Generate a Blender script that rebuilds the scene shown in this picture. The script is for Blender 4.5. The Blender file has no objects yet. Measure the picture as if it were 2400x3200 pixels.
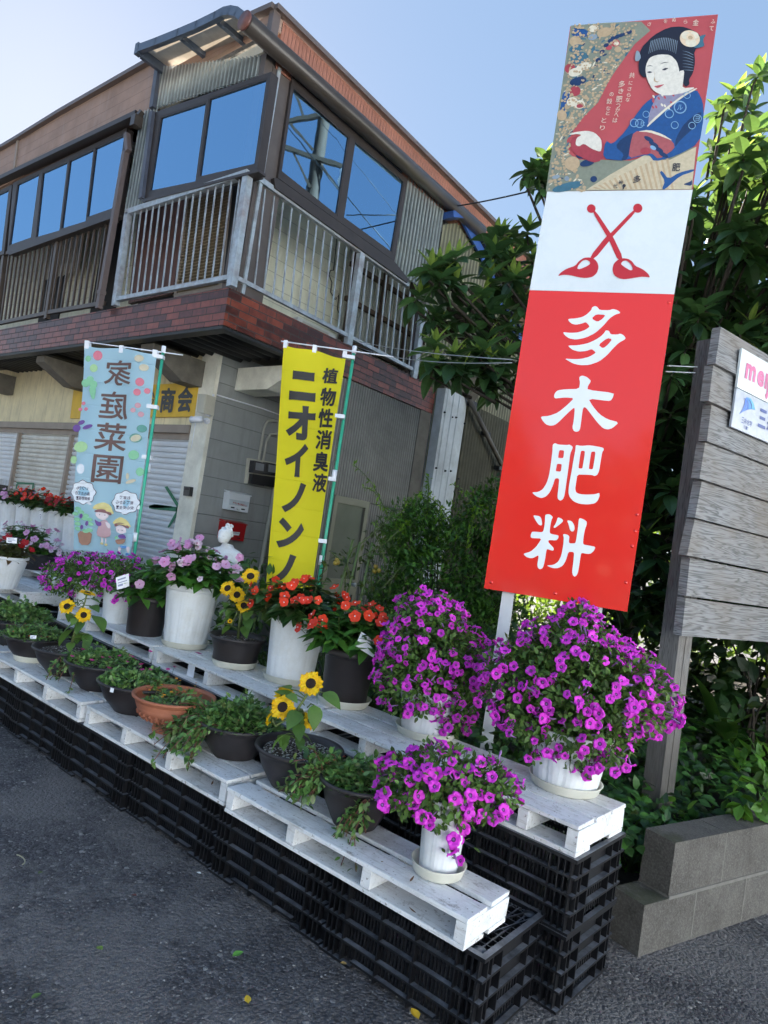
import bpy, bmesh, math, random
import numpy as np
from mathutils import Vector, Matrix
from mathutils.geometry import tessellate_polygon

SC = bpy.context.scene
COL = SC.collection
rng = np.random.default_rng(7)
random.seed(7)
R = math.radians

# ------------------------------------------------------------------ camera, sky, sun, exposure
FPX, YAW, PIT, ROLL, CAMH = 2117.7, R(-38.857), R(2.365), R(8.655), 1.5   # focal length in px of the 2400x3200 frame
cy, sy = math.cos(YAW), math.sin(YAW)
FW = np.array([sy*math.cos(PIT), cy*math.cos(PIT), math.sin(PIT)])
r0 = np.array([cy, -sy, 0.0]); u0 = np.cross(r0, FW)
RT = math.cos(ROLL)*r0 + math.sin(ROLL)*u0
UP = -math.sin(ROLL)*r0 + math.cos(ROLL)*u0
CP = np.array([0, 0, CAMH])
cam = bpy.data.cameras.new('camera'); camo = bpy.data.objects.new('camera', cam); COL.objects.link(camo)
camo.matrix_world = Matrix([[RT[i], UP[i], -FW[i], CP[i]] for i in range(3)] + [[0, 0, 0, 1]])
cam.sensor_fit = 'VERTICAL'; cam.sensor_height = 36; cam.lens = 36*FPX/3200
cam.clip_start = .05; cam.clip_end = 2000
SC.camera = camo

SKYG, SKYS, SKYT = .25, 2.05, (.87, .94, 1.07)
SUN_AZ, SUN_EL = R(-70), R(25)          # azimuth from +Y (towards -X), behind the shop on the left
w = bpy.data.worlds.new('World'); SC.world = w; w.use_nodes = True
nt = w.node_tree; bg = nt.nodes['Background']
sky = nt.nodes.new('ShaderNodeTexSky'); sky.sky_type = 'NISHITA'; sky.sun_disc = False
sky.sun_elevation = SUN_EL; sky.sun_rotation = SUN_AZ
sky.air_density = 1.0; sky.dust_density = .3; sky.ozone_density = 2; sky.altitude = 0
gm = nt.nodes.new('ShaderNodeGamma'); gm.inputs[1].default_value = SKYG          # compresses the sky's range as the phone's tone mapping does
hs = nt.nodes.new('ShaderNodeHueSaturation'); hs.inputs['Saturation'].default_value = SKYS
nt.links.new(sky.outputs[0], gm.inputs[0]); nt.links.new(gm.outputs[0], hs.inputs['Color']); 
tn = nt.nodes.new('ShaderNodeMix'); tn.data_type = 'RGBA'; tn.blend_type = 'MULTIPLY'; tn.inputs[0].default_value = 1; tn.inputs[7].default_value = (*SKYT, 1)
nt.links.new(hs.outputs[0], tn.inputs[6]); nt.links.new(tn.outputs[2], bg.inputs[0]); bg.inputs[1].default_value = .080
sun = bpy.data.lights.new('sun', 'SUN'); suno = bpy.data.objects.new('sun', sun); COL.objects.link(suno)
sun.energy = 5; sun.angle = R(.5); sun.color = (1, .93, .82)
sd = Vector((math.sin(SUN_AZ)*math.cos(SUN_EL), math.cos(SUN_AZ)*math.cos(SUN_EL), math.sin(SUN_EL)))
suno.rotation_euler = sd.to_track_quat('Z', 'Y').to_euler()
SC.view_settings.view_transform = 'Standard'; SC.view_settings.look = 'None'
SC.view_settings.exposure = 2.85; SC.view_settings.gamma = 1

# ------------------------------------------------------------------ from a spot in the photograph to a point on a known plane of the place
def ray(x, y): return FW + RT*(x-1200)/FPX - UP*(y-1600)/FPX
def PZ(x, y, z=0.):
    d = ray(x, y); return CP + d*(z-CAMH)/d[2]
def PPL(x, y, p0, n):
    d = ray(x, y); p0 = np.asarray(p0, float); n = np.asarray(n, float)
    return CP + d*((p0-CP)@n)/(d@n)
def PX(x, y, X): return PPL(x, y, (X, 0, 0), (1, 0, 0))
def PY(x, y, Y): return PPL(x, y, (0, Y, 0), (0, 1, 0))
def PD(x, y, D): return CP + ray(x, y)*D
ZM = dict(s=(0, 0, 1), a=(0, 0, .48222), b=(400, 0, .36166), c=(700, 100, .48222), d=(0, 500, .48222), e=(700, 700, .48222),
          f=(0, 1000, .36166), g=(600, 1150, .42194), h=(1100, 1100, .36166), i=(0, 1500, .48222), j=(0, 1500, .30139),
          k=(0, 1900, .30139), l=(300, 1900, .36166), m=(1250, 500, .3014), n=(2150, 1000, .22602), o=(1900, 1700, .40683),
          p=(1690, 60, .33755), q=(1600, 920, .24111), r=(1600, 1360, .24111), t=(1650, 600, .30139), u=(430, 1150, .15069),
          v=(650, 1500, .12055), w=(1600, 2200, .48222), x=(1600, 0, .48222))
def px(k, x, y):
    ox, oy, s = ZM[k]; return ox+x*s, oy+y*s

# ------------------------------------------------------------------ mesh builder
class MB:
    def __init__(s): s.V = []; s.F = []; s.M = []; s.n = 0; s.S = []
    def add(s, V, F, m=0, smooth=False):
        V = np.asarray(V, float).reshape(-1, 3); s.V.append(V)
        for f in F: s.F.append([i+s.n for i in f]); s.M.append(m); s.S.append(smooth)
        s.n += len(V)
    def inst(s, V, F, mats, m=0, smooth=False):           # many copies of a small shape (leaves)
        mats = np.asarray(mats); V4 = np.c_[V, np.ones(len(V))]
        W = np.einsum('nij,vj->nvi', mats, V4)[:, :, :3]
        k = len(V)
        for q in range(len(mats)):
            o = s.n+q*k
            for f in F: s.F.append([i+o for i in f])
        s.M += [m]*(len(F)*len(mats)); s.S += [smooth]*(len(F)*len(mats))
        s.V.append(W.reshape(-1, 3)); s.n += k*len(mats)
    def box(s, a, b, m=0):
        (x0, y0, z0), (x1, y1, z1) = a, b
        s.add([(x0,y0,z0),(x1,y0,z0),(x1,y1,z0),(x0,y1,z0),(x0,y0,z1),(x1,y0,z1),(x1,y1,z1),(x0,y1,z1)],
              [(3,2,1,0),(4,5,6,7),(0,1,5,4),(1,2,6,5),(2,3,7,6),(3,0,4,7)], m)
    def obox(s, c, ax, ay, az, m=0):                      # half-axis vectors
        c, ax, ay, az = (np.asarray(v, float) for v in (c, ax, ay, az))
        V = [c+sx*ax+sy_*ay+sz*az for sz in (-1, 1) for sx, sy_ in ((-1,-1),(1,-1),(1,1),(-1,1))]
        s.add(V, [(3,2,1,0),(4,5,6,7),(0,1,5,4),(1,2,6,5),(2,3,7,6),(3,0,4,7)], m)
    def bar(s, p, q, w, h, up=(0, 0, 1), m=0):
        p, q = np.asarray(p, float), np.asarray(q, float); d = q-p; L = np.linalg.norm(d); d = d/L
        side = np.cross(d, up); side /= np.linalg.norm(side); u = np.cross(side, d)
        s.obox((p+q)/2, d*L/2, side*w/2, u*h/2, m)
    def slab(s, outer, n, t, holes=(), m=0):              # polygon with holes, thickened backwards along n
        n = np.asarray(n, float); n = n/np.linalg.norm(n)
        loops = [[np.asarray(p, float) for p in outer]]+[[np.asarray(p, float) for p in h] for h in holes]
        tri = tessellate_polygon([[Vector(p) for p in l] for l in loops])
        P = np.array([p for l in loops for p in l]); N = len(P)
        F = []
        for a, b, c in tri:
            nn = np.cross(P[b]-P[a], P[c]-P[a])
            if nn@n < 0: a, c = c, a
            F += [(a, b, c)]
            if t: F += [(c+N, b+N, a+N)]
        if t:
            o = 0
            for l in loops:
                k = len(l)
                for i in range(k): F.append((o+i, o+(i+1) % k, o+(i+1) % k+N, o+i+N))
                o += k
            P = np.r_[P, P-n*t]
        s.add(P, F, m)
    def tube(s, pts, rad, seg=8, m=0, cap=True):
        pts = [np.asarray(p, float) for p in pts]; K = len(pts)
        rad = [rad]*K if np.isscalar(rad) else rad
        V = []; prev = None
        for i, p in enumerate(pts):
            d = pts[min(i+1, K-1)]-pts[max(i-1, 0)]; d = d/(np.linalg.norm(d)+1e-9)
            if prev is None:
                a = np.array([0, 0, 1.]) if abs(d[2]) < .9 else np.array([1., 0, 0])
                prev = np.cross(d, a)
            prev = prev-d*(prev@d); prev /= np.linalg.norm(prev)+1e-9; b = np.cross(d, prev)
            for j in range(seg):
                t = 2*math.pi*j/seg; V.append(p+rad[i]*(math.cos(t)*prev+math.sin(t)*b))
        F = [(i*seg+j, i*seg+(j+1) % seg, (i+1)*seg+(j+1) % seg, (i+1)*seg+j) for i in range(K-1) for j in range(seg)]
        if cap: F += [tuple(range(seg))[::-1], tuple((K-1)*seg+j for j in range(seg))]
        s.add(V, F, m, True)
    def lathe(s, prof, seg=32, m=0, smooth=True, c=(0, 0, 0), facet=None):
        V = []; F = []
        for r, z in prof:
            for j in range(seg):
                t = 2*math.pi*j/seg
                V.append((c[0]+r*math.cos(t), c[1]+r*math.sin(t), c[2]+z))
        for i in range(len(prof)-1):
            for j in range(seg): F.append((i*seg+j, i*seg+(j+1) % seg, (i+1)*seg+(j+1) % seg, (i+1)*seg+j))
        s.add(V, F, m, smooth)
    def loft(s, rings, m=0, smooth=True):
        k = len(rings[0]); V = np.concatenate(rings)
        F = [(i*k+j, i*k+(j+1) % k, (i+1)*k+(j+1) % k, (i+1)*k+j) for i in range(len(rings)-1) for j in range(k)]
        F += [tuple(range(k))[::-1], tuple((len(rings)-1)*k+j for j in range(k))]
        s.add(V, F, m, smooth)
    def sheet(s, p0, u, v, length, height, pitch, amp, n, m=0, per=8, t=0.):   # corrugated sheet, waves along u
        p0, u, v, n = (np.asarray(q, float) for q in (p0, u, v, n))
        N = max(2, int(length/pitch*per)); V = []
        for i in range(N+1):
            a = length*i/N; o = amp*math.sin(2*math.pi*a/pitch)
            V += [p0+u*a+n*o, p0+u*a+n*o+v*height]
        s.add(V, [(2*i, 2*i+2, 2*i+3, 2*i+1) for i in range(N)], m, True)
    def build(s, name, mats, parent=None, local=False):
        V = np.concatenate(s.V) if s.V else np.zeros((0, 3))
        if parent is not None and not local: V = V-np.array(ROOT[parent.name])
        me = bpy.data.meshes.new(name)
        me.vertices.add(len(V)); me.vertices.foreach_set('co', V.astype(np.float32).ravel())
        lt = np.array([len(f) for f in s.F], np.int32); ls = np.r_[0, np.cumsum(lt)[:-1]].astype(np.int32)
        me.loops.add(int(lt.sum())); me.loops.foreach_set('vertex_index', np.array([i for f in s.F for i in f], np.int32))
        me.polygons.add(len(lt)); me.polygons.foreach_set('loop_start', ls)
        me.polygons.foreach_set('material_index', np.array(s.M, np.int32)); me.polygons.foreach_set('use_smooth', np.array(s.S, bool))
        me.update(calc_edges=True); me.validate()
        for q in (mats if isinstance(mats, (list, tuple)) else [mats]): me.materials.append(q)
        o = bpy.data.objects.new(name, me); COL.objects.link(o)
        if parent is not None:
            o.parent = parent; ROOT[o.name] = (0, 0, 0) if local else ROOT[parent.name]
        else: ROOT[o.name] = (0, 0, 0)
        return o
def frames(pos, d, up, s, sw=None):
    pos, d, up = map(np.asarray, (pos, d, up)); d = d/np.linalg.norm(d, axis=1)[:, None]
    y = np.cross(up, d); y /= np.linalg.norm(y, axis=1)[:, None]+1e-9; z = np.cross(d, y)
    s = np.broadcast_to(np.asarray(s, float), (len(pos),)); sw = s if sw is None else np.broadcast_to(sw, (len(pos),))
    m = np.zeros((len(pos), 4, 4)); m[:, :3, 0] = d*s[:, None]; m[:, :3, 1] = y*sw[:, None]; m[:, :3, 2] = z*s[:, None]; m[:, :3, 3] = pos; m[:, 3, 3] = 1; return m
def rdir(n, r=rng): v = r.normal(size=(n, 3)); return v/np.linalg.norm(v, axis=1)[:, None]
ROOT = {}
def thing(name, label, cat, loc=(0, 0, 0), group=None, rz=0):
    o = bpy.data.objects.new(name, None); COL.objects.link(o); o.location = loc; o.rotation_euler = (0, 0, rz)
    o.empty_display_size = .1; ROOT[o.name] = tuple(loc); return tag(o, label, cat, group)
def tag(o, label=None, cat=None, group=None, kind=None):
    if label: o['label'] = label
    if cat: o['category'] = cat
    if group: o['group'] = group
    if kind: o['kind'] = kind
    return o
def dup(root, loc, rz=None, label=None):
    r = root.copy(); COL.objects.link(r); r.location = loc
    if rz is not None: r.rotation_euler = (0, 0, rz)
    if label: r['label'] = label
    for ch in root.children:
        c = ch.copy(); COL.objects.link(c); c.parent = r
        for g in ch.children:
            q = g.copy(); COL.objects.link(q); q.parent = c
    ROOT[r.name] = tuple(loc); return r

# ------------------------------------------------------------------ materials
def lin(h):
    h = h.lstrip('#'); c = [int(h[i:i+2], 16)/255 for i in (0, 2, 4)]
    return tuple(x/12.92 if x <= .04045 else ((x+.055)/1.055)**2.4 for x in c)
class NT:
    def __init__(s, name):
        s.m = bpy.data.materials.new(name); s.m.use_nodes = True; s.t = s.m.node_tree; s.b = s.t.nodes['Principled BSDF']
    def n(s, typ, **kw):
        q = s.t.nodes.new(typ)
        for k, v in kw.items():
            if k == 'i':
                for a, b in v.items(): q.inputs[a].default_value = b
            else: setattr(q, k, v)
        return q
    def l(s, a, b): s.t.links.new(a, b)
    def noise(s, scale, vec=None, detail=5, rough=.6, dist=0):
        q = s.n('ShaderNodeTexNoise', i={'Scale': scale, 'Detail': detail, 'Roughness': rough, 'Distortion': dist})
        s.l(vec if vec is not None else s.pos(), q.inputs['Vector']); return q.outputs['Fac']
    def pos(s):
        if not hasattr(s, '_p'): s._p = s.n('ShaderNodeNewGeometry').outputs['Position']
        return s._p
    def objc(s):
        if not hasattr(s, '_o'): s._o = s.n('ShaderNodeTexCoord').outputs['Object']
        return s._o
    def rmp(s, fac, stops):
        q = s.n('ShaderNodeValToRGB'); s.l(fac, q.inputs[0]); e = q.color_ramp.elements
        while len(e) < len(stops): e.new(.5)
        for k, (p, c) in enumerate(stops):
            e[k].position = p; e[k].color = (*c, 1) if len(c) == 3 else c
        return q.outputs[0]
    def mth(s, op, a, b=None, c=None):
        q = s.n('ShaderNodeMath', operation=op)
        for k, v in enumerate((a, b, c)):
            if v is None: continue
            if isinstance(v, (int, float)): q.inputs[k].default_value = v
            else: s.l(v, q.inputs[k])
        return q.outputs[0]
    def mix(s, fac, a, b, typ='MIX'):
        q = s.n('ShaderNodeMix', data_type='RGBA', blend_type=typ)
        for k, v in ((0, fac), (6, a), (7, b)):
            if isinstance(v, (int, float)): q.inputs[k].default_value = v
            elif isinstance(v, tuple): q.inputs[k].default_value = (*v, 1)
            else: s.l(v, q.inputs[k])
        return q.outputs[2]
    def xyz(s, v):
        q = s.n('ShaderNodeSeparateXYZ'); s.l(v, q.inputs[0]); return q.outputs
    def cmb(s, x, y, z):
        q = s.n('ShaderNodeCombineXYZ')
        for k, v in enumerate((x, y, z)):
            if isinstance(v, (int, float)): q.inputs[k].default_value = v
            else: s.l(v, q.inputs[k])
        return q.outputs[0]
    def bump(s, h, strength=.3, dist=.01):
        q = s.n('ShaderNodeBump', i={'Strength': strength, 'Distance': dist}); s.l(h, q.inputs['Height']); s.l(q.outputs[0], s.b.inputs['Normal'])
    def col(s, v):
        if isinstance(v, tuple): s.b.inputs['Base Color'].default_value = (*v, 1)
        else: s.l(v, s.b.inputs['Base Color'])
    def set(s, **kw):
        for k, v in kw.items():
            q = s.b.inputs[k.replace('_', ' ')]
            if isinstance(v, (int, float, tuple)): q.default_value = v
            else: s.l(v, q)
def plain(name, c, rough=.55, var=.25, scale=6, metal=0, spec=.5, bump=0, bsc=60, dirt=None, dscale=3, damt=.5):
    a = NT(name); c = lin(c) if isinstance(c, str) else c
    f = a.noise(scale)
    q = a.rmp(f, [(.3, tuple(x*(1-var) for x in c)), (.7, tuple(min(1, x*(1+var*.5)) for x in c))])
    if dirt:
        g = a.noise(dscale, detail=8, rough=.7)
        fac = a.rmp(g, [(.45, (0, 0, 0)), (.75, (damt,)*3)]); q = a.mix(fac, q, lin(dirt))
    a.col(q); a.set(Roughness=rough, Metallic=metal)
    a.b.inputs['Specular IOR Level'].default_value = spec
    if bump: a.bump(a.noise(bsc), bump)
    return a.m
def leafmat(name, cols, rough=.45, trans=.25, spec=.5):
    a = NT(name); g = a.n('ShaderNodeNewGeometry')
    k = len(cols); st = [(i/(k-1) if k > 1 else 0, lin(c) if isinstance(c, str) else c) for i, c in enumerate(cols)]
    q = a.rmp(g.outputs['Random Per Island'], st)
    nz = a.rmp(a.noise(25), [(.3, (.8,)*3), (.7, (1.1,)*3)])
    q = a.mix(1., q, nz, 'MULTIPLY'); a.col(q); a.set(Roughness=rough); a.b.inputs['Specular IOR Level'].default_value = spec
    if trans:
        t = a.n('ShaderNodeBsdfTranslucent'); a.l(a.mix(.3, q, (.35, .5, .05)), t.inputs[0])
        ms = a.n('ShaderNodeMixShader', i={0: trans}); a.l(a.b.outputs[0], ms.inputs[1]); a.l(t.outputs[0], ms.inputs[2])
        a.l(ms.outputs[0], a.t.nodes['Material Output'].inputs[0])
    return a.m

def wood_white():
    a = NT('white painted wood'); x, y, z = a.xyz(a.objc())
    v = a.cmb(a.mth('MULTIPLY', x, 2.5), a.mth('MULTIPLY', y, 30), a.mth('MULTIPLY', z, 30))
    gr = a.noise(3, v, 6, .65); d = a.noise(5, detail=9, rough=.75); sp = a.noise(70, detail=3)
    c = a.rmp(d, [(.30, (.50, .50, .49)), (.50, (.76, .77, .78)), (.8, (.86, .87, .88))])
    c = a.mix(a.rmp(gr, [(.54, (0,)*3), (.70, (.6,)*3)]), c, (.36, .33, .29))
    wn = a.xyz(a.n('ShaderNodeNewGeometry').outputs['Normal'])[2]; c = a.mix(a.mth('MULTIPLY', a.mth('MAXIMUM', wn, 0.), a.rmp(a.noise(11, detail=9, rough=.8), [(.56, (0,)*3), (.68, (.8,)*3)])), c, (.13, .105, .08))
    c = a.mix(a.rmp(sp, [(.63, (0,)*3), (.69, (.75,)*3)]), c, (.2, .17, .14))
    a.col(c); a.set(Roughness=.6); a.bump(gr, .25, .004); return a.m
def black_plastic():
    a = NT('dusty top-lit black plastic'); g = a.n('ShaderNodeNewGeometry'); nz = a.xyz(g.outputs['Normal'])[2]
    d = a.noise(9, detail=9, rough=.75); up = a.mth('MAXIMUM', nz, 0.)
    f = a.mth('MULTIPLY', a.mth('ADD', a.mth('MULTIPLY', up, .85), .012), a.rmp(d, [(.35, (.1,)*3), (.7, (1,)*3)]))  # paler on up-facing faces: dust, with the light they catch painted in
    a.col(a.mix(f, (.0045, .0045, .006), (.26, .275, .31))); a.set(Roughness=.42); a.bump(d, .08); return a.m
def asphalt():
    a = NT('worn asphalt'); p = a.pos()
    def vor(s):
        q = a.n('ShaderNodeTexVoronoi', feature='F1', i={'Scale': s, 'Randomness': 1}); a.l(p, q.inputs['Vector']); return q.outputs['Distance'], a.xyz(q.outputs['Color'])
    d1, c1 = vor(62); d2, c2 = vor(150)
    big = a.noise(1.25, detail=7, rough=.62, dist=.6); mid = a.noise(9, detail=8, rough=.75); fine = a.noise(220, detail=4)
    s1 = a.rmp(c1[0], [(0, (0.033, 0.032, 0.035)), (.5, (0.061, 0.059, 0.065)), (.85, (0.104, 0.101, 0.111)), (.97, (0.169, 0.164, 0.165)), (1, (0.364, 0.353, 0.330))])
    s2 = a.rmp(c2[1], [(0, (0.036, 0.035, 0.039)), (.6, (0.079, 0.077, 0.083)), (.95, (0.134, 0.130, 0.138)), (1, (0.325, 0.315, 0.295))])
    c = a.mix(a.rmp(c1[2], [(.45, (0,)*3), (.55, (1,)*3)]), s2, s1)
    dust = a.rmp(a.mth('ADD', a.mth('MULTIPLY', big, .62), a.mth('MULTIPLY', mid, .38)), [(.46, (0,)*3), (.56, (.8,)*3)])
    c = a.mix(dust, c, a.mix(a.rmp(fine, [(.4, (0,)*3), (.6, (1,)*3)]), (0.118, 0.111, 0.114), (0.208, 0.197, 0.191)))
    a.col(c); a.set(Roughness=.78)
    h = a.mth('ADD', a.mth('MULTIPLY', d1, -1.1), a.mth('ADD', a.mth('MULTIPLY', d2, -.5), a.mth('ADD', a.mth('MULTIPLY', mid, .9), a.mth('MULTIPLY', fine, .15))))
    a.bump(h, .9, .013); return a.m
def brick_tile():
    a = NT('brown glazed brick tile'); x, y, z = a.xyz(a.pos())
    v = a.cmb(a.mth('ADD', x, y), a.mth('ADD', z, .005), 0.)
    b = a.n('ShaderNodeTexBrick', offset=.5, i={'Scale': 1., 'Mortar Size': .005, 'Mortar Smooth': .1, 'Bias': -.1, 'Brick Width': .225, 'Row Height': .072})
    a.l(v, b.inputs['Vector']); b.inputs['Color1'].default_value = (0, 0, 0, 1); b.inputs['Color2'].default_value = (1, 1, 1, 1); b.inputs['Mortar'].default_value = (.5, .5, .5, 1)
    t = a.xyz(b.outputs['Color'])[0]; nz = a.noise(9, v, 4)
    c = a.rmp(a.mth('ADD', a.mth('MULTIPLY', t, .75), a.mth('MULTIPLY', a.mth('SUBTRACT', nz, .5), 1.1)),
              [(.0, (.060, .016, .012)), (.35, (.16, .036, .022)), (.7, (.24, .055, .030)), (1, (.34, .105, .060))])
    st = a.noise(2.2, a.cmb(a.mth('MULTIPLY', a.mth('ADD', x, y), 4), a.mth('MULTIPLY', z, .8), 0.), 6, .7)
    c = a.mix(a.rmp(st, [(.52, (0,)*3), (.75, (.7,)*3)]), c, (.035, .018, .018))
    c = a.mix(b.outputs['Fac'], c, (.055, .045, .043)); a.col(c)
    a.set(Roughness=a.rmp(b.outputs['Fac'], [(0, (.28,)*3), (1, (.8,)*3)])); a.bump(a.mth('MULTIPLY', b.outputs['Fac'], -1.), .5, .006); return a.m
def boarded(name, c, pitch, off=0, groove=.05, var=.15, rough=.6, vert=False, dirtc=None, damt=.5, gdark=.35):
    a = NT(name); c = lin(c) if isinstance(c, str) else c; x, y, z = a.xyz(a.pos())
    q = a.mth('ADD', x, y) if vert else z
    f = a.mth('FRACT', a.mth('ADD', a.mth('DIVIDE', q, pitch), off+100.))
    g = a.rmp(f, [(0, (0,)*3), (groove*.5, (1,)*3), (1-groove*.5, (1,)*3), (1, (0,)*3)])
    nz = a.noise(3, detail=7, rough=.65)
    cc = a.rmp(nz, [(.3, tuple(v*(1-var) for v in c)), (.7, tuple(min(1, v*(1+var)) for v in c))])
    if dirtc:
        st = a.noise(1.5, a.cmb(a.mth('MULTIPLY', a.mth('ADD', x, y), 7), a.mth('MULTIPLY', z, .7), 0.), 7, .7)
        cc = a.mix(a.rmp(st, [(.5, (0,)*3), (.75, (damt,)*3)]), cc, lin(dirtc))
    a.col(a.mix(g, tuple(v*gdark for v in c), cc)); a.set(Roughness=rough); a.bump(g, .5, .012); return a.m
def clear_sheet(name, c, alpha=.45, rough=.3, pitch=0):
    a = NT(name); c = lin(c) if isinstance(c, str) else c
    d = a.noise(4, detail=8, rough=.7); cc = a.rmp(d, [(.3, tuple(v*.6 for v in c)), (.7, c)])
    if pitch:                                                   # light crests and shaded valleys of the corrugation painted as stripes
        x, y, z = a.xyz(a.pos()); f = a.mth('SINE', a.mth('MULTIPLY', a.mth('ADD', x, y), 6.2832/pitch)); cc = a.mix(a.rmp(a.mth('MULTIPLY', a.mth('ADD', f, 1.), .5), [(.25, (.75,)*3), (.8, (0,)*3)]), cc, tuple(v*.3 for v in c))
    a.col(cc); a.set(Roughness=rough)
    tr = a.n('ShaderNodeBsdfTransparent'); tl = a.n('ShaderNodeBsdfTranslucent'); a.l(cc, tl.inputs[0])
    m1 = a.n('ShaderNodeMixShader', i={0: .45}); a.l(a.b.outputs[0], m1.inputs[1]); a.l(tl.outputs[0], m1.inputs[2])
    m2 = a.n('ShaderNodeMixShader', i={0: alpha}); a.l(tr.outputs[0], m2.inputs[1]); a.l(m1.outputs[0], m2.inputs[2])
    a.l(m2.outputs[0], a.t.nodes['Material Output'].inputs[0]); return a.m
def mirror_glass(name, k=.62, tint=(.86, .93, 1)):
    a = NT(name); g = a.n('ShaderNodeBsdfGlossy', i={'Roughness': .015}); bp = a.n('ShaderNodeBump', i={'Strength': .02, 'Distance': .02}); a.l(a.noise(2.5, detail=2), bp.inputs['Height']); a.l(bp.outputs[0], g.inputs['Normal']); g.inputs[0].default_value = (*tint, 1)
    tr = a.n('ShaderNodeBsdfTransparent'); tr.inputs[0].default_value = (.75, .82, .9, 1)
    fr = a.n('ShaderNodeFresnel', i={'IOR': 1.5}); f = a.mth('ADD', a.mth('MULTIPLY', fr.outputs[0], 1-k), k)
    m = a.n('ShaderNodeMixShader'); a.l(f, m.inputs[0]); a.l(tr.outputs[0], m.inputs[1]); a.l(g.outputs[0], m.inputs[2])
    a.l(m.outputs[0], a.t.nodes['Material Output'].inputs[0]); return a.m
def weathered(name='weathered timber', base=(.165, .168, .172), along='xy'):
    a = NT(name); x, y, z = a.xyz(a.pos())
    h = a.mth('ADD', a.mth('MULTIPLY', x, .3), y)
    if along == 'xy': v = a.cmb(a.mth('MULTIPLY', h, .9), a.mth('MULTIPLY', z, 16), a.mth('MULTIPLY', x, 2))
    else: v = a.cmb(a.mth('MULTIPLY', x, 45), a.mth('MULTIPLY', y, 45), a.mth('MULTIPLY', z, 1.5))
    n1 = a.noise(1.6, v, 3, .5, .5); w = a.mth('FRACT', a.mth('MULTIPLY', n1, 9.))
    gr = a.rmp(w, [(0, (.25,)*3), (.45, (1,)*3), (.8, (.9,)*3), (1, (.25,)*3)])
    big = a.noise(2.5, detail=5); kn = a.noise(6, v, 6, .7)
    c = a.mix(gr, tuple(q*.26 for q in base), tuple(q*1.5 for q in base))
    c = a.mix(a.rmp(big, [(.4, (0,)*3), (.7, (.55,)*3)]), c, (.17, .135, .10))
    c = a.mix(a.rmp(kn, [(.62, (0,)*3), (.75, (.7,)*3)]), c, (.36, .37, .39))
    if along == 'z':
        zz = a.rmp(z, [(.3, (.9,)*3), (1.5, (.1,)*3)]); c = a.mix(zz, c, (.05, .045, .038))
    a.col(c); a.set(Roughness=.85); a.bump(gr, .35, .004); return a.m
def concrete_block():
    a = NT('mossy concrete block'); d = a.noise(5, detail=9, rough=.75); f = a.noise(120, detail=4)
    x, y, z = a.xyz(a.pos())
    st = a.noise(1.6, a.cmb(a.mth('MULTIPLY', a.mth('ADD', x, y), 4), a.mth('MULTIPLY', z, 2.5), 0.), 7, .7)
    c = a.rmp(d, [(.3, (.052, .047, .041)), (.7, (.125, .117, .105))]); c = a.mix(a.rmp(f, [(.45, (0,)*3), (.65, (.45,)*3)]), c, (.20, .19, .175)); c = a.mix(a.rmp(a.noise(34, detail=6, rough=.8), [(.54, (0,)*3), (.68, (.5,)*3)]), c, (.022, .020, .017))
    c = a.mix(a.rmp(st, [(.5, (0,)*3), (.7, (.45,)*3)]), c, (.045, .040, .034))
    nz = a.xyz(a.n('ShaderNodeNewGeometry').outputs['Normal'])[2]
    c = a.mix(a.mth('MULTIPLY', a.mth('MAXIMUM', nz, 0.), a.rmp(a.noise(6), [(.5, (0,)*3), (.62, (.7,)*3)])), c, (.035, .045, .015))
    a.col(c); a.set(Roughness=.92); a.bump(a.mth('ADD', d, a.mth('MULTIPLY', f, .6)), .7, .010); return a.m
def soil(perlite=.0):
    a = NT('potting soil'); p = a.pos(); v = a.n('ShaderNodeTexVoronoi', i={'Scale': 130}); a.l(p, v.inputs['Vector'])
    s = a.xyz(v.outputs['Color'])[0]
    a.col(a.rmp(s, [(0, (.014, .010, .008)), (.5, (.05, .032, .022)), (.80-perlite, (.09, .06, .04)), (.86-perlite, (.55, .53, .5))]))
    a.set(Roughness=.95); a.bump(v.outputs['Distance'], 1., .01); return a.m
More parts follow.
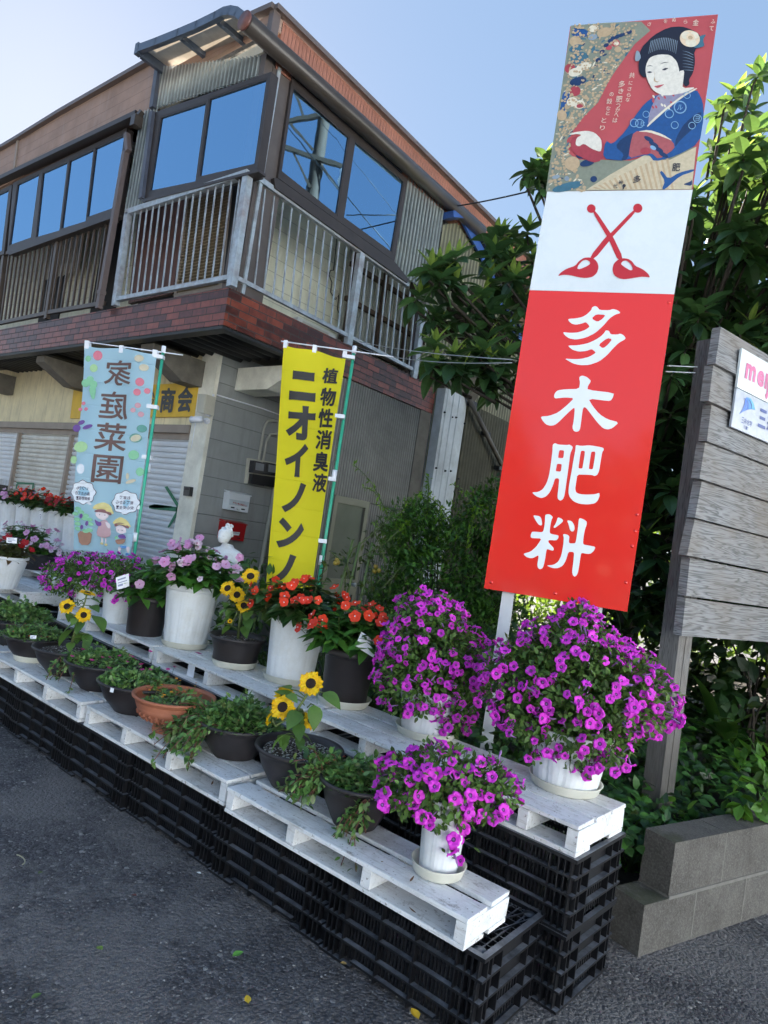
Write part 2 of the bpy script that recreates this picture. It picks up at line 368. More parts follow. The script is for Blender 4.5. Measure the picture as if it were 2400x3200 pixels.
M = dict(
    white_wood=wood_white(), crate=black_plastic(), asphalt=asphalt(), tile=brick_tile(),
    frame=plain('dark bronze aluminium', '#413a38', .42, .15, metal=.3), bronze2=plain('bronze baluster', '#5a4f47', .4, .15, metal=.3),
    galv=plain('galvanised steel', (.42, .48, .53), .45, .3, 14, metal=.25, dirt='#7a4a2c', dscale=5, damt=.55),
    roofside=boarded('brown ribbed fascia', (.34, .22, .165), .135, var=.2, dirtc='#a59690', damt=.5, gdark=.45),
    roofside2=boarded('russet ribbed fascia', (.33, .135, .09), .05, vert=True, var=.2, groove=.4, gdark=.7),
    coping=plain('brown coping', (.13, .10, .09), .4, .15), gutter=plain('brown gutter', (.055, .045, .038), .3, .2),
    siding=boarded('cream siding', (.66, .66, .53), .17, var=.1, groove=.06, dirtc='#77786a', damt=.35),
    gsiding=boarded('grey siding', (.30, .315, .31), .215, .1, var=.1, groove=.05, dirtc='#5b5d5a', damt=.3),
    cream=boarded('cream wall panel', (.80, .70, .44), .45, vert=True, groove=.02, var=.14, dirtc='#6d6145', damt=.4),
    creamp=plain('cream render', (.86, .84, .73), .8, .15, 4, dirt='#8c8574', damt=.4),
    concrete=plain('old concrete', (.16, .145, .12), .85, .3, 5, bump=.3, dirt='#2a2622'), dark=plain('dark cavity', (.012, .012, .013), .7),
    deck=plain('black steel deck', (.018, .018, .019), .5, .3), shutter=plain('steel shutter', (.70, .69, .63), .45, .1, 3, dirt='#7a6248', dscale=2.2, damt=.5),
    shutterw=plain('pale steel shutter', (.72, .75, .78), .42, .1, 3), mull=plain('shutter rail', (.30, .245, .20), .5, .15),
    amado=boarded('brown shutter box', (.13, .062, .05), .09, vert=True, var=.3, groove=.2, dirtc='#6b5a58', damt=.5),
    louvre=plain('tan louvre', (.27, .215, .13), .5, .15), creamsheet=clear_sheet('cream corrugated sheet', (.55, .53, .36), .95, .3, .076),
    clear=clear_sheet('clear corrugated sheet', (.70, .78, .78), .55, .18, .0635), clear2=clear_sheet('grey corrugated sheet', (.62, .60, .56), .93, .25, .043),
    lit=clear_sheet('yellowed corrugated sheet', (.70, .55, .25), .97), glass=mirror_glass('window glass', .60, (.38, .68, 1)), dglass=plain('frosted door glass', (.12, .125, .11), .22, .3, 2),
    canopy=clear_sheet('smoked canopy panel', (.46, .38, .28), .96, .4), canopyf=plain('blue grey aluminium', (.11, .14, .19), .35, .15, metal=.4),
    wcorr=plain('white cement sheet', (.55, .58, .60), .7, .18, 3, dirt='#6c665c', dscale=1.8, damt=.6), bluef=plain('blue painted metal', (.035, .10, .34), .4, .4, 4),
    whitep=plain('white enamel', (.74, .77, .79), .35, .06), boxp=plain('putty plastic', (.50, .48, .40), .5, .1), red=plain('red enamel', (.42, .013, .016), .35, .2),
    blackp=plain('black plastic', (.018, .018, .02), .35), pvc=plain('grey pvc pipe', (.42, .42, .37), .45, .12),
    potb=plain('brown plastic pot', (.026, .021, .022), .45, .3, 7, dirt='#4a4644', dscale=5, damt=.25), potw=plain('white plastic pot', (.76, .79, .82), .38, .05, dirt='#a09a80', dscale=6, damt=.4),
    saucer=plain('cream plastic saucer', (.70, .69, .60), .4, .06, dirt='#8a8262', dscale=5, damt=.3), terra=plain('terracotta', (.38, .125, .065), .7, .2, 6, bump=.15, bsc=30, dirt='#b08068', damt=.35),
    soil=soil(0), perl=soil(.12), timber=weathered(), post=weathered('weathered post', (.15, .145, .14), 'z'), block=concrete_block(),
    earth=plain('garden earth', (.04, .03, .022), .95, .5, 9, bump=.8, bsc=25), bark=plain('grey bark', (.050, .040, .030), .9, .4, 20, bump=.5, bsc=40),
    plaster=plain('white plaster', (.72, .75, .78), .7, .08, 20, dirt='#8a6a48', dscale=9, damt=.4),
    greenpole=plain('green pole', (.045, .42, .27), .35, .1), white=plain('white plastic', (.8, .82, .88), .4, .03),
    galvpole=plain('concrete pole', (.050, .036, .024), .8, .1), wire=plain('dark cable', (.02, .02, .022), .5), wirew=plain('pale wire', (.45, .48, .5), .4),
    tomato=plain('unripe tomato', (.30, .22, .03), .35, .2), bamboo=plain('green stake', (.10, .16, .05), .5, .2),
)
# ================================================================== the place: ground
XC, YC = -5.267, 3.761                     # the corner of the upper floor: right front lies in x = XC, left front in y = YC
NL, NR = np.array([0, -1., 0]), np.array([1., 0, 0])
def L_(k, x, y, off=0.): return PY(*px(k, x, y), YC-off)
def R_(k, x, y, off=0.): return PX(*px(k, x, y), XC+off)
def LQ(k, pts, off=0.): return [L_(k, *p, off) for p in pts]
def RQ(k, pts, off=0.): return [R_(k, *p, off) for p in pts]

g = MB(); N = 46
xs = np.r_[-400, -60, -30, np.linspace(-12, 6, 70), 30, 400]; ys = np.r_[-400, -40, np.linspace(-4, 9, 50), 20, 60, 400]
V = [(x, y, (.012*math.sin(x*2.1+y)*math.cos(y*1.7) if -12 < x < 6 and -4 < y < 1.6 else 0)) for y in ys for x in xs]
W = len(xs)
g.add(V, [(j*W+i, j*W+i+1, (j+1)*W+i+1, (j+1)*W+i) for j in range(len(ys)-1) for i in range(W-1)], 0, True)
tag(g.build('asphalt_ground', M['asphalt']), kind='structure')
g = MB(); g.add([(-5.2, 3.02, .03), (-1.0, 2.98, .03), (-.84, 3.2, .10), (.66, 8, .34), (1.6, 11, .3), (1.6, 14, .3), (-5.2, 14, .05), (-5.2, 8, .04)], [(0, 1, 2, 3, 4, 5, 6, 7)])
tag(g.build('garden_soil', M['earth']), kind='structure')

# ================================================================== shop building
shop = thing('shop_building', 'two storey shop with glazed corner balcony, brick tile band and roller shutters', 'building', (XC, YC, 0))
ZB0, ZB1, XE, YE = 3.257, 3.612, -27., 7.235
def part(mb, name, m, parent=shop): return mb.build(name, m if not isinstance(m, str) else M[m], parent)
# balcony slab with its brick tile band
b = MB(); b.box((XE, YC, ZB0), (XC, YC+.10, ZB1)); b.box((XC-.10, YC+.10, ZB0), (XC, YE, ZB1)); part(b, 'brick_band', 'tile')
b = MB(); b.box((XE, YC+.1, ZB0+.10), (XC-.1, YC+1.5, ZB1-.07)); b.box((XC-1.6, YC+1.5, ZB0+.10), (XC-.1, YE, ZB1-.07)); part(b, 'balcony_slab', 'concrete')
b = MB(); b.sheet((XC-6.5, YC+.11, ZB0+.06), (1, 0, 0), (0, 1, 0), 6.3, 1.0, .16, .035, (0, 0, 1)); part(b, 'steel_deck', 'deck')
b = MB(); b.box((XE, YC+.005, ZB0-.035), (XC-.01, YC+.12, ZB0-.002)); b.box((XC-.12, YC+.125, ZB0-.035), (XC-.012, YC+1.6, ZB0-.002)); part(b, 'drip_edge', 'deck')
XG, YS = -6.39, 4.61                        # ground floor walls set back under the balcony
bm_ = [L_('d', 1100, 1250, -.4)[0], L_('d', 60, 1380, -.4)[0], -12.6, -15.2]
for x in (-6.62, -9.15, -11.7):
    b = MB(); y0 = YC+.14
    b.slab([(x, y0, ZB0-.04), (x, y0, ZB0-.12), (x, YC+.55, ZB0-.34), (x, YS-.005, ZB0-.34), (x, YS-.005, ZB0-.04)], (1, 0, 0), .24); part(b, 'beam', 'concrete')
yb = R_('g', 380, 60, -1.0)[1]
b = MB(); b.slab([(XG+.005, yb, ZB0-.04), (XG+.005, yb, ZB0-.30), (XC-.55, yb, ZB0-.30), (XC-.14, yb, ZB0-.10), (XC-.14, yb, ZB0-.04)], (0, -1, 0), .3); part(b, 'beam', 'creamp')
# ground floor: cream lintel wall, shutters, pillar, grey sided wall
zt = 2.47
b = MB(); b.box((XE, YS, zt), (-6.70, YS+.12, ZB0+.12)); part(b, 'cream_wall', 'cream')
b = MB(); b.box((-6.70, YS-.03, 0), (XG, YS+.02, ZB0+.1)); part(b, 'pillar', 'creamp')
b = MB(); b.box((XG-.1, YS+.022, 0), (XG-.002, YE+.3, ZB0+.1)); part(b, 'grey_wall', 'gsiding')
b = MB(); b.box((XE, YS-.05, zt-.09), (-6.705, YS-.004, zt+.005)); b.box((XE, YS+.005, zt-.16), (-6.705, YS+.1, zt-.002)); part(b, 'shutter_box', 'mull')
xm = [PY(*px('f', 640, 890), YS)[0], PY(*px('f', 185, 890), YS)[0]]       # shutter rails
edges = [-6.705, xm[0], xm[1], -14.5]
for i in range(3):
    x1, x0 = edges[i]-.03, edges[i+1]+.03; zb = .06 if i < 2 else 1.55
    b = MB(); z = zt-.12; prof = []
    while z > zb: prof += [(.010, z), (.014, z-.026), (.006, z-.054), (-.022, z-.055), (-.022, z-.067)]; z -= .068
    V = [];
    for o, zz in prof: V += [(x0, YS+.04-o, zz), (x1, YS+.04-o, zz)]
    b.add(V, [(2*q, 2*q+1, 2*q+3, 2*q+2) for q in range(len(prof)-1)], 0, False)
    s = part(b, 'roller_shutter', ('shutterw', 'shutter', 'shutterw')[i])
    if i == 1: s['label'] = 'rust streaked shutter with green and blue paint marks'
    if i == 2:
        b = MB(); b.box((x0, YS+.02, zb-.09), (x1, YS+.045, zb)); part(b, 'bottom_bar', 'galv', s)
for x in xm:
    b = MB(); b.box((x-.03, YS-.02, 0), (x+.03, YS+.06, zt-.16)); part(b, 'shutter_rail', 'mull')
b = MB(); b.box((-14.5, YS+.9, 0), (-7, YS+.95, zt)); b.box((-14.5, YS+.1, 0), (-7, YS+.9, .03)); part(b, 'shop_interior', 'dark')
# green and blue brush marks on the shutters (the paint is on the steel)
def mark(quads, m, y=YS+.013, nm='paint_mark'):
    b = MB()
    for k, q in quads: b.slab([PY(*px(k, *p), y) for p in q], NL, 0)
    return part(b, nm, m)
gp = plain('green brush paint', (.03, .20, .10), .6, .4, 30); bp = plain('blue brush paint', (.16, .34, .62), .6, .3, 30)
mark([('j', [(1545, 265), (1600, 250), (1780, 270), (1780, 288), (1600, 292), (1545, 282)])], gp)
mark([('i', [(1066, 45), (1085, 40), (1165, 165), (1160, 215), (1095, 310), (1085, 305), (1140, 205), (1143, 170)]), ('i', [(965, 170), (1000, 158), (1170, 178), (1170, 205), (1000, 190), (966, 183)])], gp)
for k in range(5):
    y0 = 20+k*0
mark([('j', [(165, 20), (355, 30), (352, 48), (180, 42)]), ('j', [(165, 42), (185, 42), (175, 88), (160, 85)]), ('j', [(335, 48), (352, 48), (345, 130), (328, 128)]), ('j', [(200, 118), (330, 122), (328, 132), (198, 128)])], gp)
mark([('j', [(x, y), (x+32, y-6), (x+22, y+58), (x+5, y+60)]) for x, y in ((180, 145), (250, 150), (300, 165), (345, 170))]+
     [('j', [(480, 175), (580, 185), (575, 235), (480, 225)])], bp)
# grey wall side: door, corrugated screen, pipes
b = MB(); wq = [R_('g', 1180, 108, .0), R_('h', 600, 530, .0)]
y0, y1 = 5.60, 6.98
b.sheet((XC-.02, y0, 1.93), (0, 1, 0), (0, 0, 1), y1-y0, ZB0-1.94, .043, .012, NR); b.sheet((XC-.02, 6.25, .05), (0, 1, 0), (0, 0, 1), y1-6.25, 1.86, .043, .012, NR)
b.sheet((XC-.02, 5.05, .05), (0, 1, 0), (0, 0, 1), .5, ZB0-.06, .043, .012, NR)
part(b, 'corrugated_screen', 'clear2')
b = MB()
for z in (.95, 1.92, 2.55, 3.0): b.box((XC-.085, 5.56, z), (XC-.04, 6.98, z+.05))
b.box((XC-.10, 5.57, 0), (XC-.04, 5.61, ZB0-.01)); b.box((XC-.10, 6.22, 0), (XC-.04, 6.25, ZB0-.01)); part(b, 'screen_frame', 'timber')
b = MB(); b.box((XC-.14, 6.985, 0), (XC-.005, 7.225, ZB0-.003)); part(b, 'end_post', 'concrete')
b = MB(); b.box((XC-.9, 5.6, .02), (XC-.85, 7.2, ZB0)); b.box((XC-.85, 7.17, .02), (XC-.15, 7.2, ZB0)); part(b, 'inner_wall', plain('grey board', (.22, .21, .19), .8))
b = MB(); o = [(XC+.004, 5.62, .02), (XC+.004, 6.235, .02), (XC+.004, 6.235, 1.93), (XC+.004, 5.62, 1.93)]
hq = lambda y0, y1, z0, z1: [(XC+.004, y0, z0), (XC+.004, y1, z0), (XC+.004, y1, z1), (XC+.004, y0, z1)]
b.slab(o, NR, .05, [hq(5.68, 6.175, .98, 1.85), hq(5.68, 6.175, .12, .80)])
door = part(b, 'door', plain('aluminium door frame', (.20, .19, .155), .4, .1, metal=.4))
b = MB(); b.box((XC-.03, 5.675, .97), (XC-.022, 6.18, 1.86)); part(b, 'pane', 'dglass', door)
b = MB(); b.box((XC-.035, 5.675, .11), (XC-.02, 6.18, .81)); part(b, 'kick_panel', 'gsiding', door)
b = MB(); b.tube([(XC+.004, 6.10, .93), (XC+.05, 6.10, .93), (XC+.085, 6.10, .93)], [.016, .016, .028], 12); part(b, 'handle', 'galv', door)
for yy in (5.36, 5.43):
    b = MB(); z1 = 2.75-(yy-5.36)*2.2
    b.tube([(XG+.03, yy, 2.06), (XG+.03, yy, z1-.12), (XG+.03, yy+.04, z1-.03), (XG+.03, yy+.14, z1), (XG+.03, 6.3, z1)], .016, 8); part(b, 'conduit', 'pvc')
b = MB(); b.tube([PX(*px('g', 185, 200), XG+.02), PX(*px('g', 520, 300), XG+.02), PX(*px('g', 900, 440), XG+.02)], .008, 6); part(b, 'cable_duct', 'white')
b = MB(); b.tube([PX(*px('g', 620, 850), XG+.05), PX(*px('g', 505, 1500), XG+.05), PX(*px('g', 495, 1560), XG+.05)-np.array([0, 0, .8])], .028, 10); part(b, 'drain_pipe', 'pvc')

# ---- upper floor behind the balcony
b = MB(); b.box((XC-1.10, YC+1.0, ZB1-.05), (XC-1.0, 10.5, 5.92)); b.box((XE, YC+1.0, ZB1-.05), (XC-1.102, YC+1.1, 5.92)); part(b, 'siding_wall', 'siding')
b = MB(); b.box((XE, YC+.02, 5.95), (XC-.02, 10.5, 6.05)); part(b, 'ceiling_deck', 'creamp')
for i in range(9): b = MB(); b.box((-7.15-i*1.1, YC+.14, 5.80), (-7.05-i*1.1, YC+.99, 5.948)); part(b, 'ceiling_beam', 'timber')
for i in range(5): b = MB(); b.box((XC-.98, YC+.35+i*.75, 5.78), (XC-.16, YC+.44+i*.75, 5.948)); part(b, 'ceiling_beam', 'timber')
b = MB(); b.sheet((-11.2, YC+.80, 4.75), (1, 0, 0), (0, 0, 1), 1.1, 1.0, .09, .02, NL); part(b, 'curtain', plain('pale curtain', (.5, .48, .42), .8))
# parapet fascia: left front and right front, with coping
zp0, zp1 = 5.88, 6.36
b = MB(); b.slab([L_('a', -700, 1500), L_('a', 0, 1215), L_('a', 905, 748), L_('a', 990, 720), L_('a', 1010, 395), L_('a', 400, 735), L_('a', 0, 978), L_('a', -700, 1380)], NL, .12); part(b, 'roof_fascia', 'roofside')
b = MB(); yR = 10.5; b.box((-7.2, YC+.005, 6.16), (XC-.005, YC+.115, 6.30)); part(b, 'roof_fascia', 'roofside'); b = MB()
b.slab([(XC, YC+.12, 5.82), (XC, yR, 5.85), (XC, yR, 6.15), (XC, YC+.12, 6.28)], NR, .12); part(b, 'roof_fascia', 'roofside2')
b = MB(); b.slab([(XE, YC+.12, 6.0), (XC-.12, YC+.12, 6.0), (XC-.12, yR, 6.0), (XE, yR, 6.0)], (0, 0, 1), .05); b.box((XE, yR-.1, 0), (XC-.12, yR, 6.0)); part(b, 'roof', 'roofside')
b = MB()
pts = [L_('a', -700, 1378, .01), L_('a', 0, 970, .01), L_('a', 120, 900, .01), L_('a', 400, 729, .01), L_('a', 975, 404, .01), np.array([XC+.02, YC-.01, 6.32])]
for p, q in zip(pts, pts[1:]): b.bar(p, q, .10, .05)
b.bar((XC+.02, YC-.02, 6.32), (XC+.02, yR, 6.18), .10, .05); b.box((XC-.04, YC-.025, 5.9), (XC+.03, YC+.06, 6.30)); part(b, 'coping', 'coping')
b = MB(); b.bar(L_('a', 115, 905, .012), L_('a', 85, 1160, .012), .05, .02, up=NL); part(b, 'fascia_seam', 'mull')
b = MB(); b.bar(L_('a', -600, 1455, .05), L_('a', 905, 748, .05), .12, .06); part(b, 'eaves_trim', 'frame')

# ---- windows: frame with panes as sub-parts
def window(front, outer, panes, depth=.09, lab=None, rails=True):
    fn, n = (L_, NL) if front == 'L' else (R_, NR)
    sg = .02
    b = MB(); O = [fn(k, x, y, sg) for k, x, y in outer]; H = [[fn(k, x, y, sg) for k, x, y in q] for q in panes]
    b.slab(O, n, depth, H); f = part(b, 'window', 'frame')
    if lab: f['label'] = lab
    for q in H:
        c = sum(q)/4; Q = [c+(p-c)*1.03 for p in q]
        b = MB(); b.slab([p-n*.016 for p in Q], n, .006); part(b, 'pane', 'glass', f)
        b = MB(); w = [c+(p-c)*1.015 for p in q]; inn = [c+(p-c)*.965 for p in q]
        b.slab([p-n*.003 for p in w], n, .012, [[p-n*.003 for p in inn]]); part(b, 'sash', 'frame', f)
    return f
A = lambda *p: [('a', x, y) for x, y in p]
B_ = lambda *p: [('b', x, y) for x, y in p]
C_ = lambda *p: [('c', x, y) for x, y in p]
window('L', [('s', 480, 352), ('s', 848, 224), ('s', 800, 545), ('s', 444, 624)],
       [[('s', 501, 364), ('s', 646, 316), ('s', 612, 570), ('s', 465, 600)], [('s', 653, 305), ('s', 836, 242), ('s', 797, 515), ('s', 619, 556)]], lab='large two pane window of the corner bay')
window('L', A((85, 1185), (822, 828), (755, 1390), (45, 1640)),
       [A((112, 1190), (255, 1120), (200, 1545), (58, 1595)), A((275, 1115), (440, 1040), (385, 1500), (230, 1545)), A((450, 1035), (608, 960), (555, 1440), (393, 1490)), A((616, 955), (808, 866), (745, 1350), (560, 1415))],
       lab='four pane sliding window in the left front')
window('L', A((-420, 1440), (78, 1195), (25, 1645), (-450, 1810)), [A((-400, 1450), (-190, 1340), (-230, 1720), (-420, 1780)), A((-180, 1335), (60, 1222), (12, 1630), (-215, 1712))], lab='window cut by the left picture edge')
window('R', C_((445, 285), (1192, 955), (1106, 1485), (350, 945)), [C_((448, 350), (815, 680), (735, 1195), (368, 905)), C_((848, 700), (1170, 965), (1090, 1435), (772, 1205))], lab='window of the right front reflecting a utility pole')
b = MB(); b.slab(RQ('c', [(440, 208), (1162, 868), (1157, 912), (447, 283)], .03), NR, .03); part(b, 'flashing', plain('slate blue flashing', (.055, .075, .115), .4, .15))
b = MB(); b.slab(RQ('c', [(325, 945), (352, 950), (1106, 1487), (1195, 1600), (1190, 1625), (335, 1010)], .05), NR, .05); part(b, 'sill', 'frame')
b = MB(); b.slab(LQ('a', [(900, 1278), (925, 1290), (1675, 1095), (1675, 1112), (925, 1310)], .07), NL, .09); b.slab(LQ('a', [(40, 1630), (760, 1385), (755, 1402), (60, 1652)], .06), NL, .08); part(b, 'sill', 'frame')
# corrugated cheeks around the bay
b = MB()
p0, p1 = L_('b', 285, 600, .0), L_('b', 1225, 440, .0)
zt_ = 6.16; zb_ = 5.70
q = LQ('b', [(232, 940), (280, 590), (1290, 420), (1235, 610)], .0)
u = np.array([1., 0, 0]); x0 = q[0][0]; x1 = XC-.08; nW = int((x1-x0)/.0635*8)
V = []
for i in range(nW+1):
    x = x0+(x1-x0)*i/nW; f = i/nW; o = .02*math.sin(2*math.pi*(x-x0)/.0635)
    V += [(x, YC-.005-o, q[0][2]*(1-f)+q[3][2]*f), (x, YC-.005-o, q[1][2]*(1-f)+(q[2][2])*f)]
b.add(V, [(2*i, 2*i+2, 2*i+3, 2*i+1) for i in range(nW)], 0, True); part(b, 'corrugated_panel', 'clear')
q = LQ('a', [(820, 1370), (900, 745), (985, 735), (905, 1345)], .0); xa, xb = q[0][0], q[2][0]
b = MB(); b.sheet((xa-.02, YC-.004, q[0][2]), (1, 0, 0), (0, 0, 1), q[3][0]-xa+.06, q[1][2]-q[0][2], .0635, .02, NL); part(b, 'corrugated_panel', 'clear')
b = MB(); b.bar(L_('b', 262, 590, .03), L_('b', 212, 935, .03), .07, .05, up=NL); b.bar(L_('a', 992, 730, .03), L_('a', 922, 1290, .03), .06, .06, up=NL); part(b, 'bay_trim', plain('blue grey trim', (.075, .085, .115), .4))
b = MB(); b.box((XC-.11, YC-.0, ZB1), (XC-.012, YC+.09, 5.9)); b.box((XC-.07, YC+.10, ZB1), (XC-.014, YC+.42, 5.9)); part(b, 'corner_post', plain('brown steel post', (.10, .082, .075), .45, .2))
b = MB(); b.bar((XC+.002, YC+.16, ZB1), (XC+.002, YC+.16, 5.85), .035, .02, up=NR); part(b, 'jamb_strip', 'galv')
# battens seen through the sheet
b = MB(); b.box((x0, YC+.03, 6.09), (XC-.13, YC+.07, 6.14)); b.box((x0+.6, YC+.05, 5.86), (x0+.66, YC+.09, 6.09)); b.box((x0+1.25, YC+.05, 5.86), (x0+1.31, YC+.09, 6.09)); part(b, 'batten', 'timber')
# right clear corrugated end
q = RQ('m', [(0, 1180), (80, 190), (450, 560), (345, 1500)])
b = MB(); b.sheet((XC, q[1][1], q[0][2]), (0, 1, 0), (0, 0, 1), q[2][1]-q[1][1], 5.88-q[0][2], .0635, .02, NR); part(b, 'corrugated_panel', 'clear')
b = MB()
for z in (4.75, 5.28): b.box((XC-.06, q[1][1], z), (XC-.02, q[2][1], z+.045))
b.box((XC-.07, q[2][1]-.05, ZB1), (XC-.015, q[2][1], 5.9)); part(b, 'batten', 'timber')
# gutter and canopy
b = MB(); zg = 5.905; b.tube([(XC+.10, 3.40, zg), (XC+.10, 3.42, zg), (XC+.10, 7.6, zg), (XC+.10, 7.62, zg)], [.02, .085, .085, .02], 20); gut = part(b, 'gutter', 'gutter')
b = MB(); b.tube([(XC+.10, 3.385, zg), (XC+.10, 3.405, zg)], .088, 20); part(b, 'end_cap', plain('russet cap', (.16, .062, .05), .4), gut)
YF = YC-.31
cv = [(100, 425), (250, 370), (440, 295), (600, 228), (760, 150), (830, 112), (890, 100), (950, 112), (1000, 150)]
fr = [PY(*px('b', *p), YF) for p in cv]
for i in range(len(fr)-1): fr[i][1] = YF
b = MB()
for p, r_ in zip(fr, fr[1:]): b.bar(p, r_+(r_-p)*.04, .05, .085, up=(0, 0, 1))
can = part(b, 'canopy', 'canopyf')
b = MB(); V = []
for p in fr: V += [p+np.array([0, .02, .02]), p+np.array([0, .36, .02])]
b.add(V, [(2*i, 2*i+2, 2*i+3, 2*i+1) for i in range(len(fr)-1)], 0, True); part(b, 'canopy_panel', 'canopy', can)
for i in (0, 2, 4):
    b = MB(); p = fr[i]+np.array([0, .03, -.012]); b.bar(p, p+np.array([0, .33, 0]), .05, .05 if i else .13); part(b, 'purlin', 'canopyf', can)
b = MB(); b.obox(fr[0]+np.array([-.02, 0, 0]), (.03, 0, 0), (0, .03, 0), (0, 0, .06)); part(b, 'end_cap', 'canopyf', can)
# downpipe
b = MB(); b.bar(L_('a', 822, 870, .09), L_('a', 832, 980, .09), .055, .055, up=NL)
p = L_('a', 815, 985, .09); b.bar(p, (p[0]-.0, p[1], ZB1-.02), .06, .06, up=NL); b.obox((p[0], p[1], 3.78), (.036, 0, 0), (0, .036, 0), (0, 0, .02)); part(b, 'downpipe', plain('mauve brown downpipe', (.125, .098, .095), .45, .1))
b = MB(); p = L_('a', 885, 790, .10); b.obox(p, (.045, 0, 0), (0, .05, 0), (0, 0, .06)); b.bar(p+np.array([0, 0, .05]), p+np.array([.05, .02, .12]), .05, .05, up=NL); part(b, 'rain_hopper', 'gutter')

# ---- railings
def railing(fn, n, top, bot, count, wd, m, rails, posts, lab=None, off=0., parts=True):
    f = None
    for (p, q, h, d) in rails:
        r = MB(); r.bar(fn(*p, off), fn(*q, off), d, h); f = part(r, 'rail', m, f) if f else part(r, 'railing', m)
    if lab: f['label'] = lab
    (t0, t1), (b0, b1) = top, bot; t0, t1, b0, b1 = (fn(*q, off) for q in (t0, t1, b0, b1))
    for i in range(count):
        s = (i+.5)/count; b = MB(); b.bar(b0+(b1-b0)*s, t0+(t1-t0)*s, wd, wd, up=n); part(b, 'baluster', m, f)
    for (p, q, wp) in posts:
        b = MB(); b.bar(fn(*p, off), fn(*q, off), wp, wp*.8, up=n); part(b, 'post', m, f)
    return f
railing(L_, NL, (('d', 50, 612), ('d', 368, 518)), (('d', -10, 1068), ('d', 300, 1000)), 11, .024, 'bronze2',
        [(('d', -15, 1060), ('d', 300, 995), .05, .04), (('d', 45, 608), ('d', 375, 508), .05, .05)], [(('d', 378, 520), ('d', 303, 1030), .065), (('d', 30, 625), ('d', -25, 1090), .07)], off=-.02, lab='left section of dark bronze bar railing')
railing(L_, NL, (('d', 385, 515), ('d', 752, 395)), (('d', 312, 995), ('d', 675, 932)), 10, .024, 'bronze2',
        [(('d', 310, 990), ('d', 678, 928), .05, .04), (('d', 380, 508), ('d', 760, 388), .05, .05)], [], off=-.02, lab='dark bronze bar railing beside the downpipe')
railing(L_, NL, (('d', -420, 760), ('d', 20, 625)), (('d', -460, 1150), ('d', -30, 1072)), 12, .024, 'bronze2', [(('d', -460, 1145), ('d', -30, 1067), .05, .04)], [], off=-.02)
railing(L_, NL, (('d', 855, 350), ('d', 1580, 115)), (('d', 790, 905), ('d', 1500, 762)), 16, .013, 'galv',
        [(('d', 828, 343), ('d', 1612, 88), .06, .06), (('d', 765, 903), ('d', 1485, 763), .045, .045)], [(('d', 832, 345), ('d', 748, 945), .075), (('d', 1608, 92), ('d', 1500, 822), .08)], off=.03, lab='rusty galvanised corner railing')
railing(R_, NR, (('e', 235, -245), ('e', 1260, 475)), (('e', 165, 388), ('e', 1215, 935)), 22, .014, 'galv',
        [(('e', 85, 352), ('e', 1245, 955), .04, .04), (('c', 185, 925), ('c', 1190, 1640), .05, .05)], [(('e', 888, 190), ('e', 802, 785), .08), (('e', 1290, 540), ('e', 1225, 1000), .08)], off=.0, lab='galvanised railing along the right front')
b = MB(); b.box((XC-.075, 6.62, ZB1), (XC-.03, 6.68, 5.0)); part(b, 'dark_post', 'frame')
# behind the corner railing: shutter box and louvre
yb_ = YC+.55
b = MB(); b.slab([PY(*px('d', *p), yb_) for p in ((900, 320), (1205, 240), (1120, 860), (830, 930))], NL, .05); part(b, 'shutter_board', 'amado')
b = MB(); q = [PY(*px('d', *p), yb_) for p in ((1215, 235), (1512, 165), (1438, 830), (1125, 890))]
fo = b.slab(q, NL, .03, [[sum(q)/4+(p-sum(q)/4)*.93 for p in q]])
lv = part(b, 'louvre_frame', 'mull')
b = MB(); zz0, zz1 = q[3][2]+.04, q[0][2]-.06; k = 30
for i in range(k):
    z = zz0+(zz1-zz0)*i/k; b.obox(((q[0][0]+q[1][0])/2, yb_+.012, z), ((q[1][0]-q[0][0])*.46, 0, 0), (0, .012, .012), (0, -.002, .003))
b.slab([p+np.array([0, .03, 0]) for p in q], NL, .01); part(b, 'louvre_slats', 'louvre', lv)
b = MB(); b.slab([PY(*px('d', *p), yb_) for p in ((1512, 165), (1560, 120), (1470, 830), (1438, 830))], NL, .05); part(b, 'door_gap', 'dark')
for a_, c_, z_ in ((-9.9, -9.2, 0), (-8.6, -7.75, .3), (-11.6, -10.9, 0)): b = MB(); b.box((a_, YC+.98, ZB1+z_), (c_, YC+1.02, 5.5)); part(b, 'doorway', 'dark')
b = MB(); b.tube([PX(*px('e', 820, 185), XC-.95), PX(*px('e', 745, 620), XC-.95)], .016, 8); b.tube([PX(*px('e', 820, 185), XC-.95), PX(*px('e', 835, 120), XC-.95)], .016, 8); part(b, 'conduit', 'pvc')
b = MB(); pts = [PX(*px('e', *p), XC-.97) for p in ((735, 60), (710, 300), (690, 300), (680, 330), (700, 380), (690, 440), (720, 490), (745, 460), (735, 550), (760, 620))]; b.tube(pts, .006, 6); part(b, 'dangling_cable', 'wire')
b = MB(); b.obox(PX(*px('e', 722, 450), XC-.96), (.015, 0, 0), (0, .03, 0), (0, 0, .045)); part(b, 'socket', 'boxp')
# light screen of corrugated sheet with timber battens at the far end of the balcony
q0 = PX(*px('e', 830, 200), XC-.8); ya, yc = q0[1]-.02, 7.9
b = MB(); b.sheet((XC-.82, ya, ZB1), (0, 1, 0), (0, 0, 1), yc-ya, 1.9, .076, .012, NR); part(b, 'corrugated_screen', clear_sheet('milky corrugated sheet', (.62, .64, .60), .8))
b = MB()
for z in (3.95, 4.45, 4.9): b.box((XC-.80, ya, z), (XC-.75, yc, z+.06))
for y in (ya, ya+.62, ya+1.2): b.box((XC-.745, y, ZB1), (XC-.70, y+.07, 5.3))
part(b, 'batten', plain('dark stained timber', (.075, .05, .035), .8, .4))

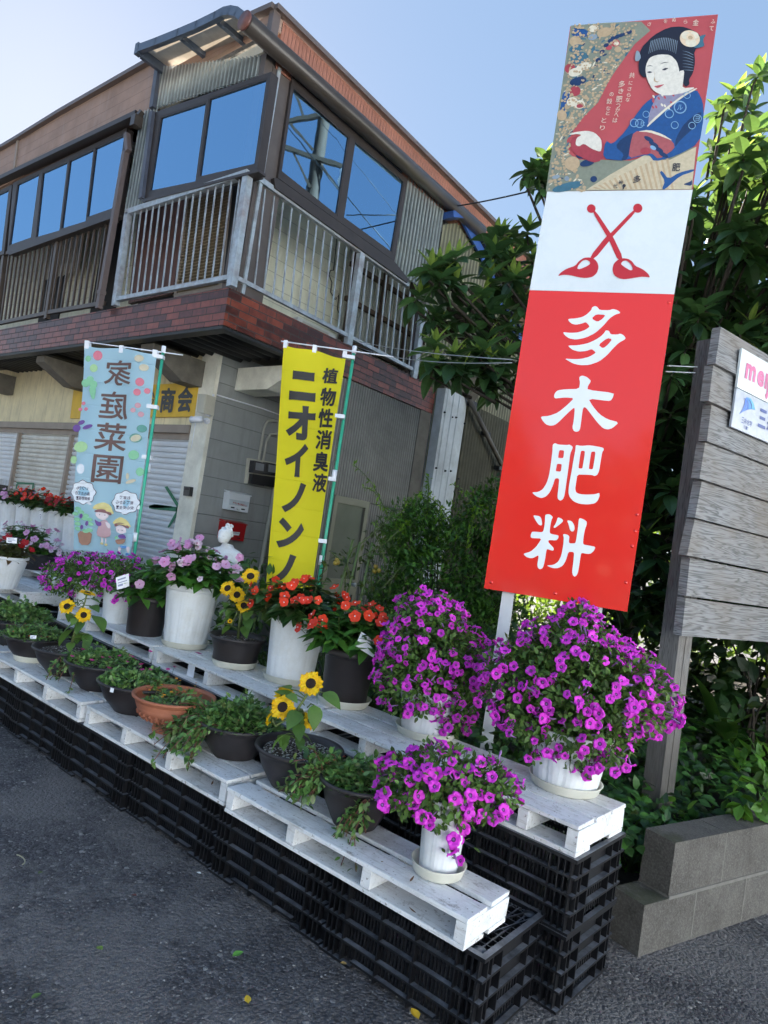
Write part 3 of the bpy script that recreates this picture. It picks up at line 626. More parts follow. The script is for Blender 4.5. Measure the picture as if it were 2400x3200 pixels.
# ================================================================== corrugated annex behind
anx = thing('corrugated_annex', 'lean-to annex of pale green corrugated sheet with blue gable flashing', 'annex', (XC, 7.5, 0))
b = MB(); poly = [(6.84, 5.66), (7.2, 5.86), (7.8, 5.62), (8.56, 5.12), (9.29, 4.80), (10.4, 4.25)]
V = []; yy = np.arange(6.85, 10.4, .076/8)
for y in yy: V += [(XC-.01+.012*math.sin(2*math.pi*y/.076), y, .0 if y > 7.24 else ZB1), (XC-.01+.012*math.sin(2*math.pi*y/.076), y, np.interp(y, *zip(*poly)))]
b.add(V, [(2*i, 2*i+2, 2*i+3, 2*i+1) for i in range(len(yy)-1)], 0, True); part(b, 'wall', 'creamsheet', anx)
b = MB()
pp = [np.array([XC+.05, y, z+.0]) for y, z in [(7.2, 5.93), (7.8, 5.68), (8.56, 5.18), (9.29, 4.87), (10.6, 4.25)]]
for p, q in zip(pp, pp[1:]): b.bar(p, q, .03, .17)
b.bar((XC+.05, 6.84, 5.78), (XC+.05, 7.2, 5.93), .20, .08); part(b, 'gable_flashing', 'bluef', anx)
b = MB()
for p, q in zip(pp, pp[1:]): b.slab([p+np.array([.06, 0, .09]), q+np.array([.06, 0, .09]), q+np.array([-2, 0, .09]), p+np.array([-2, 0, .09])], (0, .35, .93), .03)
part(b, 'roof', 'deck', anx)
# boxed corner column clad in cement sheet
b = MB(); x1 = XC+.10
for (ya, yb2, za, zb2, o) in ((7.29, 8.0, 1.45, 3.62, .02), (7.31, 7.98, 0, 1.5, .0)):
    V = []; yy = np.linspace(ya, yb2, 120)
    for i, y in enumerate(yy):
        f = (y-ya)/(yb2-ya); d = x1+o+.012*(abs((f*5) % 1-.5) < .08) if f < .55 else x1+o-(f-.55)**2*.5
        V += [(d, y, za), (d, y, zb2)]
    b.add(V, [(2*i, 2*i+2, 2*i+3, 2*i+1) for i in range(len(yy)-1)], 0, True)
    b.add([(x1+o, ya, za), (XC-.2, ya, za), (XC-.2, ya, zb2), (x1+o, ya, zb2)], [(0, 1, 2, 3)])
part(b, 'column_cladding', 'wcorr', anx)
b = MB()
for y, z in ((7.33, 3.3), (7.52, 3.28), (7.62, 3.3), (7.85, 3.27), (7.33, 2.55), (7.55, 2.55), (7.68, 2.57), (7.9, 2.5), (7.32, 1.65), (7.55, 1.64), (7.7, 1.66)):
    b.tube([(x1+.02, y, z), (x1+.045, y, z)], [.016, .008], 8)
part(b, 'bolts', 'wire', anx)
b = MB(); b.slab([(x1, 7.27, 3.62), (x1, 8.05, 3.62), (x1+.2, 8.05, 3.95), (x1+.2, 7.15, 3.95)], NR, .5); part(b, 'column_head', 'concrete', anx)
b = MB(); b.sheet((XC+.04, 8.0, 0), (0, 1, 0), (0, 0, 1), 1.9, 3.6, .076, .012, NR); part(b, 'lower_wall', clear_sheet('mossy corrugated sheet', (.16, .15, .10), .98, .6), anx)
b = MB(); p, q = R_('h', 1050, 480, .15), R_('h', 1290, 970, .15); b.tube([p+(p-q)*.25, q+(q-p)*.6], .035, 10); part(b, 'sloping_pipe', plain('brown vinyl pipe', (.10, .085, .07), .5, .3), anx)
b = MB()
for x, y in ((1040, 450), (1155, 710), (1265, 1005)): b.obox(R_('h', x, y, .12), (.05, 0, 0), (0, .06, 0), (0, 0, .03))
part(b, 'pipe_clamp', 'deck', anx)

# ================================================================== things fixed to the walls
# (text helper)
_gl = {}
def glyph(ch, bold=.02):
    k = (ch, bold)
    if k not in _gl:
        c = bpy.data.curves.new('t', 'FONT'); c.body = ch; c.offset = bold; c.resolution_u = 3; c.fill_mode = 'FRONT' if hasattr(c, 'fill_mode') else c.fill_mode
        o = bpy.data.objects.new('t', c); COL.objects.link(o); dg = bpy.context.evaluated_depsgraph_get(); dg.update()
        m = o.evaluated_get(dg).to_mesh(); V = np.array([v.co[:2] for v in m.vertices]); F = [tuple(p.vertices) for p in m.polygons]
        o.evaluated_get(dg).to_mesh_clear(); bpy.data.objects.remove(o); bpy.data.curves.remove(c)
        lo, hi = V.min(0), V.max(0); V = (V-lo)/(hi-lo); V[:, 1] = 1-V[:, 1]; _gl[k] = (V, F)
    return _gl[k]
def fine(V, F):                               # extra vertices so that printed strokes follow the folds of a cloth
    bm = bmesh.new(); vs = [bm.verts.new((x, y, 0)) for x, y in V]
    for f in F:
        try: bm.faces.new([vs[i] for i in f])
        except ValueError: pass
    for _ in range(4):
        e = [q for q in bm.edges if q.calc_length() > .16]
        if not e: break
        bmesh.ops.subdivide_edges(bm, edges=e, cuts=1); bmesh.ops.triangulate(bm, faces=[f for f in bm.faces if len(f.verts) > 3])
    bm.verts.index_update(); r = (np.array([v.co[:2] for v in bm.verts]), [tuple(v.index for v in f.verts) for f in bm.faces]); bm.free(); return r
def write(mb, ch, quad, proj, bold=.02, m=0, fat=0., nrm=None, soft=False):
    # quad: TL, TR, BR, BL spots in the picture; proj puts a spot on the sign's plane
    V, F = glyph(ch, bold)
    if soft:
        if ('f', ch, bold) not in _gl: _gl[('f', ch, bold)] = fine(V, F)
        V, F = _gl[('f', ch, bold)]
    tl, tr, br, bl = (np.asarray(q, float) for q in quad)
    P = np.array([proj(*((tl*(1-u)+tr*u)*(1-v)+(bl*(1-u)+br*u)*v)) for u, v in V])
    mb.add(P, F, m)
    if fat:                                   # heavy face: the stroke repeated round a small circle, each a hair further back
        ex, ey = P.max(0)-P.min(0), None; ux = proj(*tr)-proj(*tl); uy = proj(*bl)-proj(*tl)
        for k in range(10):
            a_ = 6.2832*k/10; mb.add(P+ux*(fat*math.cos(a_))+uy*(fat*math.sin(a_))-np.asarray(nrm)*(.00012*(k+1)), F, m)
def sq(k, x0, y0, x1, y1, sx=0, sy_=0):     # slanted character box in a zoom's own coordinates
    return [px(k, x0+sx, y0), px(k, x1+sx, y0+sy_), px(k, x1-sx, y1+sy_), px(k, x0-sx, y1)]
# yellow shop sign over the shutter
P_ = lambda off: (lambda x, y: PY(x, y, YS-.004-off))
sg = thing('shop_sign', 'yellow shop sign with black characters above the shutter beside the pillar', 'sign', (-7.5, YS, 2.5))
b = MB(); e = P_(.03); TL, TR, BR, BL = (e(*px('u', *q)) for q in ((-60, 365), (1275, 292), (1175, 1005), (-140, 1045)))
ux = TR-TL; ux /= np.linalg.norm(ux)
b.slab([TL-ux*1.6, TR, BR, BL-ux*1.6], NL, .026); part(b, 'board', plain('faded yellow board', (.80, .50, .022), .5, .12, 5, dirt='#a87818', damt=.3), sg)
b = MB(); e = P_(.036)
write(b, '商', [px('u', *q) for q in ((515, 425), (785, 430), (720, 905), (455, 905))], e, .0, 0, .045, NL)
write(b, '会', [px('u', *q) for q in ((870, 405), (1155, 405), (1090, 895), (815, 900))], e, .0, 0, .045, NL)
write(b, 'ヽ', [px('u', *q) for q in ((290, 440), (365, 440), (350, 640), (270, 640))], e, .03); write(b, '口', [px('u', *q) for q in ((230, 650), (345, 650), (300, 760), (190, 760))], e, .03)
part(b, 'lettering', 'blackp', sg)
# small cabinet, camera, mailboxes, meters
t = thing('junction_box', 'putty coloured junction box on the pillar right of the yellow sign', 'junction box', (-6.66, YS-.1, 2.75))
e = lambda x, y, o: PY(*px('u', x, y), YS-.03-o)
b = MB(); b.slab([e(1255, 535, .13), e(1425, 545, .13), e(1380, 940, .13), e(1225, 910, .13)], NL, .13); part(b, 'case', 'boxp', t)
b = MB(); b.slab([e(1265, 550, .136), e(1395, 560, .136), e(1360, 870, .136), e(1240, 850, .136)], NL, .006); part(b, 'lid', 'boxp', t)
b = MB(); b.tube([e(1575, 545, .02), e(1535, 930, .02), e(1490, 1000, .03), e(1420, 960, .05)], .012, 8); part(b, 'conduit', 'white', t)
t = thing('intercom', 'small black intercom box on the cream pillar beside the shutter', 'intercom', tuple(PY(*px('i', 1210, 70), YS-.03)))
b = MB(); b.slab([PY(*px('i', *q), YS-.075) for q in ((1192, 40), (1232, 44), (1224, 104), (1186, 100))], NL, .045); part(b, 'case', 'blackp', t)
b = MB(); b.slab([PY(*px('i', *q), YS-.077) for q in ((1200, 50), (1224, 53), (1222, 66), (1198, 63))], NL, .002); part(b, 'lens', 'dark', t)
t = thing('security_camera', 'white tube camera on a bracket below the junction box', 'camera', tuple(e(1420, 1100, .02)))
b = MB(); b.tube([e(1440, 1100, .0), e(1400, 1075, .08), e(1320, 1050, .10)], .012, 8); b.tube([e(1440, 1100, .0), e(1440, 1100, .015)], .035, 14); part(b, 'bracket', 'white', t)
b = MB(); b.tube([e(1330, 1065, .12), e(1160, 1070, .14), e(1120, 1070, .145)], [.035, .035, .04], 14); part(b, 'body', 'white', t)
G = lambda k, x, y, o=0.: PX(*px(k, x, y), XG+o)
def mailbox(nm, lab, q, d, m, top):
    t = thing(nm, lab, 'mailbox', tuple(G('v', *q[3])))
    b = MB(); P = [G('v', *p, d) for p in q]; b.slab(P, NR, d-.002); part(b, 'case', m, t)
    b = MB(); a, c = P[0]+np.array([.012, -.008, .004]), P[1]+np.array([.012, .008, .004]); b.slab([a, c, c+np.array([-d-.006, 0, .02]), a+np.array([-d-.006, 0, .02])], (.15, 0, 1), .012); part(b, 'lid', top, t)
    return t
t = mailbox('mailbox', 'white metal mailbox with red lettering, above the red mailbox', [(570, 320), (1105, 415), (1030, 855), (515, 760)], .11, 'whitep', 'whitep')
b = MB(); b.slab([G('v', *p, .114) for p in ((560, 490), (1060, 575), (1040, 700), (555, 640))], NR, .004); part(b, 'notice', plain('pale label', (.55, .62, .66), .4), t)
b = MB()
for i, ch in enumerate('チラシ等の投函禁止'): write(b, ch, [px('v', 650+i*40, 560+i*10), px('v', 686+i*40, 570+i*10), px('v', 680+i*40, 620+i*10), px('v', 645+i*40, 610+i*10)], lambda x, y: PX(x, y, XG+.1165), .025)
part(b, 'lettering', 'red', t)
b = MB()
for x, y in ((600, 690), (868, 738)): b.slab([G('v', *p, .113) for p in ((x, y), (x+90, y+14), (x+85, y+48), (x-4, y+36))], NR, .003)
part(b, 'peep_slots', 'blackp', t)
b = MB(); b.tube([G('v', 745, 740, .12), G('v', 770, 775, .135), G('v', 820, 780, .12)], .004, 6); part(b, 'latch', 'galv', t)
t = mailbox('mailbox', 'red metal mailbox behind the white bust', [(460, 1080), (1000, 1160), (915, 1595), (400, 1520)], .12, 'red', 'red')
b = MB(); b.slab([G('v', *p, .125) for p in ((560, 1330), (830, 1355), (800, 1445), (540, 1405))], NR, .004); part(b, 'notice', 'whitep', t)
b = MB()
for i in range(6):
    write(b, '新聞はこちら'[i], [px('v', 590+i*36, 1345+i*4), px('v', 620+i*36, 1349+i*4), px('v', 616+i*36, 1380+i*4), px('v', 586+i*36, 1376+i*4)], lambda x, y: PX(x, y, XG+.127), .03)
part(b, 'lettering', 'blackp', t)
b = MB(); b.slab([G('v', *p, .123) for p in ((755, 1490), (840, 1500), (835, 1528), (750, 1518))], NR, .003); part(b, 'peep_slots', 'blackp', t)
t = thing('meter_box', 'putty coloured double electric meter board on the grey wall', 'electric meter', tuple(G('g', 500, 870)))
b = MB(); b.slab([G('g', *p, .05) for p in ((425, 668), (700, 715), (690, 900), (405, 855))], NR, .05); part(b, 'backboard', 'boxp', t)
for k_ in (0, 95):
    b = MB(); b.slab([G('g', x+k_, y+k_*.14, .13) for x, y in ((462, 685), (552, 705), (548, 790), (452, 775))], NR, .08); mt = part(b, 'meter', plain('smoked meter cover', (.035, .035, .038), .15), t)
    b = MB(); b.slab([G('g', x+k_, y+k_*.14, .134) for x, y in ((475, 700), (535, 712), (530, 765), (470, 755))], NR, .004); part(b, 'dial', plain('meter dial', (.22, .23, .25), .2), mt)
    b = MB(); b.slab([G('g', x+k_, y+k_*.14, .11) for x, y in ((448, 785), (545, 800), (535, 875), (440, 858))], NR, .06); part(b, 'terminal_cover', 'blackp', t)
t = thing('air_conditioner', 'white air conditioner unit on the balcony floor behind the railing', 'air conditioner', (XC-.75, 5.2, ZB1-.05))
p = PX(*px('e', 480, 600), XC-.45); p2 = PX(*px('e', 725, 715), XC-.45)
b = MB(); b.box((XC-.80, p[1], ZB1-.05), (XC-.45, p2[1], p[2])); part(b, 'case', plain('white case', (.62, .62, .57), .4, .05), t)
b = MB()
for i in range(22): y = p[1]+.08+i*(p2[1]-p[1]-.2)/22; b.box((XC-.449, y, p[2]-.10), (XC-.442, y+.008, p[2]-.02))
part(b, 'grille', 'boxp', t)
# ================================================================== across the street (unseen; houses and pavement added to bounce sun, trees show in the sign's gloss)
def added_street_house(lab, cx, cy_, ang, W, Dp, Hh, wall, roofc):
    u = np.array([math.cos(ang), math.sin(ang), 0]); v = np.array([-math.sin(ang), math.cos(ang), 0]); c = np.array([cx, cy_, 0.])
    t = thing('house', lab, 'house', tuple(c)); P = lambda a, b_, z: c+u*a+v*b_+np.array([0, 0, z])
    b = MB(); b.obox(P(0, Dp/2, Hh/2), u*W/2, v*Dp/2, (0, 0, Hh/2)); part(b, 'wall', wall, t)
    b = MB(); e = .5; R0 = [P(-W/2-e, -e, Hh), P(W/2+e, -e, Hh), P(W/2+e, Dp/2, Hh+1.8), P(-W/2-e, Dp/2, Hh+1.8)]; R1 = [P(W/2+e, Dp+e, Hh), P(-W/2-e, Dp+e, Hh), R0[3], R0[2]]
    for q in (R0, R1): n = np.cross(q[1]-q[0], q[3]-q[0]); b.slab([p+n/np.linalg.norm(n)*.1 for p in q], n, .12)
    part(b, 'roof', roofc, t)
    for z in (.9, 3.7):
        for a in np.arange(-W/2+1.6, W/2-1, 3.2):
            b = MB(); q = [P(a, -.06, z), P(a+1.5, -.06, z), P(a+1.5, -.06, z+1.2), P(a, -.06, z+1.2)]; i = [sum(q)/4+(p-sum(q)/4)*.9 for p in q]; b.slab(q, -v, .055, [i]); f = part(b, 'window', 'frame', t)
            b = MB(); b.slab([p+v*.03 for p in i], -v, .02); part(b, 'pane', 'glass', f)
wallw = plain('white rendered wall', (.74, .79, .86), .85, .06, 2); tilr = plain('grey roof tile', (.12, .12, .125), .6, .2)
added_street_house('unseen white house added behind the camera to bounce sunlight', 11.5, -3.5, R(-115), 17, 8, 6.6, wallw, tilr)
added_street_house('second unseen white house added to bounce sunlight, further along', 11.5, 13.0, R(-75), 14, 8, 6.4, wallw, tilr)
b = MB(); b.add([(7.0, -30, .004), (11, -30, .004), (11, 40, .004), (7.0, 40, .004)], [(0, 1, 2, 3)]); tag(b.build('pavement', plain('pale pavement', (.42, .40, .36), .85, .1, 3)), kind='structure')  # pale strip added out of view to bounce sunlight
b = MB(); r = np.random.default_rng(77); n = 5000
P = np.c_[r.uniform(-3, 9, n), r.uniform(-17, -13.5, n), r.random(n)**.8]; P[:, 2] = .3+P[:, 2]*(5.0+1.0*np.sin(P[:, 0]*.9)+.7*np.sin(P[:, 0]*2.3))
m_ = frames(P, r.normal(size=(n, 3)), r.normal(size=(n, 3)), r.uniform(.35, .6, n)); b.inst(np.array([(0, 0, 0), (.5, -.3, 0), (1, 0, 0), (.5, .3, 0)]), [(0, 1, 2, 3)], m_)
tag(b.build('tree_row', [leafmat('far tree leaf', ['#14240f', '#22391a', '#35521f'], .5, .2)]), 'dark tree row across the street behind the camera', 'trees', kind='stuff')
b = MB(); n = 6000; P = np.c_[r.uniform(-8, 6, n), r.uniform(12.3, 14.5, n), r.random(n)]; P[:, 2] = .2+P[:, 2]*(2.4+.7*np.sin(P[:, 0]*1.3)+.4*np.sin(P[:, 0]*3.1))
b.inst(*([(np.array([(0, 0, 0), (.5, -.3, .1), (1, 0, 0), (.5, .3, .1)]))]+[[(0, 1, 2, 3)]]), frames(P, r.normal(size=(n, 3)), r.normal(size=(n, 3)), r.uniform(.12, .26, n))); tag(b.build('hedge_row', [leafmat('sunlit hedge leaf', ['#3d5a1e', '#5d7a2a', '#7d9a3a'], .5, .4)]), 'sunlit hedge glimpsed far behind the tall sign', 'hedge', kind='stuff')
# ================================================================== tall fertiliser sign on two white posts
SN = np.array([.383, -.924, 0]); SU = np.array([.924, .383, 0]); S0 = PY(1545, 1850, 3.15)
def SP(off=0.): return lambda x, y: PPL(x, y, S0+SN*off, SN)
def spoly(k, pts, off): e = SP(off); return [e(*px(k, *p)) for p in pts]
sign = thing('tall_sign', 'tall red, white and pictured sign board on two white posts behind the petunias', 'sign', tuple(np.r_[S0[:2], 0]))
redp = NT('glossy red enamel'); redp.col((.74, .030, .024)); redp.set(Roughness=.09); redp.b.inputs['Coat Weight'].default_value = .6; redp.b.inputs['Coat Roughness'].default_value = .06
redp.bump(redp.noise(3.5, detail=3), .03, .03); redp = redp.m
picr = plain('picture red', (.44, .075, .085), .35, .12, 5)
def panel(nm, q, m): b = MB(); b.slab([SP(0)(*p) for p in q], SN, .03); return part(b, nm, m, sign)
pic = panel('picture_panel', [(1782, 82), (2244, 45), (2165, 592), (1710, 598)], picr)
emb = panel('emblem_panel', [(1710, 598.6), (2165, 592.6), (2107, 919.4), (1655, 906.4)], plain('white sign enamel', (.70, .76, .80), .3, .05, 2, dirt='#9fb0b8', dscale=4, damt=.3))
red_ = panel('red_panel', [(1655, 907), (2107, 920), (1960, 1912), (1512, 1838)], redp)
for xb in (1588, 1864):
    c = SP(-.06)(xb, 1860 if xb < 1700 else 1895); b = MB(); b.obox((c[0], c[1], 2.15), SU*.030, SN*.022, (0, 0, 2.15)); part(b, 'post', plain('white painted post', (.70, .73, .76), .55, .12, 4), sign)
wl = plain('white lettering', (.76, .81, .85), .3, .03)
GL = [('q', [(1035,170),(1070,150),(1105,160),(1135,203),(1260,205),(1310,188),(1370,205),(1410,240),(1330,265),(1260,315),(1180,410),(1080,500),(960,560),(830,587),(740,570),(685,530),(658,487),(760,500),(860,492),(950,460),(1008,418),(985,385),(955,358),(900,380),(830,393),(775,380),(740,350),(725,317),(840,310),(920,290),(980,250),(1030,200)], [[(1030,312),(1090,258),(1215,265),(1175,315),(1108,358)]]),
 ('q', [(1195,500),(1215,465),(1255,470),(1278,518),(1365,520),(1405,508),(1450,530),(1478,575),(1380,630),(1310,700),(1230,790),(1130,870),(1000,915),(880,918),(790,895),(730,860),(682,832),(800,840),(900,835),(1000,810),(1088,757),(1065,732),(1032,708),(960,735),(870,742),(790,720),(750,690),(725,662),(850,660),(980,635),(1080,590),(1150,545)], [[(1118,655),(1235,565),(1300,580),(1245,650),(1180,702)]]),
 ('q', [(870,1090),(880,1062),(915,1052),(970,1070),(1022,1115),(1015,1140),(985,1185),(978,1237),(1322,1277),(1310,1330),(1285,1372),(1250,1382),(990,1350),(1040,1440),(1130,1550),(1240,1620),(1388,1658),(1300,1735),(1240,1752),(1180,1735),(1110,1665),(1000,1520),(955,1465),(930,1462),(915,1500),(885,1730),(870,1770),(835,1783),(800,1770),(782,1725),(800,1640),(815,1472),(790,1475),(700,1560),(600,1660),(550,1695),(495,1703),(440,1685),(395,1635),(370,1583),(480,1575),(600,1530),(720,1430),(806,1345),(700,1335),(600,1345),(560,1348),(543,1325),(555,1280),(590,1243),(700,1228),(868,1225),(882,1140)], []),
 ('r', [(525,160),(530,118),(560,102),(600,122),(715,128),(745,120),(788,150),(780,180),(755,240),(735,400),(700,650),(680,780),(660,830),(625,850),(592,825),(590,780),(605,650),(612,560),(558,558),(530,650),(490,740),(440,795),(380,817),(320,795),(280,765),(260,740),(340,735),(400,700),(450,620),(480,520),(500,400),(525,200)], [[(612,200),(625,193),(665,197),(675,205),(668,285),(655,298),(605,295),(597,285)], [(582,380),(592,370),(635,373),(645,382),(635,460),(625,472),(575,468),(567,458)]]),
 ('r', [(825,140),(835,127),(900,140),(990,130),(1060,138),(1180,160),(1192,185),(1170,220),(1155,300),(1130,460),(1105,515),(1070,530),(1035,515),(950,512),(845,510),(830,620),(818,690),(830,740),(880,765),(980,770),(1080,765),(1133,745),(1135,790),(1110,850),(1070,885),(980,898),(880,890),(800,860),(745,800),(730,740),(740,640),(770,480),(800,300),(820,200)], [[(890,215),(905,200),(945,205),(940,260),(915,420),(905,432),(868,430),(862,415)], [(1025,225),(1040,212),(1080,213),(1075,280),(1050,430),(1040,443),(1000,438),(996,425)]]),
 ('r', [(275,1045),(290,1038),(360,1050),(380,1080),(392,1150),(380,1172),(345,1160),(310,1110)], []),
 ('r', [(590,1075),(600,1065),(640,1080),(665,1105),(650,1130),(565,1198),(545,1200),(538,1188),(570,1140)], []),
 ('r', [(715,1110),(730,1103),(775,1115),(805,1160),(812,1210),(800,1245),(770,1248),(750,1225),(735,1160)], []),
 ('r', [(430,1035),(450,1025),(490,1025),(532,1060),(510,1100),(495,1180),(488,1268),(520,1283),(605,1297),(598,1340),(570,1365),(475,1358),(470,1385),(500,1420),(535,1455),(543,1480),(530,1497),(500,1490),(455,1475),(445,1500),(430,1600),(410,1690),(395,1725),(360,1738),(335,1720),(327,1680),(345,1580),(340,1555),(280,1590),(240,1595),(190,1580),(165,1560),(148,1535),(240,1510),(310,1450),(360,1380),(380,1338),(270,1335),(245,1328),(240,1300),(258,1252),(290,1250),(390,1258),(410,1235),(425,1140)], []),
 ('r', [(865,1090),(880,1073),(930,1090),(970,1120),(968,1160),(945,1220),(925,1330),(920,1400),(930,1418),(1000,1430),(1085,1447),(1060,1500),(1020,1535),(980,1540),(900,1525),(890,1560),(860,1760),(840,1815),(815,1835),(790,1820),(778,1770),(795,1640),(805,1530),(790,1512),(730,1512),(700,1620),(660,1690),(600,1722),(540,1725),(480,1705),(450,1688),(540,1680),(600,1640),(640,1560),(665,1420),(672,1330),(660,1290),(675,1280),(720,1290),(745,1310),(735,1385),(750,1402),(815,1402),(828,1380),(855,1200)], [])]
def smooth(p):                                # one corner cut so that traced outlines are not angular
    p = np.asarray(p, float); q = np.roll(p, -1, 0); return np.c_[p*.8+q*.2, p*.2+q*.8].reshape(-1, 2)
b = MB()
for k, o, hs in GL: b.slab(spoly(k, smooth(o), .0016), SN, 0, [spoly(k, smooth(h), .0016) for h in hs])
part(b, 'lettering', wl, red_)
b = MB(); em = plain('emblem red', (.50, .022, .035), .3, .05)
circ = lambda x, y, r, n=24: [(x+r*math.cos(6.2832*i/n), y+r*math.sin(6.2832*i/n)) for i in range(n)]
for i, (o, hs) in enumerate([(circ(1138, 168, 48), []), (circ(656, 172, 45), []),
    ([(1098, 178), (1122, 205), (882, 458), (850, 500), (690, 695), (638, 675), (815, 455), (855, 430)], []), ([(668, 205), (698, 190), (855, 425), (885, 470), (990, 690), (930, 705), (880, 590), (845, 510), (815, 455)], []),
    ([(690,695),(720,730),(733,780),(715,840),(670,880),(600,893),(530,885),(430,860),(360,858),(308,873),(345,830),(400,795),(490,765),(530,715),(580,682),(640,677)], [[(508,795),(525,755),(565,712),(605,702),(640,720),(645,745),(620,765),(540,800)]]),
    ([(935,700),(890,740),(875,800),(890,860),(940,895),(1000,905),(1070,895),(1170,878),(1230,880),(1267,887),(1245,845),(1190,800),(1110,765),(1080,720),(1040,692),(985,685)], [[(960,745),(985,715),(1025,710),(1065,745),(1085,785),(1083,808),(1060,812),(1000,778)]])]):
    b.slab(spoly('t', smooth(o), .001+.0004*i), SN, 0, [spoly('t', smooth(h), .001+.0004*i) for h in hs])
part(b, 'emblem', em, emb)
# printed picture: a woman in a blue kimono beside heaped produce (flat print, thin layers)
PC = dict(tan='#b7a183', sack='#c3b79c', blue='#1d4f8c', navy='#16345f', hair='#171b2e', skin='#d9d6cd', rose='#dcc7ab', grey='#8798a8', leaf='#3d6a80', wine='#a03c48', obi='#a3555a',
          cream='#d8d2c0', straw='#7f8678', bluelt='#7fa8cc', red='#b44a55', dark='#262b3c', coll='#8a87a0')
PM = list(PC); pm = [plain('print '+k, lin(PC[k]), .4, .14, 60) for k in PM]; pb = MB(); pl = [0]
def pp_(c, pts, sm=True):
    pl[0] += 1; pb.slab(spoly('p', smooth(pts) if sm else pts, .0006+.00007*pl[0]), SN, 0, m=PM.index(c))
ell = lambda x, y, a, c, r=0, n=14: [(x+a*math.cos(t)*math.cos(r)-c*math.sin(t)*math.sin(r), y+a*math.cos(t)*math.sin(r)+c*math.sin(t)*math.cos(r)) for t in np.linspace(0, 6.2832, n, endpoint=False)]
pp_('straw', [(279, 60), (600, 33), (930, 22), (1015, 105), (870, 230), (790, 340), (690, 480), (620, 590), (530, 770), (400, 900), (300, 1030), (240, 1120), (260, 1240), (330, 1300), (560, 1300), (820, 1310), (1440, 1180), (1400, 1575), (46, 1594), (104, 1200), (164, 820), (235, 350)], False)
for q in [((300, 70), (440, 100), (430, 170), (280, 160)), ((210, 650), (280, 700), (200, 900), (170, 880))]: pp_('blue', q)
rs = np.random.default_rng(3)
def inside(x, y):
    lim = np.interp(y, [30, 230, 480, 770, 900, 1050, 1250, 1600], [930, 860, 680, 520, 410, 290, 260, 430]); lo = np.interp(y, [60, 1600], [290, 50]); return lo+15 < x < lim
def many(c, n, a, e, box, lay=True):
    pl[0] += 1
    for i in range(n):
        x, y = rs.uniform(box[0], box[2]), rs.uniform(box[1], box[3])
        if not inside(x, y): continue
        s = a*rs.uniform(.7, 1.3); pb.slab(spoly('p', ell(x, y, s, s*e, rs.uniform(-1.2, .2), 8), .0006+.00007*pl[0]+i*2e-6), SN, 0, m=PM.index(c))
many('leaf', 160, 26, .3, (60, 40, 950, 1590)); many('tan', 1500, 12, .75, (60, 40, 900, 1590)); many('cream', 120, 26, .22, (60, 400, 800, 1590)); many('navy', 60, 20, .35, (60, 100, 850, 1500)); many('tan', 200, 12, .8, (60, 200, 800, 1590))
for c, x, y, a, e in (('cream', 490, 85, 48, .7), ('tan', 590, 120, 72, .6), ('tan', 320, 205, 55, .9), ('grey', 480, 165, 45, .6), ('leaf', 360, 360, 85, .65), ('leaf', 330, 270, 70, .5), ('wine', 270, 455, 50, .9), ('cream', 400, 435, 72, .48), ('cream', 320, 490, 66, .6), ('navy', 345, 575, 80, .5), ('wine', 318, 665, 52, .9), ('cream', 290, 765, 52, .85), ('cream', 360, 790, 50, .8), ('wine', 365, 800, 36, .6), ('tan', 195, 890, 45, 1.1), ('red', 690, 220, 42, .8), ('cream', 700, 225, 24, .8), ('tan', 715, 280, 32, .85), ('red', 630, 262, 30, .8), ('tan', 290, 1335, 72, .9), ('navy', 400, 1250, 75, .5), ('navy', 430, 1330, 70, .45), ('grey', 140, 1460, 36, .5), ('grey', 240, 1475, 22, 1.), ('navy', 490, 1480, 32, .9), ('leaf', 250, 1550, 150, .25)):
    pp_(c, ell(x, y, a, a*e, -.25))
for i in range(9): pp_('navy', ell(820-i*38+(i > 4)*14, 120+i*14+max(0, i-4)**2*9, 26, 17, -.4))
pp_('wine', [(300, 1080), (560, 1090), (590, 1160), (560, 1310), (480, 1330), (300, 1240), (270, 1150)])
pp_('sack', [(420, 1580), (640, 1440), (900, 1290), (985, 1245), (1050, 1310), (1200, 1300), (1440, 1180), (1395, 1575)], False)
pl[0] += 1
for i in range(15): pb.slab(spoly('p', [(480+i*48, 1562-i*22), (500+i*48, 1552-i*22), (560+i*48, 1572), (540+i*48, 1574)], .0006+.00007*pl[0]+i*1e-6), SN, 0, m=PM.index('tan'))
pp_('blue', [(1120, 1400), (1180, 1480), (1280, 1420), (1420, 1385), (1415, 1410), (1290, 1450), (1150, 1575), (1120, 1575), (1150, 1500), (1100, 1420)])
pp_('navy', [(1310, 1530), (1390, 1500), (1400, 1480), (1400, 1545)])
# kimono, obi, arm
pp_('blue', [(1085, 690), (1440, 640), (1500, 760), (1510, 900), (1470, 1150), (1240, 1270), (1050, 1320), (1000, 1250), (800, 1300), (740, 1310), (570, 1290), (600, 1120), (660, 1160), (780, 1040), (870, 900), (960, 780)])
pp_('navy', [(870, 1040), (830, 1180), (800, 1300), (740, 1310), (770, 1250), (690, 1180), (740, 1110)]); pp_('navy', [(1490, 840), (1330, 960), (1250, 1100), (1240, 1190), (1290, 1120), (1480, 950)])
pp_('obi', [(860, 1040), (1000, 1030), (1120, 1070), (1230, 1140), (1240, 1200), (1090, 1300), (1030, 1240), (960, 1250), (810, 1290), (830, 1150)])
for i in range(4): pp_('navy', ell(1000+i*45, 1110+i*48, 50, 20, .5)); 
pp_('bluelt', ell(1040, 1190, 30, 18, .5)); pp_('wine', ell(970, 1220, 50, 34)); pp_('cream', [(890, 1040), (1000, 1022), (1130, 1065), (1230, 1130), (1120, 1085), (1000, 1045)])
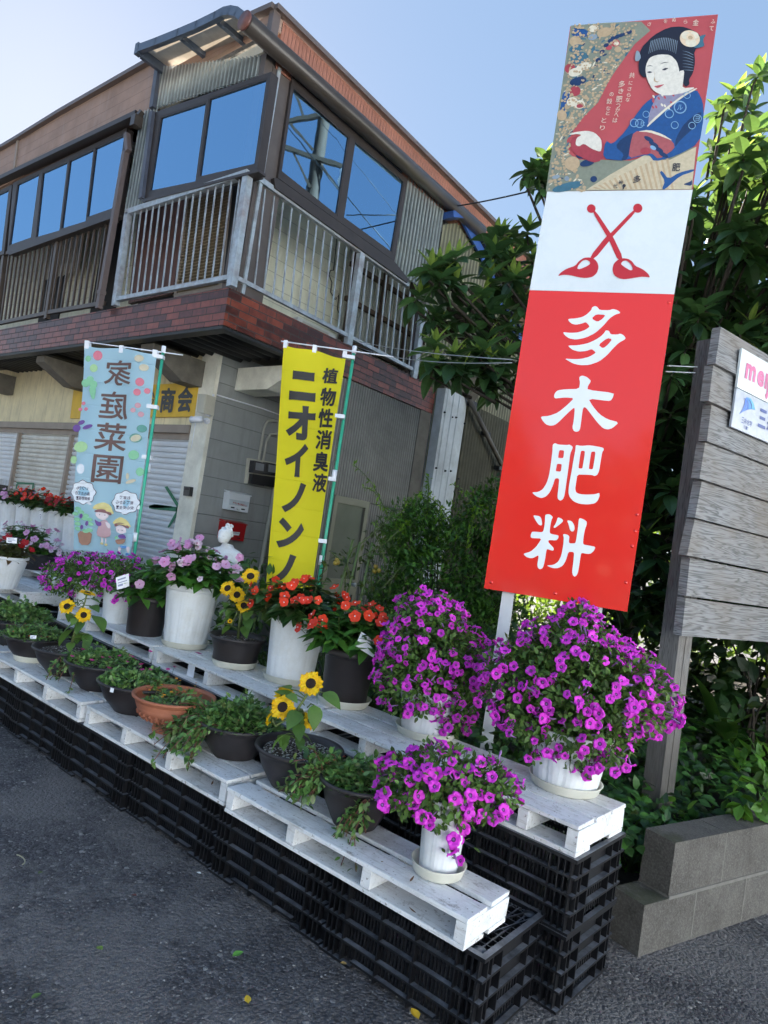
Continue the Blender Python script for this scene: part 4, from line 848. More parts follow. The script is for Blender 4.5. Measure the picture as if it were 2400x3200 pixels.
pp_('wine', [(555, 1090), (585, 1150), (575, 1290), (555, 1300), (540, 1200)])
pp_('skin', [(262, 1062), (330, 1042), (430, 1032), (500, 1050), (560, 1110), (565, 1180), (555, 1230), (470, 1200), (400, 1150), (350, 1180), (320, 1160), (330, 1100), (380, 1070), (330, 1062), (270, 1072)])
pp_('coll', [(1085, 690), (1180, 680), (1330, 660), (1330, 690), (1180, 800), (1060, 920), (990, 985), (1010, 840)]); pl[0] += 1
for i in range(14): pb.slab(spoly('p', ell(1060+rs.uniform(-30, 170), 760+rs.uniform(-60, 60), 16, 9, 1), .0006+.00007*pl[0]+i*2e-6), SN, 0, m=PM.index('red' if i % 3 else 'cream'))
pp_('cream', [(985, 985), (1020, 940), (1180, 800), (1330, 690), (1440, 635), (1450, 645), (1340, 705), (1190, 815), (1030, 960), (985, 1000)])
# neck, face, hair
pp_('hair', [(905, 400), (925, 270), (1040, 150), (1180, 75), (1300, 65), (1400, 95), (1480, 150), (1490, 230), (1420, 290), (1430, 400), (1410, 500), (1370, 560), (1380, 600), (1340, 630), (1300, 560), (960, 545), (910, 500)])
pp_('skin', [(1280, 480), (1330, 470), (1320, 560), (1310, 640), (1440, 628), (1340, 680), (1160, 710), (1080, 685), (1170, 650)])
pp_('skin', [(975, 420), (1010, 350), (1100, 325), (1200, 330), (1260, 390), (1285, 480), (1270, 560), (1200, 640), (1130, 690), (1090, 690), (1030, 650), (985, 560), (968, 480)])
pp_('hair', [(970, 430), (1000, 360), (1090, 320), (1200, 325), (1260, 385), (1285, 480), (1310, 470), (1300, 330), (1200, 240), (1040, 240), (930, 330), (930, 400)])
for q in ([(975, 440), (1010, 425), (1045, 437), (1010, 432)], [(1095, 420), (1140, 397), (1195, 398), (1140, 405)], [(980, 492), (1005, 480), (1035, 490), (1008, 500)], [(1118, 470), (1150, 450), (1185, 452), (1150, 475)]): pp_('dark', q)
pp_('tan', [(1048, 470), (1056, 520), (1042, 570), (1075, 588), (1105, 570), (1080, 578), (1058, 566)]); pp_('red', [(1045, 620), (1085, 612), (1150, 600), (1100, 632), (1075, 638)])
pl[0] += 1
for i in range(16):
    t = i/15; pb.slab(spoly('p', [(1020+t*240, 200-30*math.sin(t*3.1)), (1026+t*240, 200-30*math.sin(t*3.1)), (1000+t*250, 320-40*math.sin(t*3.1)), (997+t*250, 320-40*math.sin(t*3.1))], .0006+.00007*pl[0]+i*1e-6), SN, 0, m=PM.index('grey'))
for i in range(7): pp_('grey', [(1300, 290+i*30), (1360, 300+i*28), (1415, 330+i*24), (1412, 333+i*24), (1358, 304+i*28)])
pp_('leaf', [(1480, 150), (1535, 140), (1500, 190), (1520, 250), (1440, 270), (1400, 250)])
for c, x, y, a in (('rose', 1380, 180, 95), ('cream', 1345, 150, 45), ('cream', 1420, 150, 42), ('cream', 1390, 215, 52), ('rose', 1385, 165, 40), ('tan', 1385, 170, 22)): pp_(c, ell(x, y, a, a*.82, .2))
pp_('grey', [(880, 295), (905, 290), (930, 350), (905, 390), (870, 385)])
for x, y, r in ((865, 960, 40), (915, 965, 42), (975, 880, 32), (1290, 815, 60), (1190, 875, 42), (1240, 980, 36), (1450, 920, 40), (1400, 985, 34), (1355, 705, 32)):
    pl[0] += 1; pb.slab(spoly('p', ell(x, y, r, r, 0, 18), .0006+.00007*pl[0]), SN, 0, [spoly('p', ell(x, y, r*.82, r*.82, 0, 18), .0006+.00007*pl[0])], m=PM.index('bluelt'))
e_ = lambda: SP(.0006+.00007*pl[0])
def ptext(ch, x, y, s, c, bold=.0):
    pl[0] += 1; write(pb, ch, [px('p', x-s/2+s*.07, y-s/2), px('p', x+s/2+s*.07, y-s/2), px('p', x+s/2-s*.07, y+s/2), px('p', x-s/2-s*.07, y+s/2)], e_(), bold, PM.index(c))
for ch, x, y, s in (('共', 845, 520, 52), ('に', 832, 590, 34), ('さ', 822, 645, 36), ('ら', 815, 700, 36), ('な', 805, 745, 36), ('多', 750, 600, 60), ('き', 742, 665, 46), ('肥', 725, 740, 58), ('つ', 715, 800, 40), ('か', 712, 840, 42), ('へ', 700, 885, 40), ('は', 688, 935, 42), ('の', 655, 695, 36), ('穀', 635, 760, 50), ('な', 625, 825, 40), ('と', 620, 870, 34), ('と', 585, 935, 44), ('り', 570, 1005, 44),
                  ('さ', 1005, 45, 34), ('を', 1155, 18, 34), ('ぬ', 1235, 5, 36), ('ら', 1340, 22, 34), ('金', 1435, 30, 56), ('ふ', 1595, 20, 40), ('て', 1580, 85, 40)): ptext(ch, x, y, s, 'cream')
for ch, x, y, s in (('多', 892, 1480, 70), ('肥', 1255, 1370, 74), ('ヒ', 945, 965, 40), ('ル', 1290, 815, 50), ('神', 740, 1510, 40), ('代', 690, 1545, 40), ('ヨ', 1450, 920, 40)): ptext(ch, x, y, s, 'bluelt' if ch in 'ヒルヨ' else 'dark', .01)
pl[0] += 1; pb.slab(spoly('p', circ(772, 1540, 15, 14)+[], .0006+.00007*pl[0]), SN, 0, m=PM.index('dark')); pp_('dark', [(765, 1545), (778, 1550), (765, 1575), (755, 1575)], False)
part(pb, 'print', pm, pic)
b = MB()
for k, x, y in [('r', 1620, 1030), ('r', 1558, 1437), ('r', 1478, 1912)]+[('s', 1535, 1820), ('s', 1735, 1855), ('s', 2090, 945), ('s', 1985, 1660)]:
    c = SP(.0)(*px(k, x, y)); b.lathe([(.0001, .004), (.007, .003), (.009, 0)], 10, c=(0, 0, 0)); V = b.V[-1].copy(); b.V[-1] = c+np.outer(V[:, 0], SU)+np.outer(V[:, 1], [0, 0, 1])+np.outer(V[:, 2], SN)
part(b, 'screws', redp, red_)

# ================================================================== banners
def banner(nm, lab, D, quad, pole, arm, clips, m, holes=()):
    c = PD(*quad[0], D); n = -FW.copy(); n[2] = 0; n /= np.linalg.norm(n)
    def pj(off=0.):
        def f(x, y):
            p = PPL(x, y, c, n); h = p@np.array([cy, -sy, 0]); w = .017*math.sin(p[2]*4.5+h*5)+.010*math.sin(h*10-p[2]*3.4)+.008*math.sin(h*19+p[2]*1.5); return p+n*(w+off)
        return f
    base = PPL(*pole[1], c-n*.03, n)
    t = thing(nm, lab, 'banner', (base[0], base[1], 0))
    b = MB(); N1, N2 = 24, 60; tl, tr, br, bl = (np.array(q, float) for q in quad)
    V = []
    for i in range(N2+1):
        for j in range(N1+1):
            u, v = j/N1, i/N2; q = (tl*(1-u)+tr*u)*(1-v)+(bl*(1-u)+br*u)*v
            q[1] += 4*math.sin(u*9)*(1-v) ; V.append(pj()(*q))
    b.add(V, [(i*(N1+1)+j, (i+1)*(N1+1)+j, (i+1)*(N1+1)+j+1, i*(N1+1)+j+1) for i in range(N2) for j in range(N1)], 0, True)
    cloth = part(b, 'cloth', m, t)
    e = pj(-.03); P0, P1 = e(*pole[0]), e(*pole[1]); d = (P0-P1)/(P0[2]-P1[2]); foot = P1-d*P1[2]
    b = MB(); b.tube([foot, P0], .0125, 10); part(b, 'pole', 'greenpole', t)
    b = MB(); b.tube([P0-d*.03, P0+d*.025], .017, 10); part(b, 'pole_cap', 'white', t)
    for x, y in clips[1]: q = e(x, y); b = MB(); b.tube([q-d*.035, q+d*.035], .019, 10); part(b, 'pole_joint', 'white', t)
    b = MB(); b.tube([pj(-.012)(*q) for q in arm], .005, 6); part(b, 'cross_arm', 'white', t)
    for x, y, w_, h_ in clips[0]:
        b = MB(); f = pj(.004); q = pj(-.014); b.slab([f(x, y), f(x+w_, y+w_*.12), f(x+w_-h_*.1, y+h_+w_*.12), f(x-h_*.1, y+h_)], n, .05); part(b, 'loop', 'white', t)
    return t, cloth, pj
def fabric(name, c, tr=.35):
    a = NT(name); a.col(a.rmp(a.noise(3), [(.3, tuple(v*.9 for v in c)), (.7, c)])); a.set(Roughness=.75); t = a.n('ShaderNodeBsdfTranslucent'); t.inputs[0].default_value = (*c, 1)
    ms = a.n('ShaderNodeMixShader', i={0: tr}); a.l(a.b.outputs[0], ms.inputs[1]); a.l(t.outputs[0], ms.inputs[2]); a.l(ms.outputs[0], a.t.nodes['Material Output'].inputs[0])
    x, y, z = a.xyz(a.pos()); f = a.mth('ABSOLUTE', a.mth('SUBTRACT', a.mth('FRACT', a.mth('MULTIPLY', z, 5.2)), .5)); a.bump(a.rmp(f, [(0, (0,)*3), (.035, (1,)*3)]), .35, .01); return a.m
t, cl, pj = banner('yellow_banner', 'yellow banner with bold black characters on a green pole in front of the grey wall', 4.9,
    [px('e', 390, 790), px('e', 788, 866), (972, 1850), (832, 1850)], [px('e', 843, 800), px('g', 940, 1560)], [px('e', 370, 760), px('e', 1098, 860)],
    ([(*px('e', 390, 757), 12, 24), (*px('e', 577, 783), 12, 24), (*px('e', 772, 810), 12, 24), (*px('e', 768, 838), 38, 11), (*px('e', 722, 1232), 30, 12), (*px('g', 1012, 805), 24, 12), (*px('g', 936, 1262), 26, 13)], [px('e', 715, 1625), px('g', 955, 1425)]), fabric('yellow banner cloth', (.97, .86, .02), .42))
b = MB(); b2 = MB()
for off, bb in ((.006, b), (-.006, b)):
    for ch, q in [('植', (972, 0, 1078, 108)), ('物', (955, 148, 1062, 276)), ('性', (940, 302, 1044, 436)), ('消', (922, 462, 1030, 596)), ('臭', (905, 622, 1010, 758)), ('液', (898, 780, 996, 910))]: write(bb, ch, sq('g', *q, 8, 10), pj(off), 0, 0, .035, -FW*(1 if off > 0 else -1), True)
    for ch, q, bo in [('ニ', (728, 25, 920, 240), .06), ('オ', (698, 275, 912, 526), .05), ('イ', (684, 548, 855, 798), .05), ('ノ', (668, 838, 838, 1066), .05), ('ン', (632, 1104, 826, 1328), .055), ('ノ', (580, 1368, 768, 1600), .05)]: write(bb, ch, sq('g', *q, 8, 14), pj(off), bo, soft=True)
part(b, 'lettering', plain('black print', (.012, .012, .014), .6), cl)
t, cl, pj = banner('light_blue_banner', 'pale blue banner with mirrored brown characters and vegetable pictures on a green pole', 5.4,
    [(261, 1077), (492, 1107), (411, 1738), (227, 1717)], [px('f', 1405, 245), (412, 1775)], [px('f', 720, 180), px('f', 1575, 298)],
    ([(*px('f', 728, 172), 14, 25), (*px('f', 1032, 218), 13, 23), (*px('f', 1328, 260), 13, 22), (*px('f', 1340, 297), 26, 11), (*px('f', 1268, 725), 33, 12), (*px('f', 1218, 1160), 30, 12), (*px('f', 1170, 1600), 14, 12)], [px('f', 1258, 1270), (421, 1678)]), fabric('pale blue banner cloth', (.50, .76, .90), .42))
b = MB()
for off in (.0055, -.0055):
    for ch, q in (('家', (905, 345, 1140, 555)), ('庭', (862, 612, 1105, 845)), ('菜', (832, 885, 1085, 1120)), ('園', (812, 1165, 1050, 1400))):
        p = sq('f', *q, 12, 14); write(b, ch, [p[1], p[0], p[3], p[2]], pj(off), 0, 0, .014, -FW*(1 if off > 0 else -1), True)
part(b, 'lettering', plain('brown print', (.13, .075, .07), .7), cl)
b = MB(); fc = dict(red='#d27a8c', pink='#c99aa5', green='#86c39b', lgreen='#a8cf9a', tan='#c6bfa8', purple='#6d4d93', dgreen='#5f9a92', brown='#a07a68', white='#dfe6ee', hair='#8a5f62', skin='#dfd3d8', yel='#d5c98a', dress='#c2a0a6', line='#4a4055', blue='#5a92cf')
FN = list(fc); fm = [plain('banner print '+k, lin(fc[k]), .7, .08, 30) for k in FN]; lay = [0]
def fp(c, k, pts, sm=True):
    lay[0] += 1
    for s in (1, -1): b.slab([pj(s*(.004+.00016*lay[0]))(*px(k, *p)) for p in (smooth(pts) if sm else pts)], -FW, 0, m=FN.index(c))
for c, x, y, a, e2 in (('red', 842, 305, 42, 1), ('lgreen', 803, 412, 36, .95), ('green', 755, 330, 26, 1), ('tan', 1215, 342, 42, .72), ('tan', 1255, 420, 42, .7), ('red', 1218, 542, 38, .95), ('red', 1192, 628, 33, .9), ('red', 1277, 617, 27, .9), ('green', 730, 540, 38, .9), ('green', 800, 555, 36, 1), ('green', 770, 510, 34, .9), ('red', 715, 717, 18, .9), ('red', 690, 770, 18, .9), ('red', 740, 768, 18, .9), ('pink', 1195, 740, 27, .85), ('pink', 1153, 780, 24, .85), ('pink', 1218, 815, 27, .85), ('purple', 705, 885, 32, .6), ('purple', 762, 925, 46, .4), ('purple', 665, 935, 36, .9), ('dgreen', 1222, 937, 44, .75), ('dgreen', 1168, 1018, 54, .72), ('tan', 1168, 1019, 46, .62), ('lgreen', 710, 1100, 62, .78), ('green', 1150, 1165, 46, .9), ('lgreen', 650, 1210, 30, 1.1), ('white', 715, 1290, 34, 1.3), ('tan', 1100, 1350, 14, 2.2), ('tan', 1130, 1395, 46, .35), ('green', 1205, 1310, 34, 1.1)):
    fp(c, 'f', ell(x, y, a, a*e2, -.3 if e2 < .7 else 0))
for c, q in (('green', [(760, 590), (790, 680), (815, 685), (828, 590), (800, 560)]),): fp(c, 'f', q)
cloud = lambda x, y, a, c: [(x+a*math.cos(t)*(1+.07*math.cos(8*t)), y+c*math.sin(t)*(1+.07*math.cos(8*t))) for t in np.linspace(0, 6.283, 40, endpoint=False)]
for x, y, a, c in ((880, 130, 120, 118), (1310, 235, 138, 118)): fp('line', 'j', cloud(x, y, a+3, c+3), False); fp('white', 'j', cloud(x, y, a-3, c-3), False)
fp('white', 'j', [(905, 240), (965, 268), (950, 225)]); fp('white', 'j', [(1270, 340), (1288, 366), (1305, 342)])
def btext(s, k, x, y, w_, h_, step):
    for i, ch in enumerate(s):
        q = [px(k, x-i*step, y+i*-2), px(k, x-i*step-w_, y+i*-2-2), px(k, x-i*step-w_-3, y+h_-i*2-2), px(k, x-i*step-3, y+h_-i*2)]
        lay[0] += 1
        for s_ in (1, -1): write(b, ch, q, pj(s_*(.004+.00016*lay[0])), .01, FN.index('line'))
btext('いつでも', 'j', 935, 75, 28, 34, 30); btext('採れたての', 'j', 950, 130, 26, 36, 30); btext('新鮮野菜！', 'j', 950, 180, 26, 36, 28)
btext('お家で', 'j', 1362, 170, 34, 34, 40); btext('育てるから', 'j', 1395, 222, 32, 36, 38); btext('安心安全！', 'j', 1400, 275, 34, 34, 38)
for c, q in (('brown', [(808, 530), (965, 535), (940, 675), (828, 672)]), ('yel', [(965, 300), (1000, 255), (1080, 228), (1150, 260), (1200, 360), (1130, 340), (1050, 310)]), ('hair', [(985, 320), (1060, 292), (1130, 320), (1172, 350), (1160, 370), (1080, 340), (1000, 335)]),
             ('skin', [(1000, 340), (1050, 315), (1120, 340), (1140, 380), (1090, 420), (1040, 410), (1000, 370)]), ('dress', [(1040, 430), (1110, 410), (1150, 470), (1172, 580), (1080, 605), (1000, 570)]), ('skin', [(1055, 600), (1075, 605), (1075, 650), (1058, 645)]), ('skin', [(1098, 602), (1118, 605), (1115, 660), (1100, 655)]), ('yel', [(1048, 645), (1082, 650), (1075, 672), (1045, 665)]), ('yel', [(1095, 655), (1132, 662), (1125, 685), (1092, 678)]),
             ('yel', [(1175, 455), (1210, 410), (1270, 382), (1340, 420), (1385, 500), (1300, 465)]), ('hair', [(1200, 455), (1270, 440), (1360, 480), (1355, 510), (1270, 465), (1210, 488)]), ('skin', [(1215, 490), (1270, 468), (1330, 500), (1330, 545), (1280, 562), (1230, 540)]), ('purple', [(1240, 575), (1310, 560), (1335, 610), (1260, 605)]), ('brown', [(1210, 620), (1330, 608), (1310, 660), (1240, 668)]), ('skin', [(1250, 690), (1290, 695), (1270, 750), (1248, 745)]), ('skin', [(1330, 690), (1368, 690), (1360, 755), (1340, 755)]), ('blue', [(1265, 680), (1340, 680), (1330, 710), (1280, 706)]), ('blue', [(1240, 745), (1282, 750), (1280, 770), (1242, 770)]), ('blue', [(1325, 755), (1358, 758), (1355, 780), (1325, 780)]), ('green', [(1210, 590), (1240, 575), (1250, 605), (1215, 615)]), ('purple', [(990, 405), (1020, 430), (1060, 440), (1060, 475), (1020, 480), (1000, 450)]), ('skin', [(1100, 430), (1150, 450), (1168, 490), (1140, 505), (1110, 470)])): fp(c, 'j', q)
for x, y in ((830, 300), (860, 335), (800, 350), (905, 370), (815, 410), (890, 400), (940, 410), (820, 455), (950, 455), (820, 505), (940, 520), (900, 530)): fp('green', 'j', ell(x, y, 34, 20, .2))
for x, y in ((860, 375), (915, 450), (860, 490)): fp('purple', 'j', ell(x, y, 16, 26, .3))
for x, y in ((1045, 360), (1098, 365), (1250, 520), (1292, 525)): fp('line', 'j', ell(x, y, 4, 6))
part(b, 'picture_print', fm, cl)

# ================================================================== wooden billboard on the right, block wall
BD = np.array([.27, .963, 0]); BD /= np.linalg.norm(BD); BN = np.array([BD[1], -BD[0], 0])
pb0 = PZ(2052, 2525, .36); bb = thing('timber_billboard', 'weathered timber plank billboard on a split post at the right edge', 'billboard', tuple(np.r_[pb0[:2], 0]))
top = PPL(2200, 1045, pb0, BN)[2]
b = MB(); lean = np.array([-.03, 0, 0])
A0 = np.r_[pb0[:2], 0]; A1 = np.r_[pb0[:2], top]+lean
for s in (-1, 1):
    V = [];
    for c in (A0, A1):
        for ux_, uy_ in ((-.062, -.05), (-.002 if s < 0 else .062, -.05), (-.002 if s < 0 else .062, .05), (-.062, .05)):
            pass
    a_, c_ = (-.062, -.003) if s < 0 else (.003, .062)
    V = [c+BD*q+BN*w_ for c in (A0, A1) for q, w_ in ((a_, -.05), (c_, -.05), (c_, .05), (a_, .05))]
    b.add(V, [(3, 2, 1, 0), (4, 5, 6, 7), (0, 1, 5, 4), (1, 2, 6, 5), (2, 3, 7, 6), (3, 0, 4, 7)])
part(b, 'post', 'post', bb)
b = MB(); c2 = pb0+BD*2.6; b.obox((c2[0], c2[1], 1.3), BD*.06, BN*.05, (0, 0, 1.35)); part(b, 'post', 'post', bb)
BP = lambda k, x, y, o=.095: PPL(*px(k, x, y), pb0+BN*o, BN)
for k, p, q in (('n', (455, 95), (380, 602)), ('n', (350, 622), (287, 1116)), ('n', (325, 1172), (262, 1670)), ('n', (238, 1692), (160, 2190)), ('s', (2193, 1504), (2172, 1617)), ('s', (2171, 1623), (2147, 1735)), ('o', (630, 108), (600, 398)), ('o', (597, 415), (565, 705))):
    a_, c_ = BP(k, *p, .090), BP(k, *q, .112); b = MB(); L = 2.9
    b.slab([a_, c_, c_+BD*L, a_+BD*L], BN, .045); part(b, 'plank', 'timber', bb)
pl1 = [BP('n', 748, 388, .125), BP('n', 678, 928, .125)]; pl2 = [BP('n', 675, 938, .125), BP('n', 597, 1472, .125)]
def plate(pr, m, nm):
    a_, c_ = pr; c_ = np.array([a_[0], a_[1], c_[2]])+(c_-a_)*[1, 1, 0]; b = MB(); b.slab([a_, c_, c_+BD*.75, a_+BD*.75], BN, .012); return part(b, nm, m, bb), a_, c_
dp, _, _ = plate(pl1, plain('white plate', (.66, .72, .74), .35, .08), 'name_plate')
PB = lambda o: (lambda x, y: PPL(x, y, pb0+BN*o, BN))
def btxt(mb, ch, k, l, r, top_, bot, m=0, bold=.03, o=.1275): # l, r: spots on the base line
    pl_, pr_ = PB(o)(*px(k, *l)), PB(o)(*px(k, *r)); V, F = glyph(ch, bold)
    mb.add([pl_+(pr_-pl_)*u+np.array([0, 0, 1.])*(top_*(1-v)+bot*v) for u, v in V], F, m)
b = MB(); xh = .075
for ch, l, r, h, dn in (('m', (785, 800), (925, 870), .082, 0), ('e', (950, 885), (1040, 935), .082, -.004), ('ı', (1055, 945), (1082, 958), .082, 0), ('j', (1075, 965), (1120, 985), .125, -.05), ('i', (1135, 1000), (1160, 1012), .125, 0)):
    btxt(b, ch, 'n', l, r, h, dn, bold=.04)
part(b, 'lettering', plain('pink lettering', (.62, .16, .32), .4), dp)
dp, _, _ = plate(pl2, plain('crazed grey plate', (.42, .46, .53), .3, .15, 30), 'name_plate')
b = MB(); f = PB(.1275)
for i, q in enumerate(([(705, 1305), (755, 1235), (785, 1150), (790, 1100), (770, 1075), (800, 1090), (825, 1140), (825, 1240), (760, 1268)], [(832, 1238), (835, 1140), (800, 1080), (815, 1066), (850, 1110), (872, 1170), (878, 1235)], [(885, 1235), (880, 1160), (850, 1095), (825, 1066), (870, 1085), (910, 1160), (930, 1242)])):
    b.slab([f(*px('n', *p)) for p in q], BN, 0, m=i)
part(b, 'logo', [plain('logo blue', (.06, .16, .55), .35), plain('logo mid blue', (.07, .24, .62), .35), plain('logo light blue', (.10, .36, .70), .35)], dp)
b = MB()
for i, ch in enumerate('三井化学'): btxt(b, ch, 'n', (735+i*38, 1415+i*17), (768+i*38, 1430+i*17), .030, 0, 0, .005)
for i, ch in enumerate('グループ'): btxt(b, ch, 'n', (765+i*18, 1495+i*9), (781+i*18, 1503+i*9), .018, 0, 0, 0)
for i, ch in enumerate('三井化学'): btxt(b, ch, 'n', (965+i*115, 1470+i*55), (1065+i*115, 1515+i*55), .10, 0, 0, .03)
part(b, 'lettering', plain('blue lettering', (.05, .085, .28), .4), dp)

WD = np.array([.31, .951, 0]); WN = np.array([-.951, .31, 0]); w0 = PZ(1993, 2991, 0); zl = .205
bw = thing('block_wall', 'low mossy concrete block wall stepping up at the right edge', 'wall', tuple(w0))
def wallbox(mb, s0, s1, z0, z1, t0=0., t1=.15):
    V = [w0*[1, 1, 0]+WD*s+WN*t+np.array([0, 0, z]) for z in (z0, z1) for s, t in ((s0, t0), (s1, t0), (s1, t1), (s0, t1))]
    mb.add(V, [(3, 2, 1, 0), (4, 5, 6, 7), (0, 1, 5, 4), (1, 2, 6, 5), (2, 3, 7, 6), (3, 0, 4, 7)])
b = MB(); wallbox(b, 0, 5, -.05, zl); part(b, 'lower_course', 'block', bw)
up0 = PPL(*px('w', 1020, 1245), w0, WN); s_up = (up0-w0)@WD; zt_ = PPL(*px('w', 1060, 900), w0+WN*.004, WN)[2]
for i in range(11):
    a_ = s_up+i*.402; b = MB(); wallbox(b, a_, a_+.394, zl+.003, zt_, .004, .146); part(b, 'block', 'block', bw)
b = MB()
for i in range(10): s = s_up+.399+i*.402; wallbox(b, s-.006, s+.006, zl, zt_-.004, .0045, .144)
for i in range(12): s = s_up+.2+i*.402; wallbox(b, s-.004, s+.004, .01, zl-.002, -.0015, .1)
wallbox(b, s_up, 5, zl-.005, zl+.009, -.001, .149); part(b, 'mortar', plain('pale mortar', (.165, .157, .143), .9, .2, 20), bw)
# ================================================================== crates and pallets
CW, CDp, CHt = .655, .43, .285
def crate_mesh(H, flat):
    b = MB(); W, Dp = CW, CDp; hw, hd = W/2, Dp/2; t = .012
    lv = [0.0, .27, .52, .77, 1.0]
    for q, f in enumerate(lv):                                  # horizontal flanges all round
        z = f*(H-.012); o = .0 if q in (4,) else .0
        for s in (-1, 1):
            if q == 0:                                          # scalloped lower edge
                for u0, u1 in ((-hw, -hw+.15), (hw-.15, hw)): b.box((u0, min(s*hd, s*(hd-.02)), 0), (u1, max(s*hd, s*(hd-.02)), .010))
                b.box((-hw+.15, min(s*hd, s*(hd-.02)), .022), (hw-.15, max(s*hd, s*(hd-.02)), .030))
                b.box((min(s*hw, s*(hw-.02)), -hd+.02, 0), (max(s*hw, s*(hw-.02)), hd-.02, .010)); continue
            b.box((-hw, min(s*hd, s*(hd-.022)), z), (hw, max(s*hd, s*(hd-.022)), z+(.013 if q == 4 else .008)))
            b.box((min(s*hw, s*(hw-.022)), -hd+.022, z), (max(s*hw, s*(hw-.022)), hd-.022, z+(.013 if q == 4 else .008)))
    top = H-.013
    for s in (-1, 1):
        y0, y1 = sorted((s*(hd-.001), s*(hd-.024)))
        for x in (-hw+.10, -hw+.255, hw-.255, hw-.10): b.box((x-.003, y0, .004), (x+.003, y1, top))
        for x in (-hw+.02, -hw+.042, -hw+.066, hw-.066, hw-.042, hw-.02): b.box((x-.0025, y0, .004), (x+.0025, y1, top))
        x0, x1 = sorted((s*(hw-.001), s*(hw-.024)))
        for y in (-hd+.03, -hd+.055, -hd+.12, hd-.12, hd-.055, hd-.03): b.box((x0, y-.0025, .004), (x1, y+.0025, top))
        yy = s*(hd-.028)
        for i in range(40): x = -hw+.03+i*(W-.06)/39; b.box((x-.0035, yy-.004, .015), (x+.0035, yy+.004, top))
        b.box((-hw+.02, yy-.0045, H*.70), (hw-.02, yy+.0045, H*.76)); 
        xx = s*(hw-.028)
        for i in range(20): y = -hd+.03+i*(Dp-.06)/19; b.box((xx-.004, y-.004, .015), (xx+.004, y+.004, top))
        b.box((xx-.0045, -hd*.45, H*.45), (xx+.0045, hd*.45, H*.9))
    if flat:                                                    # lattice base on top
        z = H-.010
        for i in range(15): x = -hw+.05+i*(W-.1)/14; b.box((x-.003, -hd+.03, z-.008), (x+.003, hd-.03, z))
        for i in range(9): y = -hd+.05+i*(Dp-.1)/8; b.box((-hw+.03, y-.002, z-.006), (hw-.03, y+.002, z+.0005))
        for i in range(10):
            x = -hw+.06+i*.055; b.bar((x, -hd+.04, z+.001), (x+.10 if x+.1 < hw else hw-.02, hd-.04, z+.001), .005, .006)
        for sx in (-1, 1):
            for s in (-1, 1): b.tube([(sx*(hw-.045), s*(hd-.045), z-.004), (sx*(hw-.045), s*(hd-.045), z+.004)], .022, 12)
    return b
ca = crate_mesh(CHt, True); cb = crate_mesh(.2575, False)
GF, GR = 'crates of the front ground row', 'crates of the rear stack'
ords = ['first', 'second', 'third', 'fourth', 'fifth', 'sixth', 'seventh', 'eighth', 'ninth', 'tenth', 'eleventh', 'twelfth']
proto = tag(ca.build('plastic_crate', M['crate']), 'black plastic crate at the street end of the front row, lattice side up', 'crate', GF)
for i in range(8):
    o = proto if i == 0 else proto.copy()
    if i: COL.objects.link(o); o['label'] = 'black plastic crate, %s along the front row from its street end' % ords[i]
    o.location = (-.927-CW/2-i*.667, 1.975+CDp/2+.008*((i*7) % 3-1), 0); o.rotation_euler = (0, 0, .006*((i*5) % 3-1))
proto = tag(cb.build('plastic_crate', M['crate']), 'lower tier black crate of the rear stack, first from the street end', 'crate', GR)
UY = lambda x: 2.335-.05*(x+.83)              # front line of the upper row
n_ = 0
for tier in (0, 1):
    for i in range(9):
        o = proto if n_ == 0 else proto.copy()
        if n_: COL.objects.link(o)
        n_ += 1; x = -.82-CW/2-i*.668
        o['label'] = '%s tier black crate of the rear stack, %s from the street end' % (('lower', 'upper')[tier], ords[i])
        o.location = (x, UY(x)+CDp/2+.02+.006*((i*3+tier) % 3), tier*.2577); o.rotation_euler = (0, 0, -.05)
for tier in (0, 1):
    for i in range(3):
        o = proto.copy(); COL.objects.link(o); x = -6.0-i*.668; o.location = (x, 3.27, tier*.2577+.02*(tier > 0)); o.location.z = tier*.2577
        o['label'] = '%s black crate at the far left back, %s counted from the right' % (('lower', 'upper')[tier], ords[i])
        o['group'] = 'crates at the far left back'
def pallet(lab, x0, x1, y0, dp, z0, H, strs, nb, rz=0., grp='white pallets', gap=.012):
    c = ((x0+x1)/2, y0+dp/2, z0); t = thing('white_pallet', lab, 'pallet', c, grp, rz)
    L = x1-x0; h1, h2 = .016, .016
    def bx(nm, a, b_):
        m = MB(); (ax, ay, az), (bx_, by, bz) = a, b_; j = lambda: random.uniform(-.0015, .0015)
        V = [(x+j(), y+j(), z+j()*.6) for z in (az, bz) for x, y in ((ax, ay), (bx_, ay), (bx_, by), (ax, by))]
        m.add(V, [(3, 2, 1, 0), (4, 5, 6, 7), (0, 1, 5, 4), (1, 2, 6, 5), (2, 3, 7, 6), (3, 0, 4, 7)]); o = m.build(nm, M['white_wood'], t, True)
        bv = o.modifiers.new('bevel', 'BEVEL'); bv.width = .0018; bv.segments = 1; return o
    w = (dp-gap*(nb-1))/nb
    for i in range(nb): bx('deck_board', (-L/2+random.uniform(0, .006), -dp/2+i*(w+gap), H-h1), (L/2-random.uniform(0, .006), -dp/2+i*(w+gap)+w, H))
    for s in strs: bx('stringer', (s-c[0]-.021, -dp/2+.004, h2+.0015), (s-c[0]+.021, dp/2-.004, H-h1-.0015))
    for i in (0, 1): yb = -dp/2+.002+i*(dp-.125-.004); bx('bottom_board', (-L/2+.002, yb, 0), (L/2-.002, yb+.12, h2))
    return t
ZF, ZU = .2872, .5165
pallet('white pallet at the street end of the front row', -2.17, -.99, 1.938, .28, ZF, .100, (-2.145, -1.78, -1.40, -1.013), 2, .0, gap=.035)
